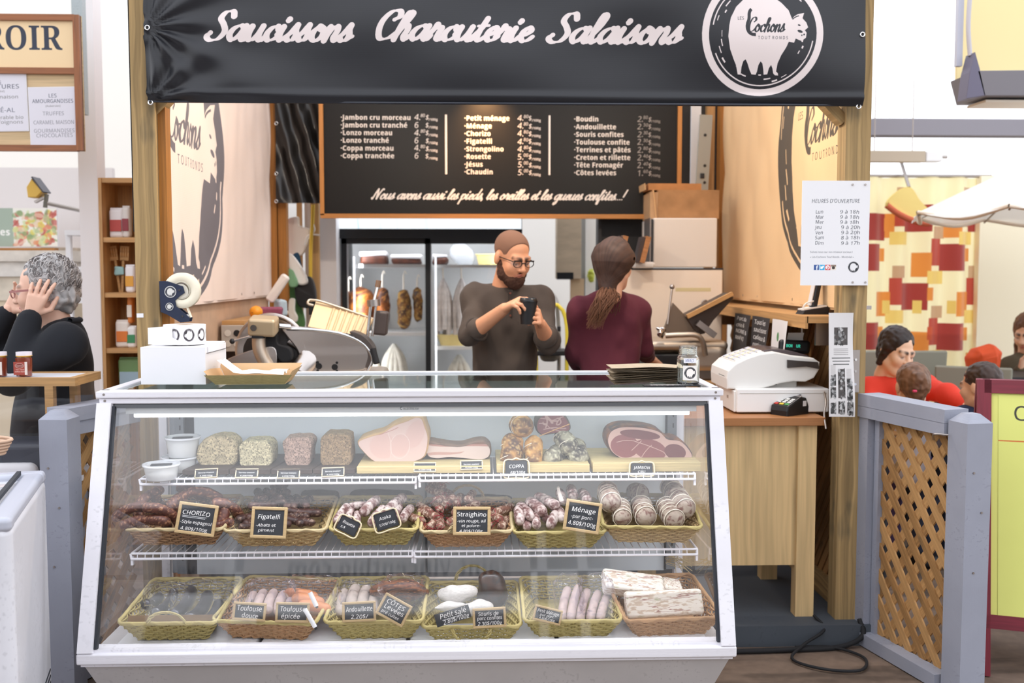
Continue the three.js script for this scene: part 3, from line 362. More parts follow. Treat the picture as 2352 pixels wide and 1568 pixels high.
const SL = ['wicker basket of dark chorizo links on the middle shelf, far left', 'wicker basket of thin figatelli on the middle shelf, second from the left', 'wicker basket of white-dusted sausages with two tilted signs on the middle shelf', 'wicker basket of small sausages tied with red string on the middle shelf', 'wicker basket of floury pork sausages on the middle shelf with a big tilted slate', 'wicker basket of thick string-tied salamis on the middle shelf, far right'];
SB.forEach((b, i) => basket(b[0], b[1], b[2], b[3], 3.385, .3, .068, .16, [0, 0, 0, 0, 0, -.05][i], b[4], i === 2 || i === 4 || i === 5 ? M.rim2 : M.rim, SL[i], i === 3 ? [[1, .035], [-1, .05]] : null));
const DB = [['boudin', 270, 496, 1433, M.wicker2, 0, [[1, .04]]], ['toulouse', 496, 738, 1431, M.wicker3, -.1, null], ['andouille', 745, 970, 1430, M.wicker2, 0, null], ['souris', 970, 1196, 1441, M.wicker2, 0, [[1, -.05], [-1, .06]]], ['petitmenage', 1206, 1428, 1428, M.wicker2, 0, null], ['pancetta', 1428, 1652, 1424, M.wicker3, .07, null]];
const DL = ['wicker basket with twisted handle holding black blood sausages at the lower left', 'wicker basket of bagged pale and orange sausages on the bottom deck', 'wicker basket of bagged andouillettes and ribs on the bottom deck', 'wicker basket with a drooping twine handle holding salted pork on the bottom deck', 'pale wicker basket of clear bagged sausages on the bottom deck', 'reddish brown wicker basket of mouldy pancetta slabs at the lower right'];
DB.forEach((b, i) => basket(b[0], b[1], b[2], b[3], 3.125, .36, .07, .09, b[5], b[4], i === 5 ? M.wicker3 : M.rim2, DL[i], b[6]));
// ---------- meat textures ----------
const f3 = (x, y, z, f, o = 3) => { let r = 0, a = .5, t = 0; for (let i = 0; i < o; i++) { r += a * n3(x * f + i * 7, y * f, z * f); t += a; a *= .5; f *= 2; } return r / t; };
const PAINT = {
  chorizo: (a, b) => mix(mix([.22, .1, .07], [.44, .24, .17], a), [.7, .52, .38], sstep(.58, .72, b) * .8), figa: (a, b) => mix(mix([.15, .09, .08], [.38, .25, .21], a), [.62, .52, .44], sstep(.6, .74, b) * .8),
  mold: (a, b) => mix(mix([.34, .22, .21], [.5, .36, .34], b), [.8, .75, .72], .9 * sstep(.36, .62, a * .6 + b * .4)), straig: (a, b) => mix(mix([.36, .22, .18], [.54, .38, .3], a), [.8, .73, .65], sstep(.5, .66, b) * .85),
  salami: (a, b) => mix(mix([.52, .45, .4], [.74, .69, .62], a), [.4, .27, .24], sstep(.55, .68, b) * .8), coppa: (a, b) => mix(mix([.28, .17, .09], [.72, .53, .27], sstep(.28, .7, a)), [.8, .68, .45], sstep(.56, .72, b) * .7), lonzo: (a, b) => mix(mix([.2, .18, .16], [.56, .54, .46], sstep(.3, .62, a)), [.72, .7, .6], sstep(.54, .68, b) * .8),
};
function paint(g, k, fa = 55, fb = 170) { const p = g.attributes.position, c = new Float32Array(p.count * 3); for (let i = 0; i < p.count; i++) { const x = p.getX(i), y = p.getY(i), z = p.getZ(i), q = PAINT[k](f3(x, y, z, fa), f3(x + 9, y, z, fb, 2)); for (let n = 0; n < 3; n++) c[i * 3 + n] = Math.pow(Math.max(0, q[n]), 2.2); } g.setAttribute('color', new THREE.BufferAttribute(c, 3)); return g; }
T.coppa = dtex(256, 256, (u, v) => { const a = fbm(u, v, 5, 5, 5, 151), b = fbm(u, v, 18, 18, 3, 153); return mix(mix([.26, .15, .08], [.74, .54, .26], sstep(.25, .75, a)), [.8, .68, .46], sstep(.55, .72, b)); });
T.terr = dtex(256, 256, (u, v) => { const a = fbm(u, v, 14, 14, 4, 171), b = fbm(u, v, 34, 34, 2, 173); return .66 + .34 * a - .26 * sstep(.6, .74, b) - .1 * sstep(.5, .7, fbm(u, v, 5, 5, 3, 177)); });
T.slab = dtex(256, 256, (u, v) => { const a = fbm(u, v, 2, 10, 5, 181), b = fbm(u, v, 12, 12, 4, 183); let c = mix([.9, .87, .82], [.78, .7, .62], sstep(.5, .7, b)); c = mix(c, [.55, .36, .32], .8 * sstep(.67, .7, a) * (1 - sstep(.72, .75, a))); return mix(c, [.62, .64, .5], sstep(.66, .8, fbm(u, v, 5, 5, 4, 187))); });
const vm = (r) => mat('#ffffff', r, { vertexColors: true, bumpMap: rep(T.fleck, 8, 8), bumpScale: .001 });
const meat = { chorizo: vm(.5), figa: mat('#ffffff', .52, { vertexColors: true, bumpMap: rep(T.fleck, 8, 8), bumpScale: .001 }), mold: vm(.8), straig: vm(.7), salami: mat('#ffffff', .72, { vertexColors: true, bumpMap: rep(T.fleck, 6, 6), bumpScale: .001 }), coppa: vm(.65), lonzo: vm(.85), slab: mat('#ffffff', .7, { map: rep(T.slab, 1, 1) }), boudin: mat('#140f12', .3, { map: rep(T.mott, 6, 6), clearcoat: .8, clearcoatRoughness: .2 }), pale: mat('#d8bdb0', .5, { map: rep(T.mott, 6, 6) }), orange: mat('#e8955a', .45, { map: rep(T.mott, 6, 6) }) };
const film = new THREE.MeshPhysicalMaterial({ color: '#f6f6fa', roughness: .03, transmission: 1, thickness: 0, ior: 1.28 });
const capR = (r, e = .12) => (t) => { const a = t < e ? t / e : t > 1 - e ? (1 - t) / e : 1; return r * Math.sqrt(Math.max(1e-5, 1 - (1 - a) ** 2)); };
const NTH = ['first', 'second', 'third', 'fourth', 'fifth', 'sixth', 'seventh', 'eighth', 'ninth', 'tenth', 'eleventh', 'twelfth'], byX = (A) => A.sort((a, b) => a[0] - b[0]);
const kind = (m) => Object.keys(PAINT).find(k => meat[k] === m);
function sausage(name, label, group, cat, pts, r, m, n = 18, wob = .06) { const L = new THREE.CatmullRomCurve3(pts).getLength(), e = Math.min(.4, r * 1.1 / L), f = capR(r, e), s0 = rnd() * 9; const g = sweep(pts, (t) => f(t) * (1 + wob * (n3(t * L * 60, s0, 1) - .5) * 2), kind(m) ? Math.ceil(L * 330) : n, kind(m) ? Math.ceil(r * 1500) : 14); if (kind(m)) paint(g, kind(m), kind(m) === 'salami' ? 45 : 60, kind(m) === 'salami' ? 130 : 190); return solo(name, g, m, label, cat, group); }
{ // chorizo: thick curved dark links
  const B = baskets.chorizo, G = 'chorizo links in the far left basket', L = 'dark mottled chorizo link in the far left basket';
  const C = [[318, 1185, 3.44, .2, .17, .9], [372, 1192, 3.43, -1.0, .17, 1], [430, 1190, 3.45, .9, .16, -1], [352, 1163, 3.52, 1.3, .15, 1.1], [388, 1150, 3.56, -1.2, .16, -1], [455, 1160, 3.54, .3, .17, 1.4], [520, 1178, 3.5, -1.1, .15, .9], [440, 1140, 3.62, -1.0, .14, .6], [492, 1190, 3.44, 1.3, .13, -.7], [335, 1205, 3.4, .1, .17, .5], [470, 1205, 3.42, .2, .2, -.4], [405, 1175, 3.5, 1.4, .15, .7]];
  byX(C).forEach(([px, py, D, a, len, bend], i) => { const p = at(px, py, D), d = V(Math.cos(a), Math.sin(a) * .6, -Math.abs(Math.sin(a)) * .5).normalize(), u = V(-d.y, d.x, .3).normalize(), pts = [-1, -.5, 0, .5, 1].map(t => p.clone().addScaledVector(d, t * len / 2).addScaledVector(u, (1 - t * t) * bend * .04)); sausage('chorizo_sausage', L + ', ' + NTH[i] + ' from the left', G, 'sausage', pts, .0175, meat.chorizo, 20, .1); }); }
{ // figatelli: slim sausages laid end-on
  const G = 'figatelli in the second basket', L = 'slim dark figatelli sausage lying end-on behind the Figatelli slate'; const E = [[664, 1133], [623, 1133], [584, 1147], [609, 1149], [648, 1146], [568, 1162], [628, 1160], [652, 1165], [676, 1165], [706, 1163], [592, 1168], [681, 1187], [711, 1186], [695, 1203], [724, 1200], [548, 1212], [541, 1194], [566, 1190], [740, 1178], [600, 1190], [640, 1190], [560, 1205], [610, 1205], [660, 1205]];
  E.forEach(([px, py], i) => { const D = 3.42 + (1215 - py) / 90 * .2, p = at(px, py, D), a = rr(-.7, .7) + (px < 575 ? .8 : 0) - (px > 690 ? .8 : 0), len = .14; const d = V(Math.sin(a), .06, -Math.cos(a)); sausage('figatelli_sausage', L, G, 'sausage', [p, p.clone().addScaledVector(d, len * .5).add(V(0, -.004, 0)), p.clone().addScaledVector(d, len)], .0148, meat.figa, 14); }); }
{ const G = 'white-dusted sausages in the third basket', L = 'white-dusted dry sausage in the third middle basket';
  byX([[770, 1200, 3.42, 800, 1160, 3.52, .016], [796, 1205, 3.42, 808, 1168, 3.5, .013], [832, 1180, 3.44, 868, 1145, 3.58, .018], [850, 1208, 3.42, 884, 1165, 3.52, .019], [884, 1180, 3.46, 928, 1140, 3.62, .019], [818, 1214, 3.4, 822, 1175, 3.48, .014], [922, 1195, 3.44, 945, 1165, 3.56, .016], [900, 1200, 3.44, 918, 1160, 3.56, .017], [786, 1170, 3.52, 850, 1158, 3.56, .015]]).forEach(([x0, y0, D0, x1, y1, D1, r], i) => { const a = at(x0, y0, D0), b = at(x1, y1, D1); sausage('dry_sausage', L + ', ' + NTH[i] + ' from the left', G, 'sausage', [a, a.clone().lerp(b, .5).add(V(0, .004, 0)), b], r, meat.mold, 16); }); }
{ const G = 'red string sausages in the fourth basket', L = 'short mottled sausage tied with red string behind the Straighino slate'; const E = [[1018, 1136, 1], [1022, 1120, 1], [998, 1150, 1], [1024, 1162, 1], [1047, 1158, 1], [1042, 1146, 0], [990, 1178, 1], [1012, 1172, 1], [1008, 1188, 1], [975, 1198, 1], [988, 1210, 1], [1012, 1212, 1], [1028, 1202, 1], [1038, 1180, 0], [1100, 1162, 0], [1134, 1178, 1], [1155, 1195, 1], [1150, 1212, 0], [1130, 1208, 1], [1072, 1150, 0]];
  E.forEach(([px, py, s], i) => { const D = 3.425 + (1218 - py) / 100 * .2, p = at(px, py, D), a = rr(-.9, .9), d = V(Math.sin(a), .1, -Math.cos(a)), o = sausage('tied_sausage', L, G, 'sausage', [p, p.clone().addScaledVector(d, .05), p.clone().addScaledVector(d, .1)], .0155, meat.straig, 12); if (s) { const P = []; const q = p.clone().add(V(0, 0, .003)); for (let k = 0; k <= 4; k++) P.push(q.clone().add(V((rnd() - .5) * .045, (rnd() - .55) * .035 + .008, .004 + rnd() * .006))); part('string', tube(P, .0008, 24, 4), M.redstring, o, 'thin red string'); } }); }
{ const G = 'floury pork sausages in the fifth basket', L = 'floury purple pork sausage in the fifth middle basket'; byX([[1196, 1205, 3.42, 1190, 1165, 3.5, .019], [1222, 1190, 3.42, 1192, 1160, 3.55, .018], [1250, 1180, 3.44, 1212, 1150, 3.56, .021], [1282, 1165, 3.48, 1230, 1140, 3.6, .02], [1233, 1212, 3.4, 1228, 1180, 3.48, .016], [1262, 1212, 3.41, 1280, 1175, 3.5, .018], [1292, 1195, 3.44, 1280, 1165, 3.56, .017], [1292, 1155, 3.52, 1284, 1128, 3.62, .017], [1318, 1145, 3.52, 1310, 1120, 3.62, .019], [1350, 1150, 3.5, 1335, 1130, 3.62, .018], [1210, 1215, 3.41, 1215, 1185, 3.5, .016], [1255, 1196, 3.45, 1240, 1170, 3.55, .015]]).forEach(([x0, y0, D0, x1, y1, D1, r], i) => { const a = at(x0, y0, D0), b = at(x1, y1, D1); sausage('pork_sausage', L + ', ' + NTH[i] + ' from the left', G, 'sausage', [a, a.clone().lerp(b, .5).add(V(0, .005, 0)), b], r, meat.mold, 16); }); 
  const a = at(1290, 1150, 3.5); const k = solo('sausage_tip', sweep([a, at(1284, 1130, 3.5), at(1282, 1118, 3.49)], (t) => .009 * (1 - t * .5), 10, 8), mat('#d9cfc6', .8), 'pale knotted sausage tip pointing up behind the large tilted slate', 'sausage'); }
{ const Ls = ['thick cut salami with white string at the left of the salami basket', 'grey tied salami at the front left of the salami basket', 'plump grey tied salami in the front middle of the salami basket', 'grey netted salami at the front right of the salami basket', 'large ringed salami lying on top at the right of the salami basket', 'dark salami at the back of the salami basket']; [[1405, 1158, 3.44, 1392, 1120, 3.62, .036, 3], [1430, 1192, 3.41, 1425, 1158, 3.54, .032, 4], [1484, 1190, 3.41, 1470, 1155, 3.58, .037, 4], [1550, 1196, 3.41, 1525, 1158, 3.56, .037, 5], [1576, 1172, 3.44, 1535, 1112, 3.7, .037, 6], [1480, 1135, 3.62, 1440, 1128, 3.66, .033, 1]].forEach(([x0, y0, D0, x1, y1, D1, r, k], i) => { const a = at(x0, y0, D0), b = at(x1, y1, D1), d = b.clone().sub(a).normalize(); const o = sausage('tied_salami', Ls[i], undefined, 'salami', [a.clone().addScaledVector(d, -r * .5), a.clone().lerp(b, .5).add(V(0, .004, 0)), b], r, meat.salami, 24, .04); const L = a.distanceTo(b); for (let j = 0; j < k; j++) { const c = a.clone().addScaledVector(d, L * (j + .25) / k); const g = new THREE.TorusGeometry(r * 1.02, .0018, 5, 28); g.applyQuaternion(new THREE.Quaternion().setFromUnitVectors(V(0, 0, 1), d.clone().add(V(.12 * (j % 2 ? 1 : -1), .05, 0)).normalize())); g.translate(c.x, c.y + .002, c.z); part('string', g, M.string, o); } }); }
solo('salami_log', lump(sweep([at(800, 1142, 3.74), at(880, 1140, 3.74), at(955, 1145, 3.74)], capR(.028, .12), 30, 14), .002, 40), mat('#4a342b', .7, { map: rep(T.blot, 4, 4) }), 'dark brown salami log lying behind the third basket', 'salami');
solo('salami_log', lump(sweep([at(690, 1140, 3.76), at(735, 1139, 3.76), at(780, 1142, 3.76)], capR(.024, .14), 24, 14), .002, 40, 4), mat('#5a4430', .7, { map: rep(T.blot, 4, 4) }), 'brown salami log with a twine end behind the figatelli basket', 'salami');
solo('salami_log', lump(sweep([at(1030, 1150, 3.76), at(1120, 1148, 3.76), at(1180, 1150, 3.76)], capR(.022, .14), 24, 14), .002, 40, 7), mat('#43352c', .7, { map: rep(T.blot, 4, 4) }), 'dark salami log behind the red string sausages', 'salami');
// slates of the middle shelf
chalkSign({ px: 452, py: 1192, D: 3.375, w: .128, h: .1, rz: -.13, lines: [['CHORIZO', 22, 36, 52, 250], ['_', 26, 102, 220], ['_', 30, 114, 205], ['-Style espagnol', 18, 68, 40, 280], ['4.80$/100g', 30, 92, 40, 240]], label: 'wood-framed slate lettered Chorizo in the far left basket' });
chalkSign({ px: 618, py: 1200, D: 3.375, w: .115, h: .1, rz: -.04, lines: [['Figatelli', 40, 36, 60, 230], ['-Abats et', 30, 64, 40, 200], ['piment', 55, 82, 40, 160]], label: 'wood-framed slate lettered Figatelli in the second basket' });
chalkSign({ px: 887, py: 1194, D: 3.37, w: .076, h: .058, rz: .3, rx: -.2, fancy: 1, lines: [['Atoka', 60, 42, 70, 190], ['5.00$/100g', 30, 80, 52, 260]], label: 'small scalloped slate lettered Atoka tilted in the third basket' });
chalkSign({ px: 800, py: 1207, D: 3.37, w: .07, h: .05, rz: -.45, fancy: 1, lines: [['Rosette', 40, 45, 70, 230], ['5.$', 40, 82, 52, 90]], label: 'small slate tipped over at the left of the third basket' });
chalkSign({ px: 1084, py: 1196, D: 3.365, w: .122, h: .09, rz: -.01, lines: [['Straighino', 16, 32, 56, 280], ['-vin rouge, ail', 20, 56, 38, 270], ['et poivre-', 60, 74, 36, 180], ['4.80$/100g', 40, 96, 36, 220]], label: 'wood-framed slate lettered Straighino in the red string basket' });
chalkSign({ px: 1338, py: 1186, D: 3.365, w: .118, h: .1, rz: -.16, lines: [['Ménage', 40, 34, 62, 240], ['-pur porc-', 44, 58, 46, 220], ['4.80$/100g', 26, 84, 54, 270]], label: 'large wood-framed slate lettered Ménage tilted over the pork sausages' });
// ---------- upper shelf ----------
const USY = .79; // top of the wires
[[420, 527], [528, 622], [623, 718], [719, 816]].forEach(([a, b], i) => { const xa = X(a + 3, 3.52, 1098), xb = X(b - 1, 3.52, 1098), w = xb - xa; const g = sheet2((u, v) => V(xa + w * u + (v * .045) * (1), 0, -(3.51 + v * .3)), .018, USY - .006); solo('serving_board', g, M.slate, ['dark wooden serving board under the speckled terrine, far left', 'dark wooden serving board under the pale cut terrine', 'dark wooden serving board under the pink terrine with herb top', 'dark wooden serving board under the brown terrine'][i], 'board'); });
function sheet2(f, th, y) { const c = [f(0, 0), f(1, 0), f(1, 1), f(0, 1)].map(p => [p.x, p.z]); const s = shp(c.map(p => [p[0], -p[1]])); const g = new THREE.ExtrudeGeometry(s, { depth: th - .004, bevelEnabled: true, bevelSize: .002, bevelThickness: .002, bevelSegments: 1 }); g.rotateX(-Math.PI / 2); g.translate(0, y + .002, 0); return g; }
const boardAt = (a, b, th, lab) => { const xa = X(a, 3.51, 1090), xb = X(b, 3.51, 1090); return solo('cutting_board', sheet2((u, v) => V(xa + (xb - xa) * u, 0, -(3.5 + v * .3)), th, USY - .004), M.board, lab, 'board'); };
boardAt(822, 1125, .026, 'pale wooden cutting board under the cooked ham and bacon slab'); boardAt(1142, 1352, .03, 'pale wooden cutting board under the heap of coppas'); boardAt(1362, 1606, .034, 'pale wooden cutting board under the cured ham');
function loaf(name, label, px0, px1, py0, py1, D, depth, prof, m, topm) { const a = at(px0, py1, D), b = at(px1, py0, D), w = b.x - a.x, h = b.y - a.y; const t = thing(name, label, 'terrine', [(a.x + b.x) / 2, USY + .014, -D]); const g = ext(smoothShape(prof.map(p => [(p[0] - .5) * w, p[1] * h])), depth, .008, 1); g.translate(0, 0, -depth / 2); part('loaf', lump(subdiv(g), .003, 90, px0), m, t); if (topm) part('crust', lump(rb(w * .86, .01, depth * .9, .004, 0, h * .985, -depth / 2, 0, 0, 0, 3), .003, 70), topm, t); return t; }
function subdiv(g) { return g; }
const LF = [[.06, .02], [.5, 0], [.94, .02], [1, .5], [.97, .9], [.9, 1], [.5, 1.02], [.1, 1], [.03, .9], [0, .5]];
loaf('terrine', 'rounded speckled terrine with orange bits on the leftmost dark board', 456, 541, 1014, 1074, 3.6, .1, [[.1, .0], [.5, -.02], [.92, .02], [1.0, .45], [.93, .85], [.7, 1], [.3, .96], [.08, .7], [0, .3]], mat('#e0cda4', .8, { map: rep(T.terr, 9, 9), bumpMap: rep(T.terr, 9, 9), bumpScale: .003 }));
loaf('terrine', 'pale cream terrine block cut square on the second dark board', 554, 618, 1024, 1073, 3.58, .12, LF, mat('#e3d6ae', .8, { map: rep(T.terr, 10, 10), bumpMap: rep(T.terr, 10, 10), bumpScale: .003 }), mat('#efe8cf', .8));
loaf('terrine', 'pink meat terrine with a green herb crust on the third dark board', 655, 710, 1016, 1072, 3.58, .12, [[.14, .02], [.5, 0], [.88, .02], [.97, .55], [1, .92], [.9, 1], [.5, 1.02], [.1, 1], [.0, .92], [.04, .55]], mat('#c7a795', .8, { map: rep(T.terr, 10, 10), bumpMap: rep(T.terr, 10, 10), bumpScale: .003 }), mat('#8d8a63', .8, { map: T.terr }));
loaf('terrine', 'coarse brown terrine with a dark top on the fourth dark board', 741, 801, 1010, 1073, 3.58, .12, LF, mat('#b3956f', .8, { map: rep(T.terr, 12, 12), bumpMap: rep(T.terr, 12, 12), bumpScale: .004 }), mat('#6e543c', .8, { map: rep(T.terr, 5, 5) }));
for (const [px, py, rz, l] of [[474, 1087, .05, 'tiny chalk label in front of the speckled terrine'], [567, 1087, .0, 'tiny chalk label in front of the pale cream terrine'], [663, 1088, 0, 'tiny chalk label in front of the pink herb terrine'], [765, 1084, .04, 'tiny chalk label in front of the coarse brown terrine'], [976, 1073, 0, 'tiny chalk label on the pale board in front of the ham'], [1083, 1068, .02, 'tiny chalk label on the pale board in front of the bacon']]) chalkSign({ px, py, D: 3.505, w: .074, h: .03, rx: -.6, rz, frame: .004, cream: 1, thin: 1, lines: [['Terrine maison', 30, 50, 34, 250], ['4.20$/100g', 60, 92, 32, 200]], label: l });
// tubs
function tub(px0, px1, pyT, pyB, D, label) { const a = at(px0, pyT, D), b = at(px1, pyB, D), R = (b.x - a.x) / 2, h = a.y - b.y, t = thing('plastic_tub', label, 'tub', [(a.x + b.x) / 2, b.y, -D]); part('cup', lathe([[0, .001], [R * .78, .001], [R * .8, .004], [R * .93, h - .008], [R * .99, h - .006], [R, h], [R * .97, h]], 36), mat('#eef0f2', .2, { transmission: .6, thickness: 0 }), t); part('contents', lathe([[0, .004], [R * .76, .004], [R * .88, h * .75], [0, h * .75]], 30), mat('#e9e4da', .7, { map: rep(T.mott, 4, 4) }), t); part('lid', lathe([[0, h - .004], [R * .9, h - .004], [R * .93, h + .001], [R * 1.0, h + .002], [R * 1.01, h - .004]], 36), mat('#f2f3f6', .15, { transmission: .5, thickness: 0 }), t); part('lid_label', bx(R * 1.1, .001, R * .6, 0, h - .0025, 0, 0, .2), mat('#2b2d33', .6), t); return t; }
tub(371, 455, 1048, 1082, 3.62, 'lower clear plastic tub of the stacked pair, left of the terrines'); tub(379, 461, 1003, 1048, 3.62, 'upper clear plastic tub of white spread stacked left of the terrines'); tub(328, 414, 1065, 1100, 3.5, 'clear plastic tub at the very front left of the upper shelf');
// faces of cut meat
function cutFace(pts, tex, z) { const g = new THREE.ShapeGeometry(smoothShape(pts, 80)); g.computeBoundingBox(); const B = g.boundingBox, p = g.attributes.position, u = g.attributes.uv; for (let i = 0; i < p.count; i++) u.setXY(i, (p.getX(i) - B.min.x) / (B.max.x - B.min.x), (p.getY(i) - B.min.y) / (B.max.y - B.min.y)); g.translate(0, 0, z); return g; }
const outl = (pp, D) => { const c = at(pp[0][0], pp[0][1], D); return pp.map(p => { const q = at(p[0], p[1], D); return [q.x, q.y]; }); };
function cutMeat(name, label, cat, pp, D, depth, skin, tex, shr = .93) { const o = outl(pp, D), cx = o.reduce((s, p) => s + p[0], 0) / o.length, cy = Math.min(...o.map(p => p[1])), L = o.map(p => [p[0] - cx, p[1] - cy]); const t = thing(name, label, cat, [cx, cy, -D]); const sh = smoothShape(L, 70); const g = new THREE.ExtrudeGeometry(sh, { depth: depth - .02, bevelEnabled: true, bevelThickness: .012, bevelSize: .006, bevelSegments: 4 }); g.translate(0, 0, -depth + .006); part('rind', g, skin, t); part('cut_face', cutFace(L, tex, .0075), mat('#d2c6c0', .45, { map: tex }), t); return t; }
const grainy = (c, W, H, n, cols, s = 2) => { for (let i = 0; i < n; i++) { c.fillStyle = cols[Math.floor(rnd() * cols.length)]; c.globalAlpha = .25; c.fillRect(rnd() * W, rnd() * H, rnd() * s * 3, rnd() * s); } c.globalAlpha = 1; };
cutMeat('cooked_ham', 'large half of pale pink cooked ham standing cut side out', 'ham', [[824, 1016], [850, 1003], [880, 994], [905, 978], [935, 967], [958, 958], [968, 962], [975, 980], [982, 1003], [978, 1035], [972, 1048], [945, 1060], [900, 1067], [865, 1060], [840, 1040]], 3.6, .13, mat('#cfa878', .6, { map: rep(T.mott, 4, 4) }), canvas(512, 384, (c, W, H) => { c.fillStyle = '#f0dcd6'; c.fillRect(0, 0, W, H); c.fillStyle = '#ecd1cb'; c.beginPath(); c.ellipse(W * .36, H * .6, W * .2, H * .26, -.2, 0, 7); c.fill(); c.beginPath(); c.ellipse(W * .6, H * .58, W * .13, H * .24, .1, 0, 7); c.fill(); c.beginPath(); c.ellipse(W * .82, H * .35, W * .13, H * .3, .3, 0, 7); c.fill(); c.strokeStyle = '#f7ebe6'; c.lineWidth = 5; c.beginPath(); c.moveTo(W * .42, H * .3); c.quadraticCurveTo(W * .5, H * .55, W * .46, H * .85); c.stroke(); c.beginPath(); c.ellipse(W * .6, H * .6, W * .14, H * .26, .1, 0, 7); c.stroke(); c.strokeStyle = '#d3a19a'; c.lineWidth = 6; c.beginPath(); c.moveTo(W * .3, H * .36); c.lineTo(W * .5, H * .26); c.lineTo(W * .58, H * .2); c.stroke(); grainy(c, W, H, 1500, ['#fff', '#e0b5b0', '#f2d8d2']); }));
cutMeat('bacon_slab', 'thick slab of fatty bacon lying on the pale board', 'bacon', [[980, 1030], [984, 1018], [1005, 1020], [1030, 1024], [1060, 1025], [1090, 1017], [1112, 1016], [1124, 1028], [1123, 1045], [1110, 1053], [1060, 1050], [1030, 1048], [1005, 1051], [985, 1046]], 3.62, .1, mat('#8c705c', .7, { map: rep(T.blot, 6, 6) }), canvas(512, 160, (c, W, H) => { c.fillStyle = '#f0e6e0'; c.fillRect(0, 0, W, H); c.fillStyle = '#c59a90'; c.beginPath(); c.moveTo(0, 20); c.bezierCurveTo(W * .3, 60, W * .6, 20, W, 40); c.lineTo(W, 20); c.bezierCurveTo(W * .6, 0, W * .3, 30, 0, 0); c.fill(); c.fillStyle = '#d8b3a8'; c.beginPath(); c.moveTo(0, 100); c.bezierCurveTo(W * .2, 70, W * .4, 110, W * .6, 80); c.lineTo(W * .55, 100); c.bezierCurveTo(W * .3, 130, W * .15, 100, 0, 125); c.fill(); c.fillStyle = '#8d6a58'; c.fillRect(0, 0, W, 16); grainy(c, W, H, 500, ['#fff', '#d9b7ac']); }));
cutMeat('cured_ham', 'dark red cured ham with white fat rim, cut side out on the right board', 'ham', [[1396, 1012], [1402, 992], [1420, 982], [1450, 980], [1490, 984], [1515, 992], [1532, 1008], [1560, 1012], [1580, 1030], [1588, 1048], [1575, 1056], [1540, 1058], [1515, 1065], [1470, 1064], [1425, 1050], [1405, 1035]], 3.6, .12, mat('#9a7048', .55, { map: rep(T.coppa, 3, 3) }), canvas(640, 288, (c, W, H) => { c.fillStyle = '#e5c9c0'; c.fillRect(0, 0, W, H); c.fillStyle = '#9a5a5c'; const bl = (...a) => { c.beginPath(); c.ellipse(...a, 0, 7); c.fill(); }; bl(W * .2, H * .5, W * .17, H * .3, .2); bl(W * .5, H * .6, W * .2, H * .27, .25); c.fillStyle = '#7c4144'; bl(W * .8, H * .66, W * .13, H * .2, .25); bl(W * .38, H * .2, W * .24, H * .12, .12); c.strokeStyle = '#efdcd3'; c.lineWidth = 4; for (const q of [[.1, .4, .25, .3, .35, .4], [.35, .4, .5, .5, .66, .66], [.28, .62, .36, .45, .4, .36], [.4, .8, .45, .6, .52, .48], [.66, .66, .7, .75, .72, .85]]) { c.beginPath(); c.moveTo(W * q[0], H * q[1]); c.quadraticCurveTo(W * q[2], H * q[3], W * q[4], H * q[5]); c.stroke(); } grainy(c, W, H, 1200, ['#e9cfc6', '#6e383b', '#b27375']); }));
{ const D = [['coppa', 'brown wrinkled coppa standing at the left behind the Coppa slate', [1176, 995, 3.6], [1172, 1072, 3.57], .04, 'coppa'], ['coppa', 'golden brown coppa standing right of the Coppa slate', [1224, 1000, 3.6], [1224, 1076, 3.56], .034, 'coppa'], ['coppa', 'thick golden coppa lying end-on on top of the heap', [1202, 983, 3.53], [1190, 972, 3.7], .04, 'coppa'], ['lonzo', 'grey mould-covered sausage lying at the front of the coppa board', [1262, 1058, 3.54], [1285, 1038, 3.68], .036, 'lonzo'], ['lonzo', 'grey mould-covered sausage leaning in the middle of the heap', [1316, 1040, 3.56], [1282, 992, 3.66], .034, 'lonzo'], ['lonzo', 'yellow-grey mouldy sausage end at the right of the coppa board', [1330, 1060, 3.54], [1318, 1020, 3.68], .036, 'lonzo']];
  for (const [n, l, a, b, r, m] of D) { const A = at(...a), B = at(...b), g = lump(sweep([A, A.clone().lerp(B, .5).add(V(.004, .002, .002)), B], capR(r, .28), 50, 50), .004, 45, a[0]); paint(g, m, 40, 150); const o = solo(n === 'coppa' ? 'coppa_ham' : 'mouldy_sausage', g, meat[m], l, n === 'coppa' ? 'coppa' : 'sausage'); const d = B.clone().sub(A).normalize(); for (const q of [.3, .7]) { const c = A.clone().lerp(B, q), tg = new THREE.TorusGeometry(r * 1.0, .0014, 5, 24); tg.applyQuaternion(new THREE.Quaternion().setFromUnitVectors(V(0, 0, 1), d.clone().add(V(.3, .1, .1)).normalize())); tg.translate(c.x, c.y, c.z); part('string', tg, M.string, o); } }
  const t = cutMeat('cut_coppa', 'cut coppa half showing marbled red meat at the top of the heap', 'coppa', [[1234, 985], [1238, 962], [1255, 952], [1285, 950], [1302, 965], [1307, 985], [1290, 990], [1265, 994], [1245, 996]], 3.62, .12, mat('#6b6354', .85, { map: rep(T.blot, 4, 4) }), canvas(256, 160, (c, W, H) => { c.fillStyle = '#8a4c50'; c.fillRect(0, 0, W, H); c.strokeStyle = '#ddc7c0'; c.strokeStyle = '#cbb0ab'; for (let i = 0; i < 7; i++) { c.lineWidth = 6 + rnd() * 8; c.beginPath(); c.moveTo(rnd() * W, rnd() * H); c.bezierCurveTo(rnd() * W, rnd() * H, rnd() * W, rnd() * H, rnd() * W, rnd() * H); c.stroke(); } grainy(c, W, H, 400, ['#c9a', '#633', '#dcc']); }));
  part('skewer', rod([-.05, -.005, .02], [.06, .04, .03], .0018, 6), M.pine, t); }
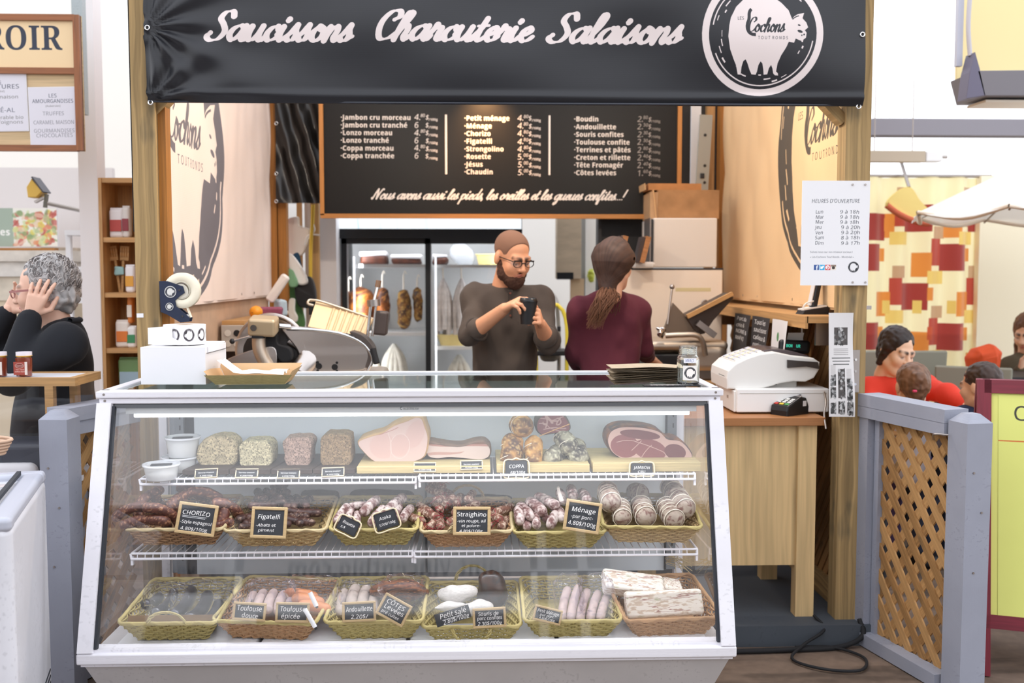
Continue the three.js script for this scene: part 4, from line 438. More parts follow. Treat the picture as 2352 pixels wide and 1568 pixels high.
chalkSign({ px: 1186, py: 1075, D: 3.49, w: .078, h: .056, rx: -.12, fancy: 1, lines: [['COPPA', 40, 48, 78, 240], ['6$/100g', 60, 88, 62, 240]], label: 'scalloped slate lettered Coppa standing before the brown coppas' });
chalkSign({ px: 1474, py: 1076, D: 3.485, w: .076, h: .04, rx: -.12, fancy: 1, lines: [['JAMBON', 30, 52, 66, 260], ['CRU', 90, 94, 58, 130]], label: 'scalloped slate lettered Jambon cru standing before the cured ham' });
// ---------- bottom deck goods ----------
function bag(name, label, cat, px0, px1, py0, py1, D, dep, tilt, m = film) { const a = at(px0, py1, D), b = at(px1, py0, D), w = b.x - a.x, h = b.y - a.y; const g = new THREE.SphereGeometry(.5, 32, 22); const p = g.attributes.position; for (let i = 0; i < p.count; i++) { const x = p.getX(i), y = p.getY(i), z = p.getZ(i), k = 1 + .22 * (n3(x * 9 + px0, y * 9, z * 9) - .5) * 2, sq = (q) => Math.sign(q) * Math.pow(Math.abs(q) * 2, .6) / 2; p.setXYZ(i, sq(x) * w * k, sq(y) * h * k, z * dep * k); } g.computeVertexNormals(); const t = thing(name, label, cat, [(a.x + b.x) / 2, (a.y + b.y) / 2, -D - dep / 2]); t.rotation.x = tilt; part('film', g, m, t); return t; }
const ORD = ['leftmost', 'second from the left', 'third from the left', 'fourth from the left', 'fifth from the left'];
const link = (name, label, group, cat, A, B, r, bend, m) => { const d = B.clone().sub(A), u = V(-d.y, d.x, 0).normalize(); return sausage(name, label, group, cat, [A, A.clone().lerp(B, .33).addScaledVector(u, bend), A.clone().lerp(B, .67).addScaledVector(u, bend), B], r, m, 20, .04); };
[[330, 1385, 3.3, 372, 1365, 3.42, .018], [350, 1410, 3.22, 400, 1355, 3.4, .018], [392, 1418, 3.2, 440, 1352, 3.42, .021], [428, 1425, 3.19, 478, 1360, 3.38, .021], [455, 1432, 3.18, 505, 1378, 3.34, .018]].forEach(([a, b, c, d, e, f, r], i) => link('blood_sausage', 'shiny black blood sausage in clear film in the lower left basket, ' + ORD[i], 'blood sausages in the lower left basket', 'sausage', at(a, b, c), at(d, e, f), r, -.015, meat.boudin));
bag('sausage_bag', 'clear crinkled plastic bag over the black blood sausages', 'bag', 385, 520, 1350, 1440, 3.16, .14, -.4); bag('sausage_bag', 'flat clear plastic bag at the back of the lower left basket', 'bag', 322, 415, 1352, 1412, 3.24, .12, -.5);
solo('paper_liner', bx(.27, .05, .002, baskets.boudin.t.position.x, .375, -3.165, -.15), mat('#8a6b42', .9), 'brown kraft paper liner in the blood sausage basket', 'paper');
[[575, 1395], [598, 1390], [622, 1390], [645, 1394], [668, 1400]].forEach(([x, y], i) => link('toulouse_sausage', 'pale raw sausage in clear film behind the Toulouse slates, ' + ORD[i], 'pale raw sausages in the second deck basket', 'sausage', at(x - 6, y + 14, 3.24), at(x + 10, y - 34, 3.38), .016, .008, meat.pale));
[[690, 1362, 3.36], [705, 1375, 3.3], [720, 1390, 3.26]].forEach(([x, y, D], i) => link('spicy_sausage', 'orange spicy sausage in clear film in the second deck basket, ' + ['back one', 'middle one', 'front one'][i], 'orange sausages in the second deck basket', 'sausage', at(x - 35, y, D), at(x + 40, y + 12, D - .04), .018, .006, meat.orange));
bag('sausage_bag', 'clear vacuum bag of pale sausages behind the Toulouse slates', 'bag', 560, 672, 1340, 1410, 3.22, .12, -.4); bag('sausage_bag', 'clear vacuum bag of orange sausages right of the Toulouse slates', 'bag', 648, 765, 1335, 1415, 3.22, .12, -.4);
[[790, 1400], [815, 1390], [840, 1392], [865, 1396]].forEach(([x, y], i) => link('andouillette', 'pale grey andouillette in film behind the Andouillette slate, ' + ORD[i], 'andouillettes in the third deck basket', 'sausage', at(x - 8, y + 12, 3.24), at(x + 4, y - 44, 3.4), .019, .006, mat('#c9b7a6', .5, { map: rep(T.mott, 5, 5) })));
bag('sausage_bag', 'clear plastic bag of andouillettes behind the Andouillette slate', 'bag', 775, 880, 1345, 1415, 3.22, .12, -.4);
solo('pork_ribs', lump(place(sph(.5, 0, 0, 0, .2, .07, .16, 24), at(915, 1360, 3.3).x, at(915, 1365, 3.3).y, -3.34, -.4), .012, 30), mat('#b98d78', .5, { map: rep(T.coppa, 3, 3) }), 'bagged brown pork ribs behind the tilted Côtes levées slate', 'meat'); bag('sausage_bag', 'crinkled clear bag around the pork ribs', 'bag', 868, 975, 1335, 1405, 3.22, .14, -.4);
for (const [px, py, D, sx, sy, sz, l, i] of [[1048, 1362, 3.3, .13, .06, .1, 'white salted pork piece at the top left of the salted pork basket', 1], [1035, 1392, 3.24, .12, .04, .08, 'folded pale salted pork piece behind the Petit salé slate', 2], [1095, 1395, 3.24, .1, .04, .08, 'pale salted pork piece behind the Souris slate', 3]]) { const p = at(px, py, D); solo('salt_pork', lump(place(sph(.5, 0, 0, 0, sx, sy, sz, 24), p.x, p.y, p.z, -.2, 0, .1), .012, 28, i * 3), mat('#dcd6d0', .55, { map: rep(T.mott, 5, 5) }), l, 'meat'); }
solo('smoked_shank', lump(place(sph(.5, 0, 0, 0, .105, .13, .1, 26), at(1132, 1355, 3.34).x, at(1132, 1355, 3.34).y, -3.36), .01, 26, 4), mat('#4b3630', .3, { map: rep(T.coppa, 2, 2) }), 'dark smoked pork shank in tight film at the back of the salted pork basket', 'meat');
[[1290, 1425, 1305, 1350], [1310, 1428, 1330, 1345], [1332, 1428, 1350, 1355], [1355, 1425, 1375, 1360], [1378, 1422, 1398, 1365]].forEach(([a, b, c, d], i) => link('bagged_sausage', 'small pale sausage bagged in the fifth deck basket, ' + ORD[i], 'bagged sausages in the fifth deck basket', 'sausage', at(a, b, 3.2), at(c, d, 3.38), .015, .005, meat.pale));
bag('sausage_bag', 'crinkled clear bag of small sausages in the fifth deck basket', 'bag', 1275, 1345, 1335, 1428, 3.18, .12, -.4); bag('sausage_bag', 'second crinkled clear bag right of the small Petit ménage slate', 'bag', 1330, 1415, 1335, 1425, 3.18, .12, -.4);
function slabMeat(px0, py0, px1, py1, D, th, dep, rx, rz, label) { const a = at(px0, py0, D), b = at(px1, py1, D); const g = lump(rb(Math.abs(b.x - a.x), th, dep, .012, 0, 0, 0, 0, 0, 0, 6), .005, 26, px0); const o = solo('pancetta_slab', g, meat.slab, label, 'pancetta'); o.position.set((a.x + b.x) / 2, (a.y + b.y) / 2, -D - dep / 2); o.rotation.set(rx, 0, rz); return o; }
slabMeat(1385, 1335, 1530, 1370, 3.32, .045, .09, .5, -.2, 'upper long mouldy pancetta slab tilted over the other one'); slabMeat(1438, 1370, 1615, 1410, 3.22, .085, .05, -.25, .05, 'large white pancetta slab at the front of the brown basket'); slabMeat(1525, 1345, 1570, 1362, 3.36, .03, .07, .3, -.2, 'small pancetta piece behind the large white slab');
solo('bag_of_straw_twine', [...Array(14)].map((_, i) => tube([at(1535, 1290, 3.6), at(1535 + rr(-15, 40), 1285 + rr(-12, 10), 3.58), at(1545 + rr(-10, 50), 1290 + rr(-15, 30), 3.56)], .0013, 10, 5)), M.rim, 'loose straw twine ends above the brown pancetta basket', 'twine');
chalkSign({ px: 573, py: 1404, D: 3.115, w: .098, h: .05, rz: -.07, frame: .008, lines: [['Toulouse', 24, 46, 78, 270], ['douce', 80, 92, 68, 180]], label: 'wood-framed slate lettered Toulouse douce in the second deck basket' });
chalkSign({ px: 672, py: 1406, D: 3.11, w: .1, h: .056, rz: -.03, frame: .008, lines: [['Toulouse', 24, 44, 74, 270], ['épicée', 40, 86, 70, 200]], label: 'wood-framed slate lettered Toulouse épicée in the second deck basket' });
chalkSign({ px: 825, py: 1404, D: 3.112, w: .1, h: .056, rz: .04, frame: .008, lines: [['Andouillette', 20, 48, 70, 280], ['2.20$/', 70, 92, 60, 180]], label: 'wood-framed slate lettered Andouillette in the third deck basket' });
chalkSign({ px: 905, py: 1400, D: 3.1, w: .09, h: .066, rz: -.5, frame: .008, lines: [['CÔTES', 30, 34, 74, 240], ['Levées', 30, 62, 74, 260], ['pré cuites', 30, 86, 48, 230]], label: 'wood-framed slate lettered Côtes levées tilted in the third deck basket' });
chalkSign({ px: 1040, py: 1414, D: 3.1, w: .112, h: .04, rz: .28, frame: 0, lines: [['Petit salé', 40, 48, 62, 250], ['_', 60, 66, 180], ['2.80$/100g', 60, 94, 54, 240]], label: 'frameless black card lettered Petit salé leaning in the salted pork basket' });
chalkSign({ px: 1124, py: 1418, D: 3.112, w: .1, h: .056, rz: .05, frame: .008, lines: [['Souris de', 40, 36, 58, 220], ['porc confites', 26, 62, 54, 270], ['2.30$/100g', 30, 94, 54, 260]], label: 'wood-framed slate lettered Souris de porc confites in the salted pork basket' });
chalkSign({ px: 1258, py: 1412, D: 3.11, w: .085, h: .042, rz: -.24, frame: .007, lines: [['Petit Ménage', 20, 40, 60, 280], ['pur porc', 60, 66, 46, 180], ['4.80$/100g', 60, 94, 44, 200]], label: 'wood-framed slate lettered Petit Ménage in the fifth deck basket' });
for (const [a, b, c, d, l] of [[712, 1360, 727, 1392, 'white marker pen lying upper right in the second deck basket'], [700, 1398, 724, 1440, 'white marker pen hung over the rim of the second deck basket']]) { const t = thing('marker_pen', l, 'pen'); const A = at(a, b, 3.1), B = at(c, d, 3.09); part('barrel', rod(A, B, .007, 14), M.white, t); part('tip', rod(B, B.clone().lerp(A, -.12), .004, 10), M.dark, t); }
// ---------- things on the case top ----------
const TOP = 1.1115;
{ const a = at(326, 882, 3.43), b = at(476, 882, 3.43), w = b.x - a.x, h = .127, d = .25, t = thing('white_carton', 'white cardboard carton on the left of the case top', 'box', [(a.x + b.x) / 2, TOP, -3.43 - d / 2], -.03);
  part('body', bx(w, h, d, 0, h / 2, 0), M.card, t); part('lid_flap', bx(w * .98, .003, d * .5, 0, h + .002, -d * .24, .02), M.card, t); part('side_flap', bx(.003, .02, d * .8, w / 2 + .002, h - .01, 0), M.paper, t); part('seam', bx(.001, .0015, d * .96, w / 2 + .0035, h - .021, 0), M.gasket, t); }
{ const em = canvas(1024, 128, (c, W, H) => { c.fillStyle = '#f1f0f2'; c.fillRect(0, 0, W, H); for (let i = 0; i < 9; i++) { c.save(); c.translate(60 + i * 114, 64); c.rotate(Math.PI); emblem(c, 0, 0, 48, '#f1f0f2', '#3a3438', { text: false }); c.restore(); } });
  const p = at(425, 797, 3.56), t = thing('sticker_roll', 'roll of round pig stickers standing on the white carton', 'sticker roll', [p.x, TOP + .13, -3.56]); const R = .072, h = .068;
  part('roll', place(new THREE.CylinderGeometry(R, R, h, 48, 1, true), 0, h / 2, 0, 0, 2.2), mat('#ffffff', .5, { map: em, side: THREE.DoubleSide }), t); part('end_face', place(new THREE.RingGeometry(.03, R, 40), 0, h, 0, -Math.PI / 2), M.paper, t); part('core', place(new THREE.CylinderGeometry(.03, .03, h, 30, 1, true), 0, h / 2, 0), mat('#cdb8a0', .9, { side: THREE.DoubleSide }), t);
  part('backing_strip', sheet((u, v) => V(-.02 - u * .1, v * h * (1 - u * .15), R + .004 - u * u * .05), 10, 2), mat('#f3f2f4', .5, { side: THREE.DoubleSide }), t); part('peeled_flap', ext(shp([[-.05, 0], [.04, 0], [-.05, .045]]), .0015), M.paper, t).position.set(-.01, .002, R + .006); }
{ const p = at(570, 880, 3.4), t = thing('paper_tray', 'brown cardboard food tray lined with white paper on the case top', 'tray', [p.x, TOP, -3.5], .02); const w = .235, d = .16, h = .055, fl = .03, cb = mat('#c9b27a', .8, { map: rep(T.mott, 3, 3), side: THREE.DoubleSide }), cb2 = mat('#d9b285', .8, { side: THREE.DoubleSide });
  part('base', bx(w, .003, d, 0, .002, 0), cb, t); for (const s of [-1, 1]) { part('long_wall', sheet((u, v) => V((u - .5) * (w + 2 * fl * v), v * h * (s > 0 ? .6 : 1) + .002, s * (d / 2 + fl * v)), 4, 2), s > 0 ? cb : cb2, t); part('end_wall', sheet((u, v) => V(s * (w / 2 + fl * v), v * h * .85 + .002, (u - .5) * (d + 2 * fl * v)), 4, 2), cb2, t); }
  part('paper_liner', sheet((u, v) => V((u - .5) * w * .95, .03 + .014 * n3(u * 5, v * 5, 3) + (u < .25 ? (.25 - u) * .16 : 0), (v - .5) * d * .9), 20, 14), mat('#f0eef0', .8, { side: THREE.DoubleSide }), t); }
{ const t = thing('paper_bags', 'fanned stack of flat kraft paper bags on the right of the case top', 'paper bags', [X(1490, 3.5), TOP, -3.5]); const km = [mat('#c9b79c', .9, { map: rep(T.mott, 3, 3) }), mat('#bda88a', .9, { map: rep(T.mott, 3, 3) })];
  for (let i = 0; i < 12; i++) { const fan = i * .004, g = sheet((u, v) => { const x = (u - .5) * .27 - (i % 4) * .004, lift = .004 * i + (1 - u) * (.0012 * i) + .003 * Math.sin(u * 5 + i); return V(x, lift, (v - .5) * .15 + (u - .5) * -.1); }, 12, 4); part('bag', [g, g.clone().translate(0, .0016, 0)], mat(i % 2 ? '#c9b79c' : '#bda88a', .9, { map: rep(T.mott, 3, 3), side: THREE.DoubleSide }), t); } }
{ const p = at(1580, 879, 3.36), t = thing('mason_jar', 'clear glass tip jar with a pig sticker on the right of the case top', 'jar', [p.x, TOP, -3.36]); const R = .038, h = .13; const gm = new THREE.MeshPhysicalMaterial({ color: '#f6fbfa', roughness: .02, transmission: 1, thickness: .003, ior: 1.5 });
  part('glass', lathe([[0, .001], [R * .85, .001], [R, .01], [R, h * .68], [R * .93, h * .76], [R * .8, h * .8], [R * .8, h], [R * .86, h + .002], [R * .76, h + .002], [R * .74, h], [R * .74, h * .81], [R * .9, h * .7], [R * .93, h * .66], [R * .93, .013], [R * .8, .007], [0, .006]], 48), gm, t); for (let i = 0; i < 3; i++) part('thread', place(new THREE.TorusGeometry(R * .81, .0016, 6, 40), 0, h * (.83 + i * .05), 0, Math.PI / 2), gm, t);
  part('sticker', place(new THREE.CylinderGeometry(R * 1.012, R * 1.012, R * 1.3, 20, 1, true, -.66, 1.32), 0, h * .34, 0), mat('#ffffff', .5, { map: canvas(256, 256, (c) => { c.fillStyle = '#e6e2dc'; c.fillRect(0, 0, 256, 256); emblem(c, 128, 128, 118, '#efe9e2', '#2a2a30', { text: false }); }), side: THREE.DoubleSide }), t, 'round black pig sticker');
  part('lettering', place(new THREE.CylinderGeometry(R * 1.008, R * 1.008, .016, 16, 1, true, -.6, 1.2), 0, h * .66, 0), mat('#ffffff', .5, { map: canvas(256, 64, (c) => { c.fillStyle = '#e9e9ee'; c.fillRect(0, 0, 256, 64); chalk(c, 'MERCI', 30, 50, 54, { color: '#4a5a9a' }); }) }), t);
  for (let i = 0; i < 7; i++) part('coin', cyl(.011, .011, .0018, rr(-.015, .015), .008 + i * .0022, rr(-.015, .015), rr(-.1, .1), 0, rr(-.1, .1), 18), mat(i % 2 ? '#c9b46a' : '#b9bcc0', .3, { metalness: 1 }), t); }
{ const p = at(1545, 884, 3.31), t = thing('counter_card', 'small black card with white script lying flat before the jar', 'card', [p.x, TOP, -3.33], .02); part('card', bx(.19, .003, .05, 0, .002, 0), M.dark, t); part('print', pl(.18, .044, 0, .0042, 0, -Math.PI / 2), mat('#ffffff', .6, { map: canvas(512, 128, (c) => { c.fillStyle = '#26262b'; c.fillRect(0, 0, 512, 128); c.strokeStyle = '#e4e2de'; c.lineWidth = 7; for (const y of [44, 88]) { c.beginPath(); for (let i = 0; i < 60; i++) c.lineTo(50 + i * 7, y + Math.sin(i * 1.7) * 12 + Math.sin(i * .9) * 8); c.stroke(); } }) }), t); }
// ---------- tape dispenser on the left post ----------
{ const D = 3.92, o = at(368, 690, D), t = thing('tape_dispenser', 'dark blue tape dispenser with white tape roll fixed to the left post', 'tape dispenser', [o.x, o.y, -D]); const q = (px, py) => { const p = at(px, py, D); return [p.x - o.x, p.y - o.y]; };
  const out = [[366, 646], [385, 646], [420, 658], [424, 672], [412, 680], [402, 690], [405, 704], [425, 720], [436, 730], [434, 738], [415, 740], [385, 722], [370, 716]].map(p => q(...p)); part('side_plate', ext(shp(out), .006, .001), M.navy, t); part('side_plate', ext(shp(out), .006, .001), M.navy, t).position.z = -.035;
  const c = q(416, 667), R = .069; part('tape_roll', place(lathe([[.034, -.014], [R, -.014], [R, .014], [.034, .014], [.034, -.014]], 44), c[0], c[1], -.018, Math.PI / 2), mat('#efe6cf', .4), t); part('core', place(lathe([[.029, -.015], [.036, -.015], [.036, .015], [.029, .015], [.029, -.015]], 36), c[0], c[1], -.018, Math.PI / 2), mat('#cfc6b2', .6), t); part('hub', cyl(.03, .03, .026, c[0] - .004, c[1] - .004, -.018, Math.PI / 2, 0, 0, 30), mat('#ddd6c6', .6), t);
  part('tape_strip', bx(.002, .075, .024, q(428, 708)[0], q(428, 708)[1], -.018, 0, 0, .35), mat('#f1ead6', .4), t); part('roller', cyl(.009, .009, .03, ...q(428, 727), -.018, Math.PI / 2, 0, 0, 16), M.plastic, t);
  const em = canvas(128, 128, (c) => { c.fillStyle = '#1c2740'; c.fillRect(0, 0, 128, 128); emblem(c, 64, 64, 60, '#d9d8d2', '#2a2d38', { text: false }); }); for (const [px, py, r] of [[392, 670, .024], [390, 704, .016]]) { const g = new THREE.CircleGeometry(r, 28); g.translate(...q(px, py), .0045); part('sticker', g, mat('#ffffff', .5, { map: em }), t); } for (const [px, py] of [[413, 666], [420, 726]]) part('bolt', cyl(.004, .004, .005, ...q(px, py), .004, Math.PI / 2, 0, 0, 12), M.chrome, t); }
solo('tape_tag', bx(.026, .016, .001, X(323, 3.938), Y(723, 3.938), -3.939), M.paper, 'small white tape tag on the left stall post', 'tag');
// ---------- opening hours sheet and newspaper page on the right post ----------
{ const D = 3.925, a = at(1842, 415, D), b = at(1992, 655, D), w = b.x - a.x, h = a.y - b.y, t = thing('hours_sign', 'white opening hours sheet pinned on the right stall post', 'sign', [(a.x + b.x) / 2, b.y, -D + .004]); 
  const tex = canvas(640, Math.round(640 * h / w), (c, W, H) => { c.fillStyle = '#e9e8ea'; c.fillRect(0, 0, W, H); const k = W / 150, ink = '#3b3f48'; chalk(c, "HEURES D'OUVERTURE", 21 * k, 48 * k, 11.5 * k, { color: ink, max: 107 * k }); [['Lun', '9 à 18h'], ['Mar', '9 à 18h'], ['Mer', '9 à 18h'], ['Jeu', '9 à 20h'], ['Ven', '9 à 20h'], ['Sam', '8 à 18h'], ['Dim', '9 à 17h']].forEach(([x, y], i) => { chalk(c, x, 30 * k, (71 + i * 11.3) * k, 10.5 * k, { color: ink }); chalk(c, y, (84 + (i > 2 ? 3 : 0)) * k, (71 + i * 11.3) * k, 10.5 * k, { color: ink, max: 43 * k }); }); txt(c, 'Suivez-nous sur nos réseaux sociaux !', 20 * k, 157 * k, 5.6 * k, ink, { max: 104 * k }); txt(c, '« Les Cochons Tout Ronds - Montréal »', 20 * k, 168 * k, 5.6 * k, ink, { max: 104 * k });
    [['#3b5a98', 'f'], ['#35a6d8', 't'], ['#cc2f36', 'p'], ['#8d7a6b', 'o']].forEach(([col, s], i) => { const x = (29 + i * 12.6) * k, y = 183 * k; c.fillStyle = col; c.fillRect(x, y, 11.5 * k, 11.5 * k); if (s === 'f') txt(c, 'f', x + 4.5 * k, y + 11 * k, 12 * k, '#fff', { bold: true }); else if (s === 't') { c.fillStyle = '#fff'; c.beginPath(); c.ellipse(x + 5 * k, y + 6.5 * k, 3.6 * k, 2.4 * k, -.4, 0, 7); c.fill(); c.beginPath(); c.arc(x + 8 * k, y + 4 * k, 2 * k, 0, 7); c.fill(); c.beginPath(); c.moveTo(x + 2 * k, y + 2 * k); c.lineTo(x + 7 * k, y + 6 * k); c.lineTo(x + 3 * k, y + 8 * k); c.fill(); } else if (s === 'p') { c.fillStyle = '#fff'; c.beginPath(); c.arc(x + 5.7 * k, y + 5.7 * k, 4.6 * k, 0, 7); c.fill(); txt(c, 'p', x + 3 * k, y + 8.5 * k, 9 * k, '#cc2f36', { bold: true }); } else { c.fillStyle = '#e7dfd2'; c.fillRect(x, y + 4 * k, 11.5 * k, 7.5 * k); c.fillStyle = '#3d3431'; c.beginPath(); c.arc(x + 5.7 * k, y + 6.5 * k, 3.4 * k, 0, 7); c.fill(); } });
    emblem(c, 117 * k, 188 * k, 13.5 * k, '#e9e8ea', '#24262c', { text: false }); });
  part('backing', bx(w, h, .003, 0, h / 2, 0), M.paper, t); part('print', pl(w, h, 0, h / 2, .002), mat('#ffffff', .7, { map: tex }), t); for (const [px, py] of [[1957, 424], [1986, 424], [1957, 648], [1986, 648]]) { const p = at(px, py, D); part('pin', cyl(.004, .004, .004, p.x - (a.x + b.x) / 2, p.y - b.y, .004, Math.PI / 2, 0, 0, 10), M.steel2, t); } }
{ const D = 3.9, a = at(1906, 718, D), b = at(1958, 955, D), w = b.x - a.x, h = a.y - b.y, t = thing('newspaper_page', 'narrow black and white newspaper page pinned low on the right post', 'poster', [(a.x + b.x) / 2, b.y, -D]);
  const tex = canvas(256, Math.round(256 * h / w), (c, W, H) => { c.fillStyle = '#dcd9d8'; c.fillRect(0, 0, W, H); const ph = (x, y, w, h) => { c.fillStyle = '#55504e'; c.fillRect(x * W, y * H, w * W, h * H); for (let i = 0; i < 60; i++) { c.fillStyle = ['#222', '#999', '#ddd', '#444'][i % 4]; c.globalAlpha = .6; c.beginPath(); c.ellipse((x + rnd() * w) * W, (y + rnd() * h) * H, 6 + rnd() * 10, 8 + rnd() * 14, 0, 0, 7); c.save(); c.clip(); c.restore(); if (rnd() < .8) c.fill(); } c.globalAlpha = 1; c.fillStyle = '#dcd9d8'; c.fillRect((x + w) * W, (y - .02) * H, 16, (h + .04) * H); c.fillRect(x * W - 16, (y - .02) * H, 16, (h + .04) * H); };
    ph(.22, .14, .56, .17); ph(.06, .6, .22, .1); ph(.06, .715, .22, .1); ph(.36, .54, .28, .28); ph(.7, .64, .22, .09); ph(.7, .745, .22, .09); ph(.06, .87, .22, .1); ph(.36, .85, .26, .12); ph(.7, .86, .24, .12); c.fillStyle = '#8b8786'; for (let i = 0; i < 4; i++) c.fillRect(.2 * W, (.345 + i * .018) * H, .6 * W, 5); c.fillStyle = '#555'; for (let i = 0; i < 3; i++) c.fillRect((.12 + .03 * i) * W, (.43 + i * .03) * H, (.76 - .06 * i) * W, 9); c.fillStyle = '#aaa6a4'; for (let i = 0; i < 14; i++) { c.fillRect(.7 * W, (.54 + i * .007) * H, .2 * W, 3); c.fillRect(.07 * W, (.5 + i * .007) * H, .2 * W, 3); } });
  part('page', sheet((u, v) => V((u - .5) * w + v * -.01, v * h, .012 * Math.sin(v * 5 + 1) * (u) + .016), 8, 20), mat('#ffffff', .8, { map: tex, side: THREE.DoubleSide }), t); part('pin', cyl(.004, .004, .004, .03, .02, .03, Math.PI / 2, 0, 0, 10), M.dark, t); }
// ---------- wooden counter with till ----------
{ const D = 3.95, x1 = X(1897, D, 970), x0 = .72, yt = Y(962, D), t = thing('wood_counter', 'maple counter table with butcher block top right of the display case', 'counter', [0, .085, 0]); const top = yt - .085, xl = X(1857, D, 1200);
  for (let i = 0; i < 4; i++) part('top_plank', rb(x1 - x0, .034, .155, .003, (x0 + x1) / 2, top - .017, -D - .08 - i * .157), M.block, t);
  part('front_panel', rotU(bx(xl - x0 - .03, top - .034 - .2, .02, (x0 + xl) / 2 - .02, (top - .034 + .2) / 2 + .01, -D - .06)), M.maple, t); for (const z of [-D - .06, -D - .56]) part('leg', rotU(rb2(.075, top - .034, .06)), M.maple, t).position.set(xl, 0, z); part('leg', rotU(rb2(.075, top - .034, .06)), M.maple, t).position.set(x0 + .05, 0, -D - .56); part('side_panel', bx(.02, .5, .46, xl, top - .3, -D - .31), M.maple, t); }
const CT = Y(962, 3.95); // counter height
{ const D = 4.06, o = at(1692, 943, D), t = thing('cash_register', 'grey white cash register on the wooden counter', 'cash register', [o.x, CT, -D]); const q = (px, py) => { const p = at(px, py, D); return [p.x - o.x, p.y - CT]; }; const w = q(1905, 900)[0], dp = .34, dh = q(1700, 894)[1], pw = mat('#e9e7e2', .45), pw2 = mat('#efedea', .45);
  part('drawer', rb(w, dh - .004, dp, .006, w / 2, dh / 2 + .004, -dp / 2), pw2, t); part('drawer_front', rb(.012, dh * .86, dp * .94, .004, -.004, dh * .5, -dp / 2), pw, t); part('drawer_seam', bx(w * .94, .002, .002, w / 2, dh * .84, .001), mat('#b5b2ac', .6), t); part('lock', cyl(.006, .006, .006, -.012, dh * .6, -dp * .3, 0, 0, Math.PI / 2, 12), M.steel, t);
  const prof = [[1672, 893], [1671, 872], [1673, 856], [1690, 840], [1715, 828], [1745, 818], [1780, 814], [1822, 823], [1868, 828], [1880, 836], [1879, 850], [1868, 868], [1850, 876], [1822, 875], [1790, 880], [1765, 888], [1740, 893]].map(p => q(...p)); const g = ext(shp(prof), .29, .006); g.translate(.01, .002, -.03 - .145); part('body', g, pw, t);
  const sl = prof.slice(3, 6), A = V(prof[3][0], prof[3][1], 0), B = V(prof[5][0] + .02, prof[5][1] + .002, 0), keys = []; const kb = part('key_pad', place(bx(A.distanceTo(B), .004, .25, 0, 0, 0), (A.x + B.x) / 2 + .012, (A.y + B.y) / 2 + .011, -.175, 0, 0, 0), pw2, t); kb.geometry.translate(-((A.x + B.x) / 2 + .012), -((A.y + B.y) / 2 + .011), .175).rotateZ(Math.atan2(B.y - A.y, B.x - A.x)).translate((A.x + B.x) / 2 + .012, (A.y + B.y) / 2 + .011, -.175);
  for (let i = 0; i < 5; i++) for (let j = 0; j < 8; j++) { const f = (i + .5) / 5; part('key', place(bx(.017, .006, .02), A.x + (B.x - A.x) * f + .01, A.y + (B.y - A.y) * f + .016, -.075 - j * .027, 0, 0, Math.atan2(B.y - A.y, B.x - A.x)), [M.plastic, mat('#c9cddb', .5), mat('#d8d6c0', .5)][(i * 3 + j) % 3], kb); }
  part('receipt_slot', bx(.003, .004, .1, prof[1][0] + .006, q(1672, 868)[1], -.12), M.black, t); part('printer_cover', ext(smoothShape([[1745, 817], [1775, 809], [1822, 812], [1868, 826], [1822, 826], [1780, 818]].map(p => q(...p)), 30), .24, .004).translate(.01, .002, -.2), mat('#4a3f42', .3), t); part('smoke_panel', ext(shp([[1808, 829], [1876, 834], [1880, 848], [1850, 842], [1808, 845]].map(p => q(...p))), .02, .002).translate(.01, .001, -.028), mat('#3a3330', .35), t);
  part('port_block', rb(q(1843, 880)[0] - q(1778, 880)[0], q(1800, 876)[1] - dh, .2, .003, q(1810, 880)[0], (q(1800, 876)[1] + dh) / 2, -.17), mat('#c6c4bf', .5), t); part('port', bx(.02, .008, .002, q(1790, 886)[0], q(1790, 886)[1], -.069), M.black, t);
  part('display_stalk', rod([...q(1862, 838), -.2], [...q(1862, 812), -.2], .012), pw2, t); const c = q(1859, 804), dw = q(1896, 800)[0] - q(1822, 800)[0]; const ds = part('customer_display', rb(dw, .058, .035, .014, c[0], c[1], -.2, -.05, 0, -.05, 4), M.black, t); part('readout', pl(dw * .8, .034, c[0] - .002, c[1] + .003, -.1815, -.05, 0, -.05), mat('#0e1114', .3, { emissive: '#ffffff', emissiveIntensity: .9, emissiveMap: canvas(256, 80, (x) => { x.fillStyle = '#060809'; x.fillRect(0, 0, 256, 80); txt(x, 'BON', 36, 52, 42, '#3fd8b4', { font: 'monospace', bold: true, max: 66 }); txt(x, 'UR', 140, 52, 42, '#3fd8b4', { font: 'monospace', bold: true, max: 44 }); txt(x, 'royal', 110, 76, 14, '#5a6066'); }) }), ds, 'green lit readout'); }
solo('receipt_paper', sheet((u, v) => V(X(1805, 4.3) + u * .07, Y(812, 4.3) + v * .09, -4.3 + v * v * .03), 3, 8), mat('#eee9e2', .8, { side: THREE.DoubleSide }), 'white receipt paper curling up behind the register display', 'paper');
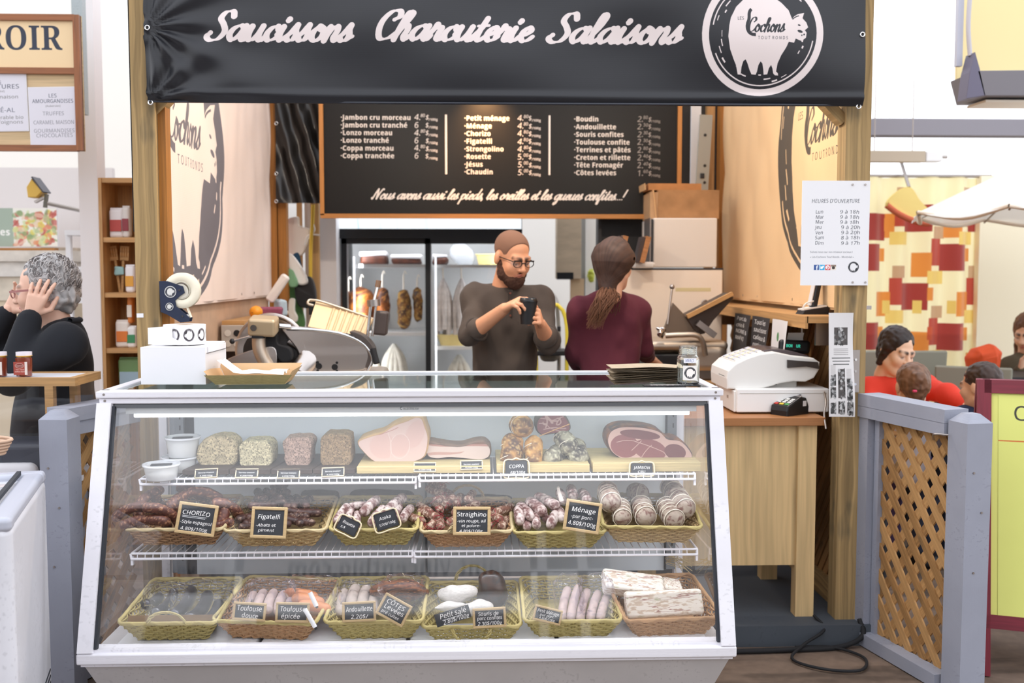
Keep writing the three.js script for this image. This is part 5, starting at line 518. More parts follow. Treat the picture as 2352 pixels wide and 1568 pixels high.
{ const D = 3.985, a = at(1787, 956, D), t = thing('card_terminal', 'black and silver card payment terminal in front of the register', 'card reader', [at(1826, 950, D).x, CT, -D - .07], .62); const pr = [[-.065, 0], [.065, 0], [.068, .03], [.05, .062], [.02, .068], [-.062, .036], [-.066, .02]]; part('body', ext(shp(pr), .085, .006), M.black, t); part('face', place(bx(.1, .006, .078), -.018, .056, 0, 0, 0, .37), mat('#a9a2a0', .4, { metalness: .4 }), t); part('screen', place(bx(.035, .003, .055), .022, .073, 0, 0, 0, .37), mat('#30333c', .15), t); [['#c8433c', -.026], ['#d9bd3c', 0], ['#4f9a55', .026]].forEach(([c, z]) => part('key', place(bx(.011, .005, .018), -.053, .046, z, 0, 0, .37), mat(c, .5), t)); for (let i = 0; i < 3; i++) for (let j = 0; j < 3; j++) part('key', place(bx(.009, .004, .016), -.036 + i * .013, .052 + i * .005, -.024 + j * .024, 0, 0, .37), M.plastic, t); part('logo_sticker', bx(.022, .022, .001, .04, .045, .0435), M.white, t); }
solo('register_cable', tube([at(1893, 900, 4.05), at(1897, 925, 3.99), at(1893, 950, 3.97), at(1897, 985, 3.93)], .004, 20), M.steel2, 'grey cable hanging down behind the register over the counter edge', 'cable');
solo('phone_cord', tube([at(1872, 690, 4.25), at(1848, 700, 4.25), at(1842, 760, 4.28), at(1845, 800, 4.3)], .004, 24), M.plastic, 'white phone cord hanging from the shelf behind the register', 'cable');
// floor cables
solo('floor_cable', tube([[1.25, .012, -3.84], [1.4, .012, -3.83], [1.48, .012, -3.72], [1.42, .012, -3.6], [1.28, .012, -3.62], [1.2, .012, -3.72], [1.28, .03, -3.82], [1.38, .07, -3.88], [1.36, .1, -3.95]], .006, 60), M.rubber, 'black cable looped on the floor before the counter', 'cable');
solo('floor_cable', tube([[.75, .012, -3.8], [.95, .012, -3.8], [1.2, .012, -3.81], [1.45, .014, -3.84], [1.53, .05, -3.86], [1.53, .1, -3.9]], .011, 40), M.rubber, 'thick black cable along the platform edge', 'cable');
// ---------- right shelf: phone, flyers, poster ----------
{ const D = 4.18, p = at(1896, 694, D), t = thing('cordless_phone', 'cordless phone standing in its black charger on the right shelf', 'phone', [1.43, 1.315, -4.27]); part('charger', ext(shp([[-.05, 0], [.06, 0], [.06, .03], [-.04, .014]]), .09, .004), M.dark, t); part('charger_top', place(bx(.1, .006, .085), .005, .027, 0, 0, 0, .16), M.plastic, t); part('handset', rb(.026, .15, .05, .01, .02, .1, 0, 0, 0, -.18, 3), M.dark, t); const fp = part('handset_face', rb(.006, .13, .044, .003, .004, .1, 0, 0, 0, -.18, 2), mat('#d8d4d2', .4), t); for (let i = 0; i < 5; i++) for (let j = 0; j < 3; j++) part('key', bx(.004, .008, .009, -.003 + i * .003, .055 + i * .016, -.013 + j * .013, 0, 0, -.18), M.dark, fp); }
function hangSheet(name, label, cat, D0, D1, yt, yb, tex, x, curl) { const t = thing(name, label, cat, [x, yb, 0]); part('sheet', sheet((u, v) => V(-.01 - curl * (1 - v) * (.4 + u * .6) + .006 * Math.sin(u * 5), v * (yt - yb), -(D0 + (D1 - D0) * u)), 10, 12), mat('#ffffff', .75, { map: tex, side: THREE.DoubleSide }), t); return t; }
const chalkTex = (L) => canvas(256, 384, (c, W, H) => { c.fillStyle = '#332f2f'; c.fillRect(0, 0, W, H); L.forEach((s, i) => chalk(c, s, 22, 50 + i * 48, 40, { max: 210 })); });
hangSheet('chalk_flyer', 'black chalk flyer hanging from the shelf edge, left of the pair', 'flyer', 5.12, 4.8, 1.285, 1.03, chalkTex(['Porc du', 'coin &', 'NORME &', 'MAPAQ']), 1.33, .04);
hangSheet('chalk_flyer', 'black chalk flyer with dense white writing beside the meat poster', 'flyer', 4.79, 4.48, 1.285, 1.0, chalkTex(['Tous les', 'saucissons', 'cadeaux &', 'paniers', 'du marché', '- à offrir']), 1.33, .04);
hangSheet('meat_poster', 'white poster with red sliced meat hanging from the right shelf', 'poster', 4.46, 4.22, 1.285, .98, canvas(256, 384, (c, W, H) => { c.fillStyle = '#ded8d6'; c.fillRect(0, 0, W, H); c.fillStyle = '#5d8a5a'; c.beginPath(); c.ellipse(84, 96, 18, 26, 0, 0, 7); c.fill(); for (let i = 0; i < 16; i++) { c.strokeStyle = ['#b0503f', '#c8705a', '#93392f', '#e0a890'][i % 4]; c.lineWidth = 16; c.beginPath(); c.ellipse(130 + rnd() * 40, 230 + rnd() * 60, 30 + rnd() * 40, 20 + rnd() * 40, rnd() * 3, 0, 4 + rnd() * 2); c.stroke(); } }), 1.33, .03);
{ const t = thing('outlet_box', 'grey electrical outlet box with white plug on the lattice wall', 'outlet', [1.46, 1.12, -5.38]); part('box', rb(.05, .16, .1, .006, 0, 0, 0), mat('#7f7b74', .5, { metalness: .4 }), t); part('plug', rb(.04, .05, .03, .008, -.04, .03, 0), M.plastic, t); part('plug', rb(.04, .05, .03, .008, -.04, -.03, .01), M.dark, t); }
// ---------- back right machines ----------
{ const D = 5.62, a = at(1425, 840, D), b = at(1661, 616, D), t = thing('beige_cabinet', 'large beige metal cabinet behind the right meat slicer', 'cabinet', [(a.x + b.x) / 2, .085, -D - .25]); const w = b.x - a.x, h = b.y - .085; part('body', rb(w, h, .5, .01, 0, h / 2, 0), mat('#eee0d0', .5), t); part('handle_ring', place(new THREE.TorusGeometry(.018, .004, 8, 20), X(1618, D) - (a.x + b.x) / 2, Y(697, D) - .085, .256), M.steel2, t); part('label_strip', bx(.2, .02, .001, .12, h - .12, .2505), mat('#d5c79a', .6), t); part('dark_seam', bx(w, .01, .002, 0, h - .004, .25), M.gasket, t); }
{ const D = 5.64, a = at(1500, 612, D), b = at(1648, 500, D), t = thing('grey_box', 'light grey box on top of the beige cabinet under the cartons', 'box', [(a.x + b.x) / 2, at(1500, 615, 5.62).y + .004, -D - .2]); const w = b.x - a.x, h = b.y - a.y + .002; part('body', rb(w, h, .4, .008, 0, h / 2, 0), mat('#dcd3ca', .6), t); part('open_door', bx(.012, h * .95, .18, -w / 2 - .01, h * .5, .12), mat('#2b2d33', .4), t); part('frame', bx(.006, h, .2, -w / 2 - .02, h * .5, .12), M.steel2, t); }
for (const [x0, y0, x1, y1, D, c, l] of [[1512, 502, 1653, 436, 5.7, '#b8895c', 'open brown carton on top of the grey box'], [1490, 436, 1612, 421, 5.74, '#c98b54', 'small orange brown carton at the top of the stack']]) { const a = at(x0, y0, D), b = at(x1, y1, D), t = thing('carton', l, 'box', [(a.x + b.x) / 2, a.y, -D - .16]); const w = b.x - a.x, h = b.y - a.y; part('body', bx(w, h, .3, 0, h / 2, 0), mat(c, .85, { map: rep(T.mott, 2, 2) }), t); part('side_flap', bx(.004, h * 1.0, .3, -w / 2 - .02, h * .5, .01, 0, 0, .1), mat('#d2a878', .85), t); }
solo('fluted_carton', bx(.05, .15, .25, X(1500, 5.72), at(1500, 502, 5.7).y + .075, -5.84), mat('#cfa57a', .85, { map: T.mott }), 'pale carton edge at the left of the brown carton', 'box');
{ const D = 5.78, t = thing('black_cabinet', 'open black cabinet back behind the woman in burgundy', 'cabinet', [X(1450, D), 1.0, -D - .3]); const w = X(1505, D) - X(1385, D); part('back', bx(w, .9, .02, 0, .4, -.1), M.black, t); part('side', bx(.02, .9, .12, -w / 2, .4, -.05), M.dark, t); part('top_edge', bx(w, .02, .12, 0, .85, -.05), M.dark, t); }
for (const [px, py0, py1, D, l] of [[1434, 575, 542, 5.52, 'small wooden board leaning at the back above the woman'], [1482, 604, 543, 5.5, 'larger wooden board leaning against the grey box']]) { const a = at(px - 12, py0, D), b = at(px + 4, py1, D), t = thing('leaning_board', l, 'board', [a.x, a.y, -D]); part('board', bx(.028, (b.y - a.y), .12, .02, (b.y - a.y) / 2, 0, 0, 0, -.24), M.block, t); part('dark_face', bx(.02, (b.y - a.y) * .96, .12, -.006, (b.y - a.y) / 2, 0, 0, 0, -.24), mat('#3b2c28', .6), t); }
solo('white_gadget', lump(rb(.12, .035, .1, .015, X(1478, 5.52), at(1478, 608, 5.52).y, -5.56, 0, 0, 0, 4), .003, 40), M.plastic, 'small white plastic gadget in front of the leaning boards', 'gadget');
// right slicer
{ const D = 5.0, o = at(1590, 860, D), t = thing('meat_slicer', 'grey metal meat slicer at the back right behind the newspaper bags', 'slicer', [o.x, o.y, -D]); const q = (px, py, z = 0) => { const p = at(px, py, D); return V(p.x - o.x, p.y - o.y, z); }; const R2 = (a, b, d, z, r, m, n) => { const A = q(...a), B = q(...b); return part(n, rb(Math.abs(B.x - A.x), Math.abs(A.y - B.y), d, r, (A.x + B.x) / 2, (A.y + B.y) / 2, z, 0, 0, 0, 4), m, t); };
  R2([1478, 785], [1680, 808], .4, -.25, .03, M.alu, 'bed'); R2([1575, 790], [1678, 862], .36, -.22, .05, M.alu, 'motor_housing'); R2([1485, 815], [1655, 850], .3, -.2, .01, M.black, 'base_gap'); R2([1490, 845], [1660, 875], .34, -.22, .01, mat('#6b6560', .5, { metalness: .5 }), 'base');
  part('handle_bar', tube([q(1527, 770, .02), q(1560, 768, .03), q(1600, 770, .03), q(1612, 785, .02), q(1620, 815, 0)], .014, 24, 10), M.alu, t); part('lever', rod(q(1535, 745, -.02), q(1549, 660, -.06), .006), M.steel2, t); part('lever_knob', sph(.013, ...q(1549, 659, -.06).toArray()), M.steel2, t);
  part('gauge_plate', ext(shp([[1528, 762], [1550, 698], [1585, 735], [1600, 760], [1570, 768]].map(p => q(...p)).map(p => [p.x, p.y])), .03, .003).translate(0, 0, -.05), mat('#7c6a5a', .4, { metalness: .6 }), t); part('carriage', ext(shp([[1578, 728], [1680, 675], [1686, 684], [1640, 735], [1620, 765], [1606, 768]].map(p => q(...p)).map(p => [p.x, p.y])), .16, .003).translate(0, 0, -.1), mat('#4b3f38', .45, { metalness: .4 }), t); part('carriage_edge', bar(q(1578, 727, .0), q(1682, 674, .0), .03, .02), M.pine, t); part('bracket', bar(q(1600, 740, .02), q(1640, 770, .02), .03, .03), M.steel2, t); part('chain_grip', lump(sph(.03, ...q(1518, 762, 0).toArray(), .7, 1, .7), .012, 90), M.chrome, t); }
{ const a = at(1480, 876, 5.0); const t = thing('back_table', 'wooden work table under the right meat slicer', 'table', [(a.x + 1.36) / 2, .085, -5.25]); const w = 1.40 - a.x + .1, h = at(1590, 876, 5.0).y - .085; part('top', bx(w, .03, .62, 0, h - .015, 0), M.pine, t); for (const sx of [-1, 1]) for (const sz of [-1, 1]) part('leg', rb2(.05, h - .03, .05), M.pine, t).position.set(sx * (w / 2 - .04), 0, sz * .27); part('cloth', bx(.3, .06, .004, -.05, h - .04, .315), mat('#b9a27c', .9, { map: canvas(128, 128, (c) => { c.fillStyle = '#c7a97c'; c.fillRect(0, 0, 128, 128); for (const [x, w, k] of [[20, 22, '#1f1d1d'], [52, 10, '#1f1d1d'], [80, 22, '#e8e0d2'], [110, 6, '#8a2b2b']]) { c.fillStyle = k; c.fillRect(x, 0, w, 128); c.fillRect(0, x, 128, w); } }) }), t); }
// ---------- left slicer (nearest) ----------
{ const D = 4.5, o = at(700, 900, D), t = thing('meat_slicer', 'large polished steel meat slicer behind the left of the case', 'slicer', [o.x, o.y, -D]); const q = (px, py, z = 0) => { const p = at(px, py, D); return V(p.x - o.x, p.y - o.y, z); }, S2 = (a) => a.map(p => { const v = q(p[0], p[1]); return [v.x, v.y]; });
  part('receiving_plate', ext(smoothShape(S2([[650, 752], [690, 753], [760, 762], [820, 780], [848, 805], [850, 830], [838, 845], [810, 850], [760, 856], [720, 856], [700, 835], [685, 800], [662, 770]]), 70), .03, .006).translate(0, 0, 0), M.steel, t); part('plate_rim', tube([q(660, 755, .012), q(720, 757, .014), q(790, 768, .014), q(838, 792, .014), q(856, 825, .014), q(846, 850, .012)], .008, 40, 8), M.chrome, t); part('end_guard', ext(smoothShape(S2([[806, 762], [835, 772], [858, 800], [857, 825], [842, 842], [848, 815], [836, 788]]), 40), .1, .004).translate(0, 0, -.03), mat('#5b524e', .45, { metalness: .5 }), t); part('black_grip', rod(q(858, 800, .03), q(868, 832, .05), .014, 12), M.rubber, t);
  for (const [px, py, r] of [[734, 840, .014], [770, 842, .014], [731, 831, .006], [775, 832, .006], [731, 850, .006], [775, 851, .006]]) part('hole', cyl(r, r, .004, ...q(px, py, .0165).toArray(), Math.PI / 2, 0, 0, 18), M.black, t);
  // corrugated product tray
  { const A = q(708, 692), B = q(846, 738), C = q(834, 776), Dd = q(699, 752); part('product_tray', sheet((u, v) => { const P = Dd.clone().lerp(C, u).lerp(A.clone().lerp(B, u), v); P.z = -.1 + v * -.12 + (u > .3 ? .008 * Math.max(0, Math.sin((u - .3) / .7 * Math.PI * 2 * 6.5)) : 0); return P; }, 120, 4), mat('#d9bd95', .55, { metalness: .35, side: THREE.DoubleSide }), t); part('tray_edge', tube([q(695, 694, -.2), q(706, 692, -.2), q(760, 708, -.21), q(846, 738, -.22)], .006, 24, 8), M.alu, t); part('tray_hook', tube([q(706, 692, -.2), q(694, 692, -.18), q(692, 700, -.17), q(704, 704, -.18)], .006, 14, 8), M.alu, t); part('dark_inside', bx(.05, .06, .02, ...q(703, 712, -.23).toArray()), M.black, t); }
  part('guide_rod', rod(q(846, 702, -.1), q(838, 775, -.1), .008), M.chrome, t); part('guide_rod', rod(q(858, 705, -.1), q(850, 775, -.1), .006), M.chrome, t); part('pusher_block', rb(.065, .11, .09, .012, ...q(868, 745, -.14).toArray(), 0, 0, -.1, 3), mat('#4a3d38', .5), t); part('clamp_collar', cyl(.03, .03, .03, ...q(853, 697, -.1).toArray(), 0, 0, .1, 20), M.steel2, t); part('knob_stem', rod(q(853, 695, -.1), q(862, 655, -.12), .008), M.chrome, t); part('knob', rod(q(861, 660, -.12), q(864, 644, -.12), .013, 14), mat('#9c7d66', .3, { metalness: .6 }), t);
  // blade with ring guard
  const c = q(622, 806), R = q(704, 806).x - c.x; part('ring_guard', place(new THREE.TorusGeometry(R, .012, 12, 64), c.x, c.y, -.02, 0, -.15), M.steel, t); part('blade_cover', place(lathe([[0, .02], [R * .8, .012], [R * .86, 0]], 48), c.x, c.y, -.03, Math.PI / 2 - .05, 0, 0), mat('#2c2523', .5), t); part('blade', place(lathe([[R * .74, .004], [R * .96, .012], [R * .97, .006], [R * .74, -.004]], 64), c.x, c.y, -.025, Math.PI / 2, 0, 0), M.steel, t);
  part('lower_plate', ext(smoothShape(S2([[525, 830], [560, 812], [600, 800], [636, 798], [638, 850], [636, 870], [530, 870]]), 40), .02, .004).translate(0, 0, .05), M.steel, t); part('black_arm', ext(smoothShape(S2([[612, 782], [636, 768], [642, 790], [668, 800], [672, 820], [655, 826], [640, 812], [615, 796]]), 40), .05, .006).translate(0, 0, .03), M.rubber, t);
  // sharpener head
  part('sharpener_box', rb(q(645, 750).x - q(583, 750).x, q(600, 726).y - q(600, 766).y, .1, .014, ...q(614, 746, .08).toArray(), .18, 0, -.05, 4), mat('#cdb795', .4, { metalness: .5 }), t); part('logo_disc', cyl(.014, .014, .003, ...q(598, 749, .137).toArray(), Math.PI / 2 + .18, 0, 0, 20), M.chrome, t); part('sharpener_neck', sweep([q(602, 770, .07), q(604, 800, .07), q(618, 832, .06), q(632, 850, .05)], () => .03, 14, 12), M.alu, t); part('latch_lever', rod(q(592, 768, .1), q(547, 780, .1), .006), M.chrome, t); part('lever_tip', sph(.012, ...q(546, 780, .1).toArray()), M.dark, t); part('pivot', rod(q(645, 747, .05), q(668, 750, .02), .012), M.chrome, t); part('latch', bx(.05, .02, .04, ...q(605, 768, .1).toArray()), M.black, t);
  part('chute', sweep([q(690, 850, .02), q(710, 820, .0), q(700, 790, -.02), q(672, 770, -.02)], (u) => [.03 - .012 * u, .05], 20, 12), M.steel, t); part('base', rb(.75, .2, .4, .03, ...q(690, 905, -.1).toArray(), 0, 0, 0, 3), M.alu, t); part('side_knob', lump(sph(.02, ...q(660, 852, .08).toArray()), .004, 90), M.chrome, t); }
{ const w = 1.0, h = at(700, 905, 4.5).y - .085 - .1, t = thing('back_counter', 'steel work table under the left meat slicer', 'table', [-.75, .085, -4.6]); part('top', bx(w, .03, .6, 0, h - .015, 0), M.steel2, t); for (const sx of [-1, 1]) for (const sz of [-1, 1]) part('leg', rb2(.04, h - .03, .04), M.steel2, t).position.set(sx * .45, 0, sz * .26); }
// ---------- left wall ledge with outlets, orange and clutter ----------
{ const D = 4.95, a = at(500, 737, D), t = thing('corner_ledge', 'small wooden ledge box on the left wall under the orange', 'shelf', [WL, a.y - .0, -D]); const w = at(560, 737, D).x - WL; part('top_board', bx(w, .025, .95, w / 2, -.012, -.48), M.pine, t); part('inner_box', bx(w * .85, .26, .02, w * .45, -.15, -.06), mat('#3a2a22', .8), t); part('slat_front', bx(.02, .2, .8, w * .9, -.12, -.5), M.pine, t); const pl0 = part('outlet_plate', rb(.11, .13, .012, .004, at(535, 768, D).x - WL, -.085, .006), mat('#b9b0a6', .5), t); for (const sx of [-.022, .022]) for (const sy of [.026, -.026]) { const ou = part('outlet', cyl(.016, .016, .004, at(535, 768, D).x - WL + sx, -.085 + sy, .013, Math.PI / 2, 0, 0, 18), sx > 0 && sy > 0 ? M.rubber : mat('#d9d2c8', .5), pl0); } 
  part('support', bx(.03, .9, .03, .05, -.6, -.1), M.pine, t); }
{ const p = at(588, 716, 5.2), o = thing('orange_fruit', 'single orange on the wooden ledge by the left wall', 'orange', [p.x, at(500, 737, 4.95).y, -5.2]); part('fruit', sph(.034, 0, .034, 0, 1, .96, 1, 28), mat('#f19a1c', .45, { bumpMap: T.fleck, bumpScale: .0006 }), o); part('navel', sph(.004, -.012, .034, .033), mat('#b56a14', .7), o); }
solo('knife_roll', lump(place(rb(.05, .17, .04, .015, 0, 0, 0, 0, 0, 0, 4), at(638, 662, 5.5).x, at(638, 662, 5.5).y, -5.5, 0, 0, -.6), .004, 40), mat('#e6ded6', .6), 'white plastic handle sticking up from the clutter by the left wall', 'utensil');
{ const L = [['#a3506a', 622, 698, .12, .05, 'purple red packet on the wooden ledge behind the orange'], ['#dcd6cf', 608, 706, .08, .04, 'pale crumpled packet on the wooden ledge beside the orange'], ['#c9dde8', 645, 700, .05, .09, 'pale blue bottle at the back of the wooden ledge'], ['#d9c0a8', 632, 715, .14, .03, 'beige crumpled paper at the front of the wooden ledge']]; L.forEach(([c, px, py, w, h, l], i) => { const D = 5.45 + i * .04, p = at(px, py, D); solo('packet', lump(rb(w, h, .08, .014, p.x, at(500, 737, 4.95).y + h / 2, -D, 0, .3 * i, 0, 4), .006, 40, i * 5), mat(c, .6, { map: rep(T.mott, 4, 4) }), l, 'packet'); }); }
// hanging clutter in the back left corner
{ const D = 6.35, hang = (n, l, c, pp, r, m) => solo(n, tube(pp.map(p => at(p[0], p[1], D + (p[2] || 0))), r, 30, 6), m || mat(c, .7), l, 'strap');
  hang('red_strap', 'red strap hanging in the back left corner', '#c9525a', [[657, 470], [657, 540], [660, 600], [664, 660], [664, 700], [658, 745]], .012); hang('yellow_strap', 'yellow strap hanging in the back left corner', '#d9b33c', [[719, 470], [717, 520], [714, 560], [713, 640]], .012); hang('cord_bundle', 'thin white cord bundle hanging from the yellow strap', '#e9e4dc', [[716, 505], [722, 530], [705, 545], [700, 565], [715, 540], [735, 540]], .006);
  const cloth = (n, l, cat, c, pts, th, dz, ro = .8) => { const o = pts.map(p => { const v = at(p[0], p[1], D + dz); return [v.x, v.y]; }), g = ext(smoothShape(o, 40), th, .006); g.translate(0, 0, -D - dz); return solo(n, lump(g, .006, 14, dz * 90), mat(c, ro), l, cat); };
  cloth('plastic_bag', 'crumpled translucent white bag hanging in the back left corner', 'bag', '#ece2d8', [[664, 505], [682, 500], [686, 520], [710, 530], [700, 570], [690, 585], [668, 585], [662, 550]], .06, .05, .4); cloth('green_apron', 'green apron hanging in the back left corner', 'apron', '#4f7a45', [[666, 620], [678, 640], [685, 680], [695, 720], [698, 750], [680, 750], [668, 700], [662, 640]], .04, -.02); cloth('black_bag', 'black bag hanging in the back left corner', 'bag', '#17181b', [[665, 610], [682, 638], [695, 640], [714, 638], [720, 700], [690, 702], [680, 660]], .06, -.08, .5); cloth('white_cloth', 'folded white cloth strip hanging diagonally in the back left corner', 'cloth', '#ece9e4', [[664, 585], [672, 588], [704, 648], [688, 650], [666, 610]], .03, -.12); cloth('blue_cloth', 'dark blue cloth hanging in the back left corner', 'cloth', '#1f4560', [[674, 588], [684, 582], [690, 618], [680, 610]], .03, .02); cloth('green_cloth', 'light green cloth hanging behind the black bag', 'cloth', '#7fae87', [[664, 620], [672, 622], [680, 655], [668, 656]], .02, -.15); cloth('white_bottle', 'white plastic bottle hanging below the red strap', 'bottle', '#e2dbd0', [[668, 690], [674, 688], [676, 715], [682, 728], [680, 738], [668, 732]], .05, -.2); }
struct('trim_1', rotU(bx(.05, 3, .05, X(728, 6.45), 1.5, -6.44)), M.ply); struct('trim_2', rotU(bx(.03, 3, .04, X(692, 6.5), 1.5, -6.5)), M.pine);
// ---------- glass door fridge ----------
{ const D = 6.7, x0 = X(770, D), x1 = X(1199, D), w = x1 - x0, t = thing('drinks_fridge', 'black two-door glass fridge full of hanging cured meats', 'fridge', [(x0 + x1) / 2, .0, -D]); const yy = (p) => Y(p, D), xx = (p) => X(p, D) - (x0 + x1) / 2, H = yy(490), dk = mat('#15181d', .45);
  part('side', bx(.04, H, .66, -w / 2 + .02, H / 2, -.33), dk, t); part('side', bx(.04, H, .66, w / 2 - .02, H / 2, -.33), dk, t); part('back', bx(w, H, .02, 0, H / 2, -.65), mat('#c9c9c6', .6), t); part('top', bx(w, .04, .66, 0, H - .02, -.33), dk, t); part('floor_panel', bx(w, .1, .66, 0, .3, -.33), dk, t); part('kick', bx(w, .3, .6, 0, .15, -.33), dk, t);
  const y0 = yy(526), lt = canvas(512, 64, (c) => { c.fillStyle = '#eef5fa'; c.fillRect(0, 0, 512, 64); for (let i = 0; i < 60; i++) { c.fillStyle = ['#9fd0ee', '#cfe8f6', '#6fb3e0'][i % 3]; c.globalAlpha = .35; c.beginPath(); c.ellipse(rnd() * 512 * (i < 40 ? .35 : 1), 20 + rnd() * 50, 10 + rnd() * 30, 3 + rnd() * 6, rnd(), 0, 7); c.fill(); } }); part('lit_header', bx(w - .01, H - y0, .02, 0, (H + y0) / 2, .005), mat('#222', .5, { emissive: '#ffffff', emissiveIntensity: 1.05, emissiveMap: lt }), t); { const L = new THREE.RectAreaLight('#eaf4ff', 1.2, w - .02, H - y0); L.position.set(0, (H + y0) / 2, .02); L.rotation.y = Math.PI; t.add(L); }
  { const L = new THREE.RectAreaLight('#f4f7ff', 16, w - .16, .06); L.position.set(0, yy(552), -.12); L.lookAt(new THREE.Vector3((x0 + x1) / 2, 1.1, -D - .5)); t.add(L); part('ceiling_lamp', rod([-w / 2 + .1, yy(549), -.1], [w / 2 - .1, yy(549), -.1], .012), mat('#fff', .4, { emissive: '#f4f8ff', emissiveIntensity: 2 }), t); }
  part('header_bar', bx(w, yy(526) - yy(548), .05, 0, (yy(526) + yy(548)) / 2, 0), dk, t);
  const door = (a, b, z) => { const A = xx(a), B = xx(b), top = yy(548), bot = .36, fw = .035; const d = part('door', [bx(fw, top - bot, .03, A + fw / 2, (top + bot) / 2, z), bx(fw, top - bot, .03, B - fw / 2, (top + bot) / 2, z), bx(B - A, fw, .03, (A + B) / 2, top - fw / 2, z), bx(B - A, fw, .03, (A + B) / 2, bot + fw / 2, z)], dk, t); part('door_glass', pl(B - A - .06, top - bot - .06, (A + B) / 2, (top + bot) / 2, z), M.glass, d); part('door_seal', rotU(bx(.006, top - bot - .07, .012, A + fw + .003, (top + bot) / 2, z)), mat('#c9ccd0', .4), d); return d; };
  door(786, 992, -.02); door(978, 1194, .01);
  for (const px of [806, 995]) part('lamp_strip', bx(.012, .9, .012, xx(px) + .015, 1.15, -.09), mat('#fff', .4, { emissive: '#f4f8ff', emissiveIntensity: 1.2 }), t);
  for (const [sx, r] of [[xx(806) + .04, .6], [xx(1180), -.6]]) { const L = new THREE.RectAreaLight('#f2f6ff', 26, .06, 1.1); L.position.set(sx, 1.15, -.12); L.lookAt(new THREE.Vector3((x0 + x1) / 2 + 0, 1.15, -D - .45)); t.add(L); }
  const shelf = (a, b, py, D2 = .12) => part('shelf', bx(xx(b) - xx(a), .022, .48, (xx(a) + xx(b)) / 2, yy(py), -.36), mat('#e9ecec', .4), t); shelf(806, 976, 610); shelf(996, 1190, 611); shelf(806, 976, 769); shelf(996, 1190, 802); }
{ const D = 6.98, cm = { tan: mat('#c9995c', .6, { map: rep(T.coppa, 3, 3) }), pale: mat('#e2dccb', .7, { map: rep(T.mott, 6, 6) }), yel: mat('#c9bd8c', .7, { map: rep(T.coppa, 5, 5) }), red: mat('#8a5a4e', .6, { map: rep(T.coppa, 3, 3) }), wh: mat('#e8e0da', .7, { map: rep(T.mott, 6, 6) }) };
  const hangm = (n, l, px, pyT, pyB, r, m, ptop) => { const a = at(px, pyT, D), b = at(px, pyB, D), t = thing(n, l, 'cured meat', [a.x, b.y, -D]); const h = a.y - b.y; part('meat', lump(sweep([V(0, 0, 0), V(.006, h * .4, 0), V(0, h, 0)], (u) => r * (.75 + .25 * Math.sin(u * 3)) * Math.sqrt(Math.max(.02, 1 - Math.pow(Math.abs(u * 2 - 1), 6))), 26, 14), .008, 40, px), m, t); const hk = at(px, ptop, D).y - b.y; part('string', [rod([0, h, 0], [0, hk, 0], .006), tube([[0, hk, 0], [.01, hk + .03, 0], [.02, hk + .01, 0]], .004, 10)], M.string, t); return t; };
  hangm('hanging_ham', 'round tan netted ham hanging at the left in the fridge', 828, 660, 750, .1, cm.tan, 640); hangm('hanging_ham', 'darker tan ham hanging behind the round one in the fridge', 878, 660, 750, .05, cm.tan, 632); hangm('hanging_salami', 'long pale netted salami hanging in the left fridge door', 927, 665, 757, .05, cm.yel, 632); hangm('hanging_salami', 'shadowed netted salami at the right of the left fridge door', 958, 660, 740, .035, cm.yel, 640); hangm('hanging_salami', 'dark salami hanging at the far left edge of the fridge', 800, 670, 720, .03, cm.red, 645);
  for (const [px, r, l] of [[1018, 9, 'bundle of long white sausages hanging in the right fridge door'], [1060, 7, 'second bundle of white sausages hanging beside the man']]) { const t = thing('sausage_bundle', l, 'cured meat', at(px, 640, D)); part('string', tube([[0, 0, 0], [0, .08, 0], [.015, .1, 0]], .006, 12), M.string, t); for (let i = 0; i < r; i++) { const a = i / r * 6.3, R = .05; part('sausage', sweep([V(0, 0, 0), V(Math.cos(a) * R * .6, -.1, Math.sin(a) * R * .6), V(Math.cos(a) * R, -.25, Math.sin(a) * R), V(Math.cos(a) * R * .9, -.34 - rnd() * .08, Math.sin(a) * R)], (u) => .006 + .014 * Math.sin(Math.min(1, u * 1.4) * 2.6) + .004, 14, 8), cm.wh, t); } }
  for (const [px, n, y, l] of [[905, 9, 790, 'fan of pale sausages hanging low in the left fridge door'], [1055, 6, 815, 'fan of pale sausages low behind the man'], [845, 6, 800, 'low bunch of sausages behind the left slicer']]) { const p = at(px, y, D + .05), t = thing('sausage_fan', l, 'cured meat', p); for (let i = 0; i < n; i++) { const a = (i / (n - 1) - .5) * 1.0; part('sausage', sweep([V(0, 0, 0), V(Math.sin(a) * .12, -.12, .02 * (i % 2)), V(Math.sin(a) * .2, -.34, .02 * (i % 2))], (u) => .008 + .02 * Math.sin(Math.min(1, u * 1.6 + .1) * 2.2), 14, 9), cm.pale, t); } }
  const yS = (py) => Y(py, 6.7) + .011; [[860, .09, cm.red, 'dark red packed meat pile on the top left fridge shelf', .06], [935, .1, cm.red, 'packed meat slices on the right of the top left fridge shelf', .045], [1012, .05, cm.red, 'small red meat packet on the top right fridge shelf', .05]].forEach(([px, w, m, l, h], i) => { const p = at(px, 600, D); solo('meat_packet', lump(rb(w * 2, h, .2, .02, p.x, yS(i < 2 ? 610 : 611) + h / 2, -D, 0, 0, 0, 5), .012, 22, i), m, l, 'packet'); solo('packet_film', lump(rb(w * 2.05, h * .5, .21, .01, p.x, yS(i < 2 ? 610 : 611) + h * 1.2, -D, 0, 0, 0, 4), .008, 25, i + 7), mat('#e6e4e6', .3), ['white plastic wrap over the dark red meat pile in the fridge', 'white plastic wrap over the packed meat slices in the fridge', 'white plastic wrap over the small red meat packet in the fridge'][i], 'wrap'); });
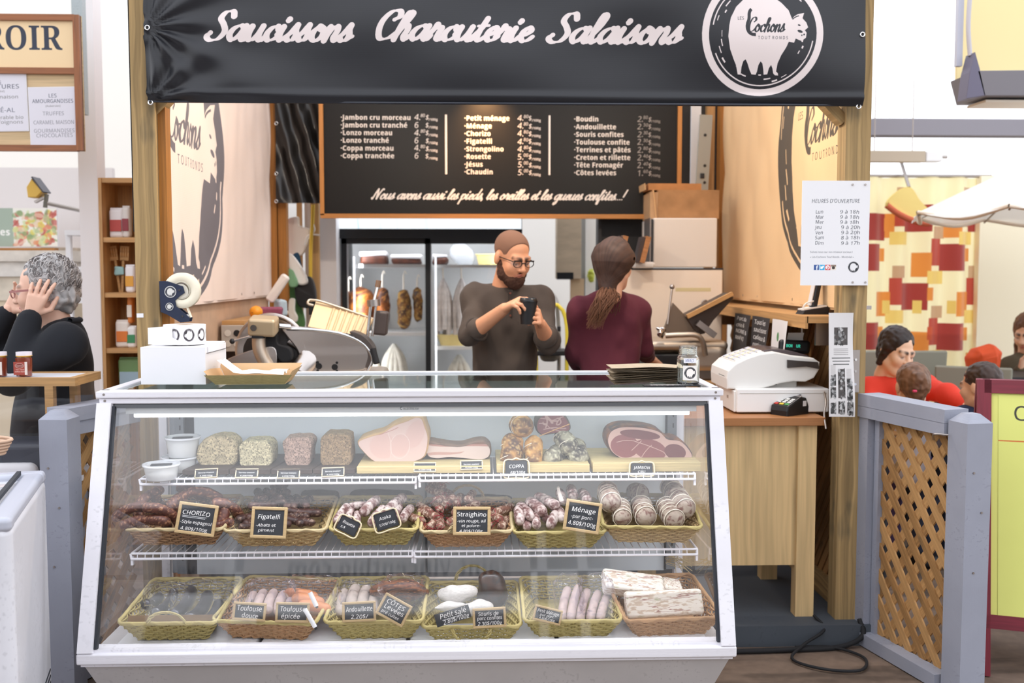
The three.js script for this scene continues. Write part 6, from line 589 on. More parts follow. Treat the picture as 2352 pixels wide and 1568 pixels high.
  { const p = at(1062, 570, D); const g = new THREE.SphereGeometry(.09, 22, 16); g.scale(1, .85, .8); solo('plastic_bag', lump(g, .018, 16).translate(p.x, yS(611) + .07, -D), new THREE.MeshPhysicalMaterial({ color: '#eef0f2', roughness: .25, transmission: .7, thickness: 0 }), 'clear knotted plastic bag on the top right fridge shelf', 'bag'); }
  for (const [px, py, w, l] of [[1120, 611, .16, 'small cream basket on the top right fridge shelf'], [1044, 802, .24, 'cream basket under the hanging white sausages in the fridge']]) { const p = at(px, py, D), t = thing('cream_basket', l, 'basket', [p.x, yS(py), -D + .02]); const mm = mat('#e3d08c', .7); part('tub', place(new THREE.CylinderGeometry(w * .5, w * .4, .07, 24, 1, true).scale(1, 1, .6), 0, .035, 0), mat('#e3d08c', .7, { side: THREE.DoubleSide }), t); part('rim', place(new THREE.TorusGeometry(w * .5, .006, 6, 30).scale(1, .6, 1), 0, .07, 0, Math.PI / 2), mm, t); } }
// ---------- right of the fridge: hanging carton, step ladder, wall posts ----------
{ const D = 7.2, a = at(1280, 640, D), b = at(1336, 500, D), t = thing('wall_carton', 'beige carton fixed to the wall right of the man', 'carton', [(a.x + b.x) / 2, a.y, -D - .1]); part('body', bx(b.x - a.x, b.y - a.y + .1, .18, 0, (b.y - a.y) / 2 + .05, 0), mat('#d9c4a8', .85, { map: rep(T.mott, 1, 3) }), t); part('lower_flap', bx(.1, .2, .02, .06, -.1, .06), mat('#d3b793', .85), t); part('dark_gap', bx(.12, .05, .01, -.03, .02, .092), M.rubber, t); }
struct('trim_3', rotU(bx(.03, 3.1, .04, X(1342, 7.4), 1.55, -7.5)), mat('#8e8f8c', .5)); struct('trim_4', rotU(bx(.08, 3.1, .05, X(1362, 7.4), 1.55, -7.55)), mat('#efece6', .6));
{ const D = 5.9, t = thing('step_ladder', 'yellow folding step ladder between the man and the woman', 'ladder', [0, 0, 0]); const ym = mat('#e9d84a', .45); const P = (x, y, d = 0) => at(x, y, D + d); part('frame', tube([V(P(1232, 850).x, .0, -D), P(1232, 850), P(1231, 745), P(1240, 702), P(1262, 698), P(1285, 703), P(1299, 730), P(1302, 850), V(P(1302, 850).x, .0, -D)], .012, 60, 8), ym, t); part('rear_leg', tube([P(1280, 705, .05), P(1284, 780, .1), V(P(1284, 780).x, .0, -D - .25)], .012, 20, 8), mat('#b9bcc0', .4, { metalness: .5 }), t); for (const py of [810, 900]) { const A = P(1232, py), B = P(1302, py); part('step', rb(B.x - A.x, .03, .2, .006, (A.x + B.x) / 2, A.y, -D - .06), M.dark, t); } part('cushion', rb(.12, .16, .08, .04, ...P(1262, 800, .1).toArray(), 0, 0, 0, 4), mat('#8d8d8f', .7), t); part('joint', rb(.02, .03, .02, .004, ...P(1284, 755, .02).toArray()), M.dark, t); }
solo('wire_hook', tube([at(1250, 680, 8.85), at(1262, 668, 8.84), at(1278, 684, 8.85), at(1284, 705, 8.86)], .004, 20), M.steel2, 'thin wire loop on the white wall right of the man', 'wire');
solo('small_bunch', lump(sph(.035, ...at(1357, 632, 7.46).toArray(), .7, 1.4, .7), .015, 60), mat('#b9c24a', .6), 'small yellow green bunch hanging beside the carton', 'plant');
// ---------- people ----------
const rgb = (h) => { const c = new THREE.Color(h); return [c.r, c.g, c.b]; };
const cone = (a, b, ra, rb, col, k = .02) => ({ t: 0, a, b, ra, rb, col, k }), ell = (c, r, col, k = .012, sub = false) => ({ t: 1, c: V(...(c.isVector3 ? c.toArray() : c)), r, col, k, sub });
function pd(q, x, y, z) { if (q.t === 0) { const a = q.a, b = q.b, bx0 = b.x - a.x, by = b.y - a.y, bz = b.z - a.z, px = x - a.x, py = y - a.y, pz = z - a.z; let h = (px * bx0 + py * by + pz * bz) / (bx0 * bx0 + by * by + bz * bz + 1e-9); h = h < 0 ? 0 : h > 1 ? 1 : h; const dx = px - bx0 * h, dy = py - by * h, dz = pz - bz * h; const fl = q.flat; if (fl) { const n = dx * fl.x + dy * fl.y + dz * fl.z, s = q.fk; const ex = dx + fl.x * n * (s - 1), ey = dy + fl.y * n * (s - 1), ez = dz + fl.z * n * (s - 1); return (Math.sqrt(ex * ex + ey * ey + ez * ez) - (q.ra + (q.rb - q.ra) * h)) / Math.max(1, s * .75); } return Math.sqrt(dx * dx + dy * dy + dz * dz) - (q.ra + (q.rb - q.ra) * h); }
  const X0 = (x - q.c.x) / q.r[0], Y0 = (y - q.c.y) / q.r[1], Z0 = (z - q.c.z) / q.r[2], k0 = Math.sqrt(X0 * X0 + Y0 * Y0 + Z0 * Z0), k1 = Math.sqrt((X0 / q.r[0]) ** 2 + (Y0 / q.r[1]) ** 2 + (Z0 / q.r[2]) ** 2); return k1 < 1e-6 ? -Math.min(...q.r) : k0 * (k0 - 1) / k1; }
function field(P, x, y, z) { let d = 1e3; for (const q of P) { const e = pd(q, x, y, z), k = q.k; if (q.sub) { const h = Math.max(0, k - Math.abs(-e - d)) / k; d = Math.max(d, -e) + h * h * k * .25; } else { const h = Math.max(0, k - Math.abs(e - d)) / k; d = Math.min(d, e) - h * h * k * .25; } } return d; }
function tint(P, x, y, z) { let s = 0, c = [0, 0, 0]; for (const q of P) if (q.col) { const w = Math.exp(-pd(q, x, y, z) * 420); s += w; for (let i = 0; i < 3; i++) c[i] += q.col[i] * w; } return c.map(v => v / (s || 1)); }
function nets(P, cell, extra) {   // surface of the joined shapes
  const lo = V(1e3, 1e3, 1e3), hi = V(-1e3, -1e3, -1e3); for (const q of P) if (!q.sub) for (const [c, r] of q.t === 0 ? [[q.a, q.ra], [q.b, q.rb]] : [[q.c, Math.max(...q.r)]]) { lo.min(V(c.x - r, c.y - r, c.z - r)); hi.max(V(c.x + r, c.y + r, c.z + r)); }
  lo.subScalar(cell * 2.5); hi.addScalar(cell * 2.5); const nx = Math.ceil((hi.x - lo.x) / cell) + 1, ny = Math.ceil((hi.y - lo.y) / cell) + 1, nz = Math.ceil((hi.z - lo.z) / cell) + 1, F = new Float32Array(nx * ny * nz), id = (i, j, k) => (k * ny + j) * nx + i, f = (x, y, z) => field(P, x, y, z) + (extra ? extra(x, y, z) : 0);
  const B = 4; for (let k = 0; k < nz; k += B) for (let j = 0; j < ny; j += B) for (let i = 0; i < nx; i += B) { const ci = Math.min(i + 2, nx - 1), cj = Math.min(j + 2, ny - 1), ck = Math.min(k + 2, nz - 1), d = f(lo.x + ci * cell, lo.y + cj * cell, lo.z + ck * cell), far = Math.abs(d) > cell * 5.5; for (let c = k; c < Math.min(k + B, nz); c++) for (let b = j; b < Math.min(j + B, ny); b++) for (let a = i; a < Math.min(i + B, nx); a++) F[id(a, b, c)] = far ? d : f(lo.x + a * cell, lo.y + b * cell, lo.z + c * cell); }
  const vi = new Int32Array(nx * ny * nz).fill(-1), pos = [], ix = []; const E = [[0, 1], [0, 2], [0, 4], [1, 3], [1, 5], [2, 3], [2, 6], [3, 7], [4, 5], [4, 6], [5, 7], [6, 7]];
  for (let k = 0; k < nz - 1; k++) for (let j = 0; j < ny - 1; j++) for (let i = 0; i < nx - 1; i++) { const v = [F[id(i, j, k)], F[id(i + 1, j, k)], F[id(i, j + 1, k)], F[id(i + 1, j + 1, k)], F[id(i, j, k + 1)], F[id(i + 1, j, k + 1)], F[id(i, j + 1, k + 1)], F[id(i + 1, j + 1, k + 1)]]; let m = 0; for (let q = 0; q < 8; q++) if (v[q] < 0) m |= 1 << q; if (m === 0 || m === 255) continue; let n = 0, x = 0, y = 0, z = 0; for (const [a, b] of E) if ((v[a] < 0) !== (v[b] < 0)) { const t = v[a] / (v[a] - v[b]); x += (a & 1) + t * ((b & 1) - (a & 1)); y += (a >> 1 & 1) + t * ((b >> 1 & 1) - (a >> 1 & 1)); z += (a >> 2) + t * ((b >> 2) - (a >> 2)); n++; } vi[id(i, j, k)] = pos.length / 3; pos.push(lo.x + (i + x / n) * cell, lo.y + (j + y / n) * cell, lo.z + (k + z / n) * cell); }
  const quad = (a, b, c, d, fl) => { if (a < 0 || b < 0 || c < 0 || d < 0) return; if (fl) ix.push(a, b, c, a, c, d); else ix.push(a, c, b, a, d, c); };
  for (let k = 1; k < nz - 1; k++) for (let j = 1; j < ny - 1; j++) for (let i = 1; i < nx - 1; i++) { const s = F[id(i, j, k)] < 0; if (s !== F[id(i + 1, j, k)] < 0) quad(vi[id(i, j - 1, k - 1)], vi[id(i, j, k - 1)], vi[id(i, j, k)], vi[id(i, j - 1, k)], s); if (s !== F[id(i, j + 1, k)] < 0) quad(vi[id(i - 1, j, k - 1)], vi[id(i - 1, j, k)], vi[id(i, j, k)], vi[id(i, j, k - 1)], s); if (s !== F[id(i, j, k + 1)] < 0) quad(vi[id(i - 1, j - 1, k)], vi[id(i, j - 1, k)], vi[id(i, j, k)], vi[id(i - 1, j, k)], s); }
  const g = new THREE.BufferGeometry(); g.setAttribute('position', new THREE.Float32BufferAttribute(pos, 3)); g.setIndex(ix); g.computeVertexNormals(); const col = []; for (let i = 0; i < pos.length; i += 3) col.push(...tint(P, pos[i], pos[i + 1], pos[i + 2])); g.setAttribute('color', new THREE.Float32BufferAttribute(col, 3)); return g;
}
function headPrims(o) { const S = rgb(o.skin), L = rgb(o.lip || '#b06a5e'), Br = rgb(o.brow || '#3a2a22'), W = rgb('#d9d2cc'), I = rgb('#2a1d18'), P = [], f = o.fem ? .94 : 1;
  P.push(ell([0, .038, -.014], [.075, .086, .095], S), ell([0, -.04, .03], [.058 * f, .078, .062], S, .03), ell([0, -.098, .058], [.026 * f, .02, .024], S, .03), cone(V(-.05 * f, -.06, .0), V(-.02, -.098, .05), .02, .018, S, .03), cone(V(.05 * f, -.06, .0), V(.02, -.098, .05), .02, .018, S, .03));
  for (const s of [-1, 1]) { P.push(ell([s * .036, -.028, .062], [.024, .026, .024], S, .025), ell([s * .031, .001, .094], [.018, .011, .014], null, .012, true), ell([s * .031, .0, .0785], [.0125, .0115, .0115], W, .002), ell([s * .031, o.down ? -.004 : -.001, .0865], [.0055, .006, .005], I, .001), ell([s * .031, .0055, .0795], [.0145, o.down ? .012 : .0085, .0135], S, .004), ell([s * .077, -.004, -.012], [.011, .031, .019], S, .008), cone(V(s * .014, .02, .0925), V(s * .047, .023, .076), .0042, .003, Br, .003)); }
  P.push(cone(V(-.036, .018, .076), V(.036, .018, .076), .011, .011, S, .02), cone(V(0, .012, .088), V(0, -.03, .106), .008, .0125, S, .014), ell([-.012, -.033, .098], [.009, .008, .01], S, .006), ell([.012, -.033, .098], [.009, .008, .01], S, .006), cone(V(-.021, -.063, .08), V(0, -.058, .091), .004, .0062, L, .005), cone(V(.021, -.063, .08), V(0, -.058, .091), .004, .0062, L, .005), cone(V(-.017, -.069, .081), V(.017, -.069, .081), .005, .005, L, .006), ell([0, -.066, .094], [.02, .0016, .006], null, .002, true), cone(V(0, -.075, -.02), V(0, -.15, -.03), .054 * f, .056 * f, S, .03));
  if (o.scalp) { const C = rgb(o.scalp); P.push(ell([0, .046, -.022], [.0785, .0835, .0935], C, .003)); }
  return P; }
function frame(p, yaw, pitch = 0, roll = 0, sc = 1) { return new THREE.Matrix4().compose(p, new THREE.Quaternion().setFromEuler(new THREE.Euler(pitch, yaw, roll, 'YXZ')), V(sc, sc, sc)); }
function handPrims(w, f, n, side, S, curls, spread = .12, thumbUp = .6) { f = f.clone().normalize(); n = n.clone().addScaledVector(f, -n.dot(f)).normalize(); const s = f.clone().cross(n).multiplyScalar(side), P = [], at2 = (a, b, c) => w.clone().addScaledVector(f, a).addScaledVector(s, b).addScaledVector(n, c); // s points to the thumb
  for (let i = 0; i < 4; i++) P.push(cone(at2(.005, .012 - i * .008, 0), at2(.078 - i * .003, .027 - i * .018, 0), .016, .0115, S, .012));
  const len = [.068, .077, .072, .056]; for (let i = 0; i < 4; i++) { let p = at2(.08 - i * .004, .028 - i * .019, 0), dir = f.clone().addScaledVector(s, (1.5 - i) * spread * .5).normalize(), r = [.0088, .0092, .0088, .0078][i]; const cv = f.clone().cross(n); for (let j = 0; j < 3; j++) { dir.applyAxisAngle(cv, curls[i][j]); const q = p.clone().addScaledVector(dir, len[i] * [.45, .31, .24][j]); P.push(cone(p, q, r, r * .92, S, .004)); p = q; r *= .92; } }
  { let p = at2(.018, .026, .006), d1 = f.clone().multiplyScalar(.55).addScaledVector(s, .8).addScaledVector(n, thumbUp).normalize(), q = p.clone().addScaledVector(d1, .04); P.push(cone(p, q, .0145, .0105, S, .012)); const d2 = f.clone().multiplyScalar(.8).addScaledVector(s, .1).addScaledVector(n, thumbUp * 1.1).normalize(), q2 = q.clone().addScaledVector(d2, .03); P.push(cone(q, q2, .0105, .0095, S, .004)); P.push(cone(q2, q2.clone().addScaledVector(d2, .024), .0095, .0075, S, .004)); }
  return P; }
const clothM = (c) => mat(c, .95, { sheen: .5, sheenRoughness: .6, sheenColor: new THREE.Color(c).lerp(new THREE.Color('#ffffff'), .25) });
function wrinkle(g, amp, f, sd) { const p = g.attributes.position, n = g.attributes.normal; for (let i = 0; i < p.count; i++) { const x = p.getX(i), y = p.getY(i), z = p.getZ(i), k = amp * ((n3(x * f + sd, y * f * .55 + x * f * .5, z * f) - .5) + .5 * (n3(x * f * 2.3, y * f * 1.4 + sd, z * f * 2.3) - .5)); p.setXYZ(i, x + n.getX(i) * k, y + n.getY(i) * k, z + n.getZ(i) * k); } g.computeVertexNormals(); return g; }
function personGroup(label, c) { const t = thing('person', label, 'person', c); return t; }
const loc = (t) => (px, py, D) => at(px, py, D).sub(t.position);
// ---- man with a coffee cup
{
  const t = personGroup('bearded man in glasses and dark brown shirt holding a black coffee cup', [X(1165, 4.82), .085, -4.82]), A = loc(t), S = rgb('#e2a27c'), SH = '#50453d';
  const hc = A(1176, 592, 4.76), neck = A(1163, 662, 4.82), shL = A(1092, 688, 4.83), shR = A(1240, 694, 4.86), elL = A(1080, 768, 4.66), wrL = A(1160, 708, 4.48), elR = A(1258, 782, 4.68), wrR = A(1240, 742, 4.51), chest = A(1164, 725, 4.83), waist = A(1160, 850, 4.86), hip = V(waist.x, .88 - .085 + .05, waist.z), hL = hip.clone().add(V(-.09, -.02, 0)), hR = hip.clone().add(V(.09, -.02, 0)), kL = V(hL.x - .01, .47, hL.z + .02), kR = V(hR.x + .01, .47, hR.z + .02), aL = V(kL.x, .09, kL.z - .03), aR = V(kR.x, .09, kR.z - .03);
  const flatZ = (c, k) => { c.flat = V(0, 0, 1); c.fk = k; return c; };
  const torso = (g) => [flatZ(cone(chest.clone().add(V(-.06, .03, 0)), waist.clone().add(V(-.045, 0, 0)), .105 + g, .105 + g, S, .06), 1.15), flatZ(cone(chest.clone().add(V(.06, .03, 0)), waist.clone().add(V(.045, 0, 0)), .105 + g, .105 + g, S, .06), 1.15), cone(shL, shR, .058 + g, .058 + g, S, .06), cone(neck.clone().add(V(0, -.03, -.01)), shL, .045 + g, .055 + g, S, .05), cone(neck.clone().add(V(0, -.03, -.01)), shR, .045 + g, .055 + g, S, .05)];
  const body = [...torso(-.012), cone(waist, hip, .1, .11, S, .05), cone(hL, kL, .075, .055, S), cone(kL, aL, .052, .038, S), cone(hR, kR, .075, .055, S), cone(kR, aR, .052, .038, S), cone(aL, aL.clone().add(V(0, -.05, .14)), .04, .03, S), cone(aR, aR.clone().add(V(0, -.05, .14)), .04, .03, S), cone(shL, elL, .046, .04, S, .03), cone(elL, wrL, .043, .027, S, .02), cone(shR, elR, .046, .04, S, .03), cone(elR, wrR, .043, .027, S, .02), cone(neck.clone().add(V(0, .05, .0)), neck.clone().add(V(0, -.05, -.01)), .055, .06, S, .03)];
  const hd = nets(headPrims({ skin: '#e2a27c', down: 1, lip: '#b5685a', brow: '#4a3024', }), .0034); const HM = frame(hc, .55, .3, 0); hd.applyMatrix4(HM);
  part('hair', nets([ell([0, .0445, -.0155], [.0775, .0835, .0965], rgb('#86624f'), .002), ell([0, -.003, .087], [.12, .096, .054], null, .006, true), ell([0, -.1, -.05], [.1, .07, .1], null, .006, true), ell([-.085, -.01, -.0], [.03, .05, .035], null, .006, true), ell([.085, -.01, -.0], [.03, .05, .035], null, .006, true)], .0036).applyMatrix4(HM), mat('#ffffff', 1, { vertexColors: true }), t);
  // right hand (left in the picture) pinches the lid, left hand holds the cup
  const cup = A(1211, 716, 4.44), h1 = nets(handPrims(wrL, A(1188, 692, 4.43).sub(wrL), V(.35, -.8, -.2), 1, S, [[.5, .5, .3], [.65, .6, .4], [.7, .7, .5], [.8, .7, .5]], .1, .5), .0036), h2 = nets(handPrims(wrR, cup.clone().add(V(.046, -.005, .03)).sub(wrR), V(-1, 0, .1), -1, S, [[.75, .75, .5], [.8, .8, .5], [.85, .8, .5], [.9, .8, .5]], .1, .1), .0036);
  part('body', [nets(body, .012), hd, h1, h2], M.skin, t);
  const shirt = [...torso(.008), cone(waist, hip.clone().add(V(0, .0, 0)), .118, .125, S, .05), cone(shL, elL, .062, .056, S, .04), cone(elL, elL.clone().lerp(wrL, .18), .058, .056, S, .02), cone(shR, elR, .062, .056, S, .04), cone(elR, elR.clone().lerp(wrR, .2), .058, .055, S, .02), ell(hc.clone().add(V(.0, -.13, .1)), [.045, .085, .05], null, .02, true), ell(neck.clone().add(V(0, .055, .01)), [.07, .055, .075], null, .012, true)];
  part('shirt', wrinkle(nets(shirt.map(q => ({ ...q, col: null })), .01), .026, 11, 3), clothM(SH), t); for (const s of [[elL, wrL, .2], [elR, wrR, .22]]) { const c = s[0].clone().lerp(s[1], s[2]), d = s[1].clone().sub(s[0]).normalize(); const g = new THREE.TorusGeometry(.052, .009, 8, 24); g.applyQuaternion(new THREE.Quaternion().setFromUnitVectors(V(0, 0, 1), d)); g.translate(c.x, c.y, c.z); part('cuff', g, clothM('#3d342e'), t); }
  { const pk = A(1172, 678, 4.72); part('placket', bx(.022, .13, .006, pk.x, pk.y - .04, pk.z + .0, .1), clothM('#3a312b'), t); for (let i = 0; i < 4; i++) part('button', cyl(.005, .005, .004, pk.x, pk.y + .01 - i * .035, pk.z + .008, Math.PI / 2, 0, 0, 12), mat('#6e3a28', .4), t); }
  const tr = [cone(waist.clone().add(V(0, -.08, 0)), hip, .11, .122, S, .04), cone(hL, kL, .088, .068, S), cone(kL, aL, .066, .055, S), cone(hR, kR, .088, .068, S), cone(kR, aR, .066, .055, S)]; part('trousers', nets(tr.map(q => ({ ...q, col: null })), .016), clothM('#2b2f3a'), t); for (const a of [aL, aR]) part('shoe', rb(.095, .075, .27, .03, a.x, .038, a.z + .06, 0, 0, 0, 3), M.dark, t);
  const bd = rgb('#4a2f22'), bp = [ell([0, -.09, .048], [.051, .045, .05], bd, .02), cone(V(-.06, -.02, -.002), V(-.05, -.075, .02), .0165, .025, bd, .02), cone(V(.06, -.02, -.002), V(.05, -.075, .02), .0165, .025, bd, .02), cone(V(-.05, -.07, .025), V(0, -.105, .058), .022, .024, bd, .02), cone(V(.05, -.07, .025), V(0, -.105, .058), .022, .024, bd, .02), cone(V(-.03, -.058, .074), V(0, -.047, .09), .006, .007, bd, .006), cone(V(.03, -.058, .074), V(0, -.047, .09), .006, .007, bd, .006), ell([0, -.063, .098], [.021, .009, .02], null, .004, true), ell([0, -.02, .07], [.04, .022, .05], null, .02, true)];
  part('beard', lump(nets(bp, .0036), .003, 130).applyMatrix4(HM), new THREE.MeshStandardMaterial({ vertexColors: true, roughness: .95 }), t);
  const gg = [], fr = (s) => place(new THREE.TorusGeometry(.021, .0022, 6, 28).scale(1.1, .78, 1), s * .033, .0, .103); gg.push(fr(1), fr(-1), rod([-.011, .004, .104], [.011, .004, .104], .0022), ...[-1, 1].map(s => bx(.046, .006, .004, s * .033, .0145, .1035)), ...[-1, 1].map(s => rod([s * .056, .01, .1], [s * .078, .006, -.01], .0022))); const gm = part('glasses', join(gg.map(g => g.index ? g.toNonIndexed() : g)).applyMatrix4(HM), mat('#1b1614', .35), t);
  // the cup he holds
  const cc = cup.clone().add(t.position), c = thing('coffee_cup', 'black paper coffee cup with plastic lid held by the bearded man', 'cup', [cc.x, cc.y - .055, cc.z]); c.rotation.set(0, 0, -.05); part('cup', lathe([[0, .002], [.028, .002], [.029, 0], [.04, .1], [.0415, .102], [.039, .102], [.028, .004]], 36), mat('#1a181a', .5), c); part('lid', lathe([[0, .115], [.032, .115], [.036, .118], [.038, .112], [.042, .108], [.043, .1], [.041, .1]], 36), mat('#111114', .3), c); part('lid_tab', bx(.014, .003, .02, .02, .118, .0), M.black, c);
}
// ---- woman seen from behind
{
  const t = personGroup('woman in a burgundy sweater with a brown ponytail seen from behind', [X(1400, 4.72), .085, -4.72]), A = loc(t), S = rgb('#e0ad90'), SW = '#57202d';
  const hc = A(1412, 606, 4.66), neck = A(1402, 670, 4.72), shL = A(1335, 716, 4.7), shR = A(1462, 714, 4.78), chest = A(1398, 750, 4.74), waist = A(1398, 850, 4.74), hip = V(waist.x, .86 - .05, waist.z), elL = A(1325, 810, 4.76), wrL = A(1345, 880, 5.0), elR = A(1478, 800, 4.82), wrR = A(1492, 824, 5.04), hL = hip.clone().add(V(-.085, -.02, 0)), hR = hip.clone().add(V(.085, -.02, 0)), kL = V(hL.x, .46, hL.z), kR = V(hR.x, .46, hR.z), aL = V(kL.x, .08, kL.z), aR = V(kR.x, .08, kR.z);
  const flatZ = (c, k) => { c.flat = V(0, 0, 1); c.fk = k; return c; };
  const torso = (g) => [flatZ(cone(chest.clone().add(V(-.06, .02, 0)), waist.clone().add(V(-.045, 0, 0)), .095 + g, .085 + g, S, .06), 1.2), flatZ(cone(chest.clone().add(V(.06, .02, 0)), waist.clone().add(V(.045, 0, 0)), .095 + g, .085 + g, S, .06), 1.2), cone(shL, shR, .05 + g, .05 + g, S, .06), cone(neck.clone().add(V(0, -.03, 0)), shL, .042 + g, .046 + g, S, .05), cone(neck.clone().add(V(0, -.03, 0)), shR, .042 + g, .046 + g, S, .05)];
  const body = [...torso(-.012), cone(waist, hip, .09, .105, S, .05), cone(hL, kL, .075, .052, S), cone(kL, aL, .048, .036, S), cone(hR, kR, .075, .052, S), cone(kR, aR, .048, .036, S), cone(aL, aL.clone().add(V(0, -.045, -.12)), .036, .028, S), cone(aR, aR.clone().add(V(0, -.045, -.12)), .036, .028, S), cone(shL, elL, .04, .035, S, .03), cone(elL, wrL, .036, .024, S), cone(shR, elR, .04, .035, S, .03), cone(elR, wrR, .036, .024, S), cone(neck.clone().add(V(0, .06, 0)), neck.clone().add(V(0, -.05, 0)), .046, .052, S, .03)];
  const HM = frame(hc, 2.62, .12, 0, .96), hd = nets(headPrims({ skin: '#e0ad90', fem: 1 }), .0038).applyMatrix4(HM); const h1 = nets(handPrims(wrR, V(.3, -.1, -.9), V(0, -1, 0), -1, S, [[.3, .4, .3], [.35, .4, .3], [.4, .4, .3], [.45, .4, .3]]), .004), h2 = nets(handPrims(wrL, V(.2, -.2, -.9), V(0, -1, 0), 1, S, [[.3, .4, .3], [.35, .4, .3], [.4, .4, .3], [.45, .4, .3]]), .005);
  part('body', [nets(body, .012), hd, h1, h2], M.skin, t);
  const sw = [...torso(.006), cone(waist, hip, .1, .112, S, .05), cone(shL, elL, .054, .048, S, .04), cone(elL, wrL, .048, .034, S), cone(shR, elR, .054, .048, S, .04), cone(elR, wrR.clone().lerp(elR, .12), .048, .034, S), ell(neck.clone().add(V(0, .045, -.01)), [.062, .05, .066], null, .012, true)]; part('sweater', wrinkle(nets(sw.map(q => ({ ...q, col: null })), .01), .022, 11, 8), clothM(SW), t);
  part('trousers', nets([cone(waist.clone().add(V(0, -.1, 0)), hip, .1, .115, null, .04), cone(hL, kL, .085, .062, null), cone(kL, aL, .06, .046, null), cone(hR, kR, .085, .062, null), cone(kR, aR, .06, .046, null)], .016), clothM('#23262e'), t); for (const a of [aL, aR]) part('shoe', rb(.085, .07, .25, .03, a.x, .035, a.z - .05, 0, 0, 0, 3), M.dark, t);
  // hair: cap, strands drawn to the tie, ponytail
  const c1 = rgb('#402a20'), tie = A(1396, 660, 4.6), tl = new THREE.Matrix4().copy(HM).invert(), tieL = tie.clone().applyMatrix4(tl); const cap = [ell([0, .04, -.026], [.083, .09, .094], c1, .02), cone(V(0, .0, -.07), tieL, .075, .026, c1, .05), cone(V(-.05, .02, -.02), tieL, .05, .022, c1, .05), cone(V(.05, .02, -.02), tieL, .05, .022, c1, .05), ell([0, -.025, .08], [.06, .08, .06], null, .02, true)]; const hairM = new THREE.MeshPhysicalMaterial({ color: '#ffffff', vertexColors: true, roughness: .68, sheen: .3 });
  const cg = lump(nets(cap, .004), .005, 28); { const cl = cg.attributes.color, p = cg.attributes.position; for (let i = 0; i < p.count; i++) { const a = Math.atan2(p.getX(i) - tieL.x, p.getY(i) - tieL.y), k = .75 + .7 * n3(a * 26, 3, 1); cl.setXYZ(i, cl.getX(i) * k, cl.getY(i) * k, cl.getZ(i) * k); } } const hair = part('hair', cg.applyMatrix4(HM), hairM, t);
  const strands = [], c0 = V(0, .04, -.026), er = V(.0875, .0945, .0985), tn0 = tieL.clone().sub(c0).divide(er).normalize(); for (let i = 0; i < 150; i++) { const a = rr(-1.8, 1.8), s0 = V(Math.sin(a) * .084, .04 + Math.cos(a) * .09, .04 + rr(-.05, .0)).sub(c0).divide(er).normalize(), P = []; for (let k = 0; k <= 6; k++) { const u = k / 6 * .93, th = Math.acos(Math.max(-1, Math.min(1, s0.dot(tn0)))), q = s0.clone().multiplyScalar(Math.sin((1 - u) * th) / Math.sin(th)).addScaledVector(tn0, Math.sin(u * th) / Math.sin(th)).multiply(er).add(c0); if (u > .6) q.lerp(tieL, (u - .6) / .4); P.push(q.applyMatrix4(HM)); } strands.push(sweep(P, (u) => .0024 * (1.1 - u * .5), 14, 5)); } part('strands', strands, mat('#4b3024', .65), hair).userData.kind = 'stuff';
  const tail = []; for (let i = 0; i < 260; i++) { const a = rr(0, 6.3), r = Math.sqrt(rnd()) * .022, e = A(1358 + rr(-12, 26), 735 + rr(-25, 22), 4.56), s = tie.clone().add(V(Math.cos(a) * r, Math.sin(a) * r, .01)); const m1 = tie.clone().add(V(Math.cos(a) * r * 2.4 - .012, -.035 + Math.sin(a) * r, .05 + rr(-.01, .01))), m2 = m1.clone().lerp(e, .5).add(V(rr(-.016, .02), 0, rr(-.012, .02))); tail.push(sweep([s, m1, m2, e], (u) => .0021 * (1.05 - u * .75), 12, 4)); } part('ponytail', tail, mat('#7a5138', .6), hair).userData.kind = 'stuff';
  const wisps = []; for (let i = 0; i < 26; i++) { const s = tie.clone().add(V(rr(-.02, .02), rr(-.02, .01), .02)), e = A(1400 + rr(-20, 24), 700 + rr(-20, 26), 4.58); wisps.push(sweep([s, s.clone().lerp(e, .5).add(V(rr(-.03, .04), .01, .02)), e], () => .0018, 10, 4)); } part('wisps', wisps, mat('#5a3a28', .45), hair).userData.kind = 'stuff'; part('hair_tie', place(new THREE.TorusGeometry(.022, .01, 10, 24), tie.x, tie.y, tie.z + .015, .4, .2), mat('#5c5a66', .8), t, 'grey hair tie');
}
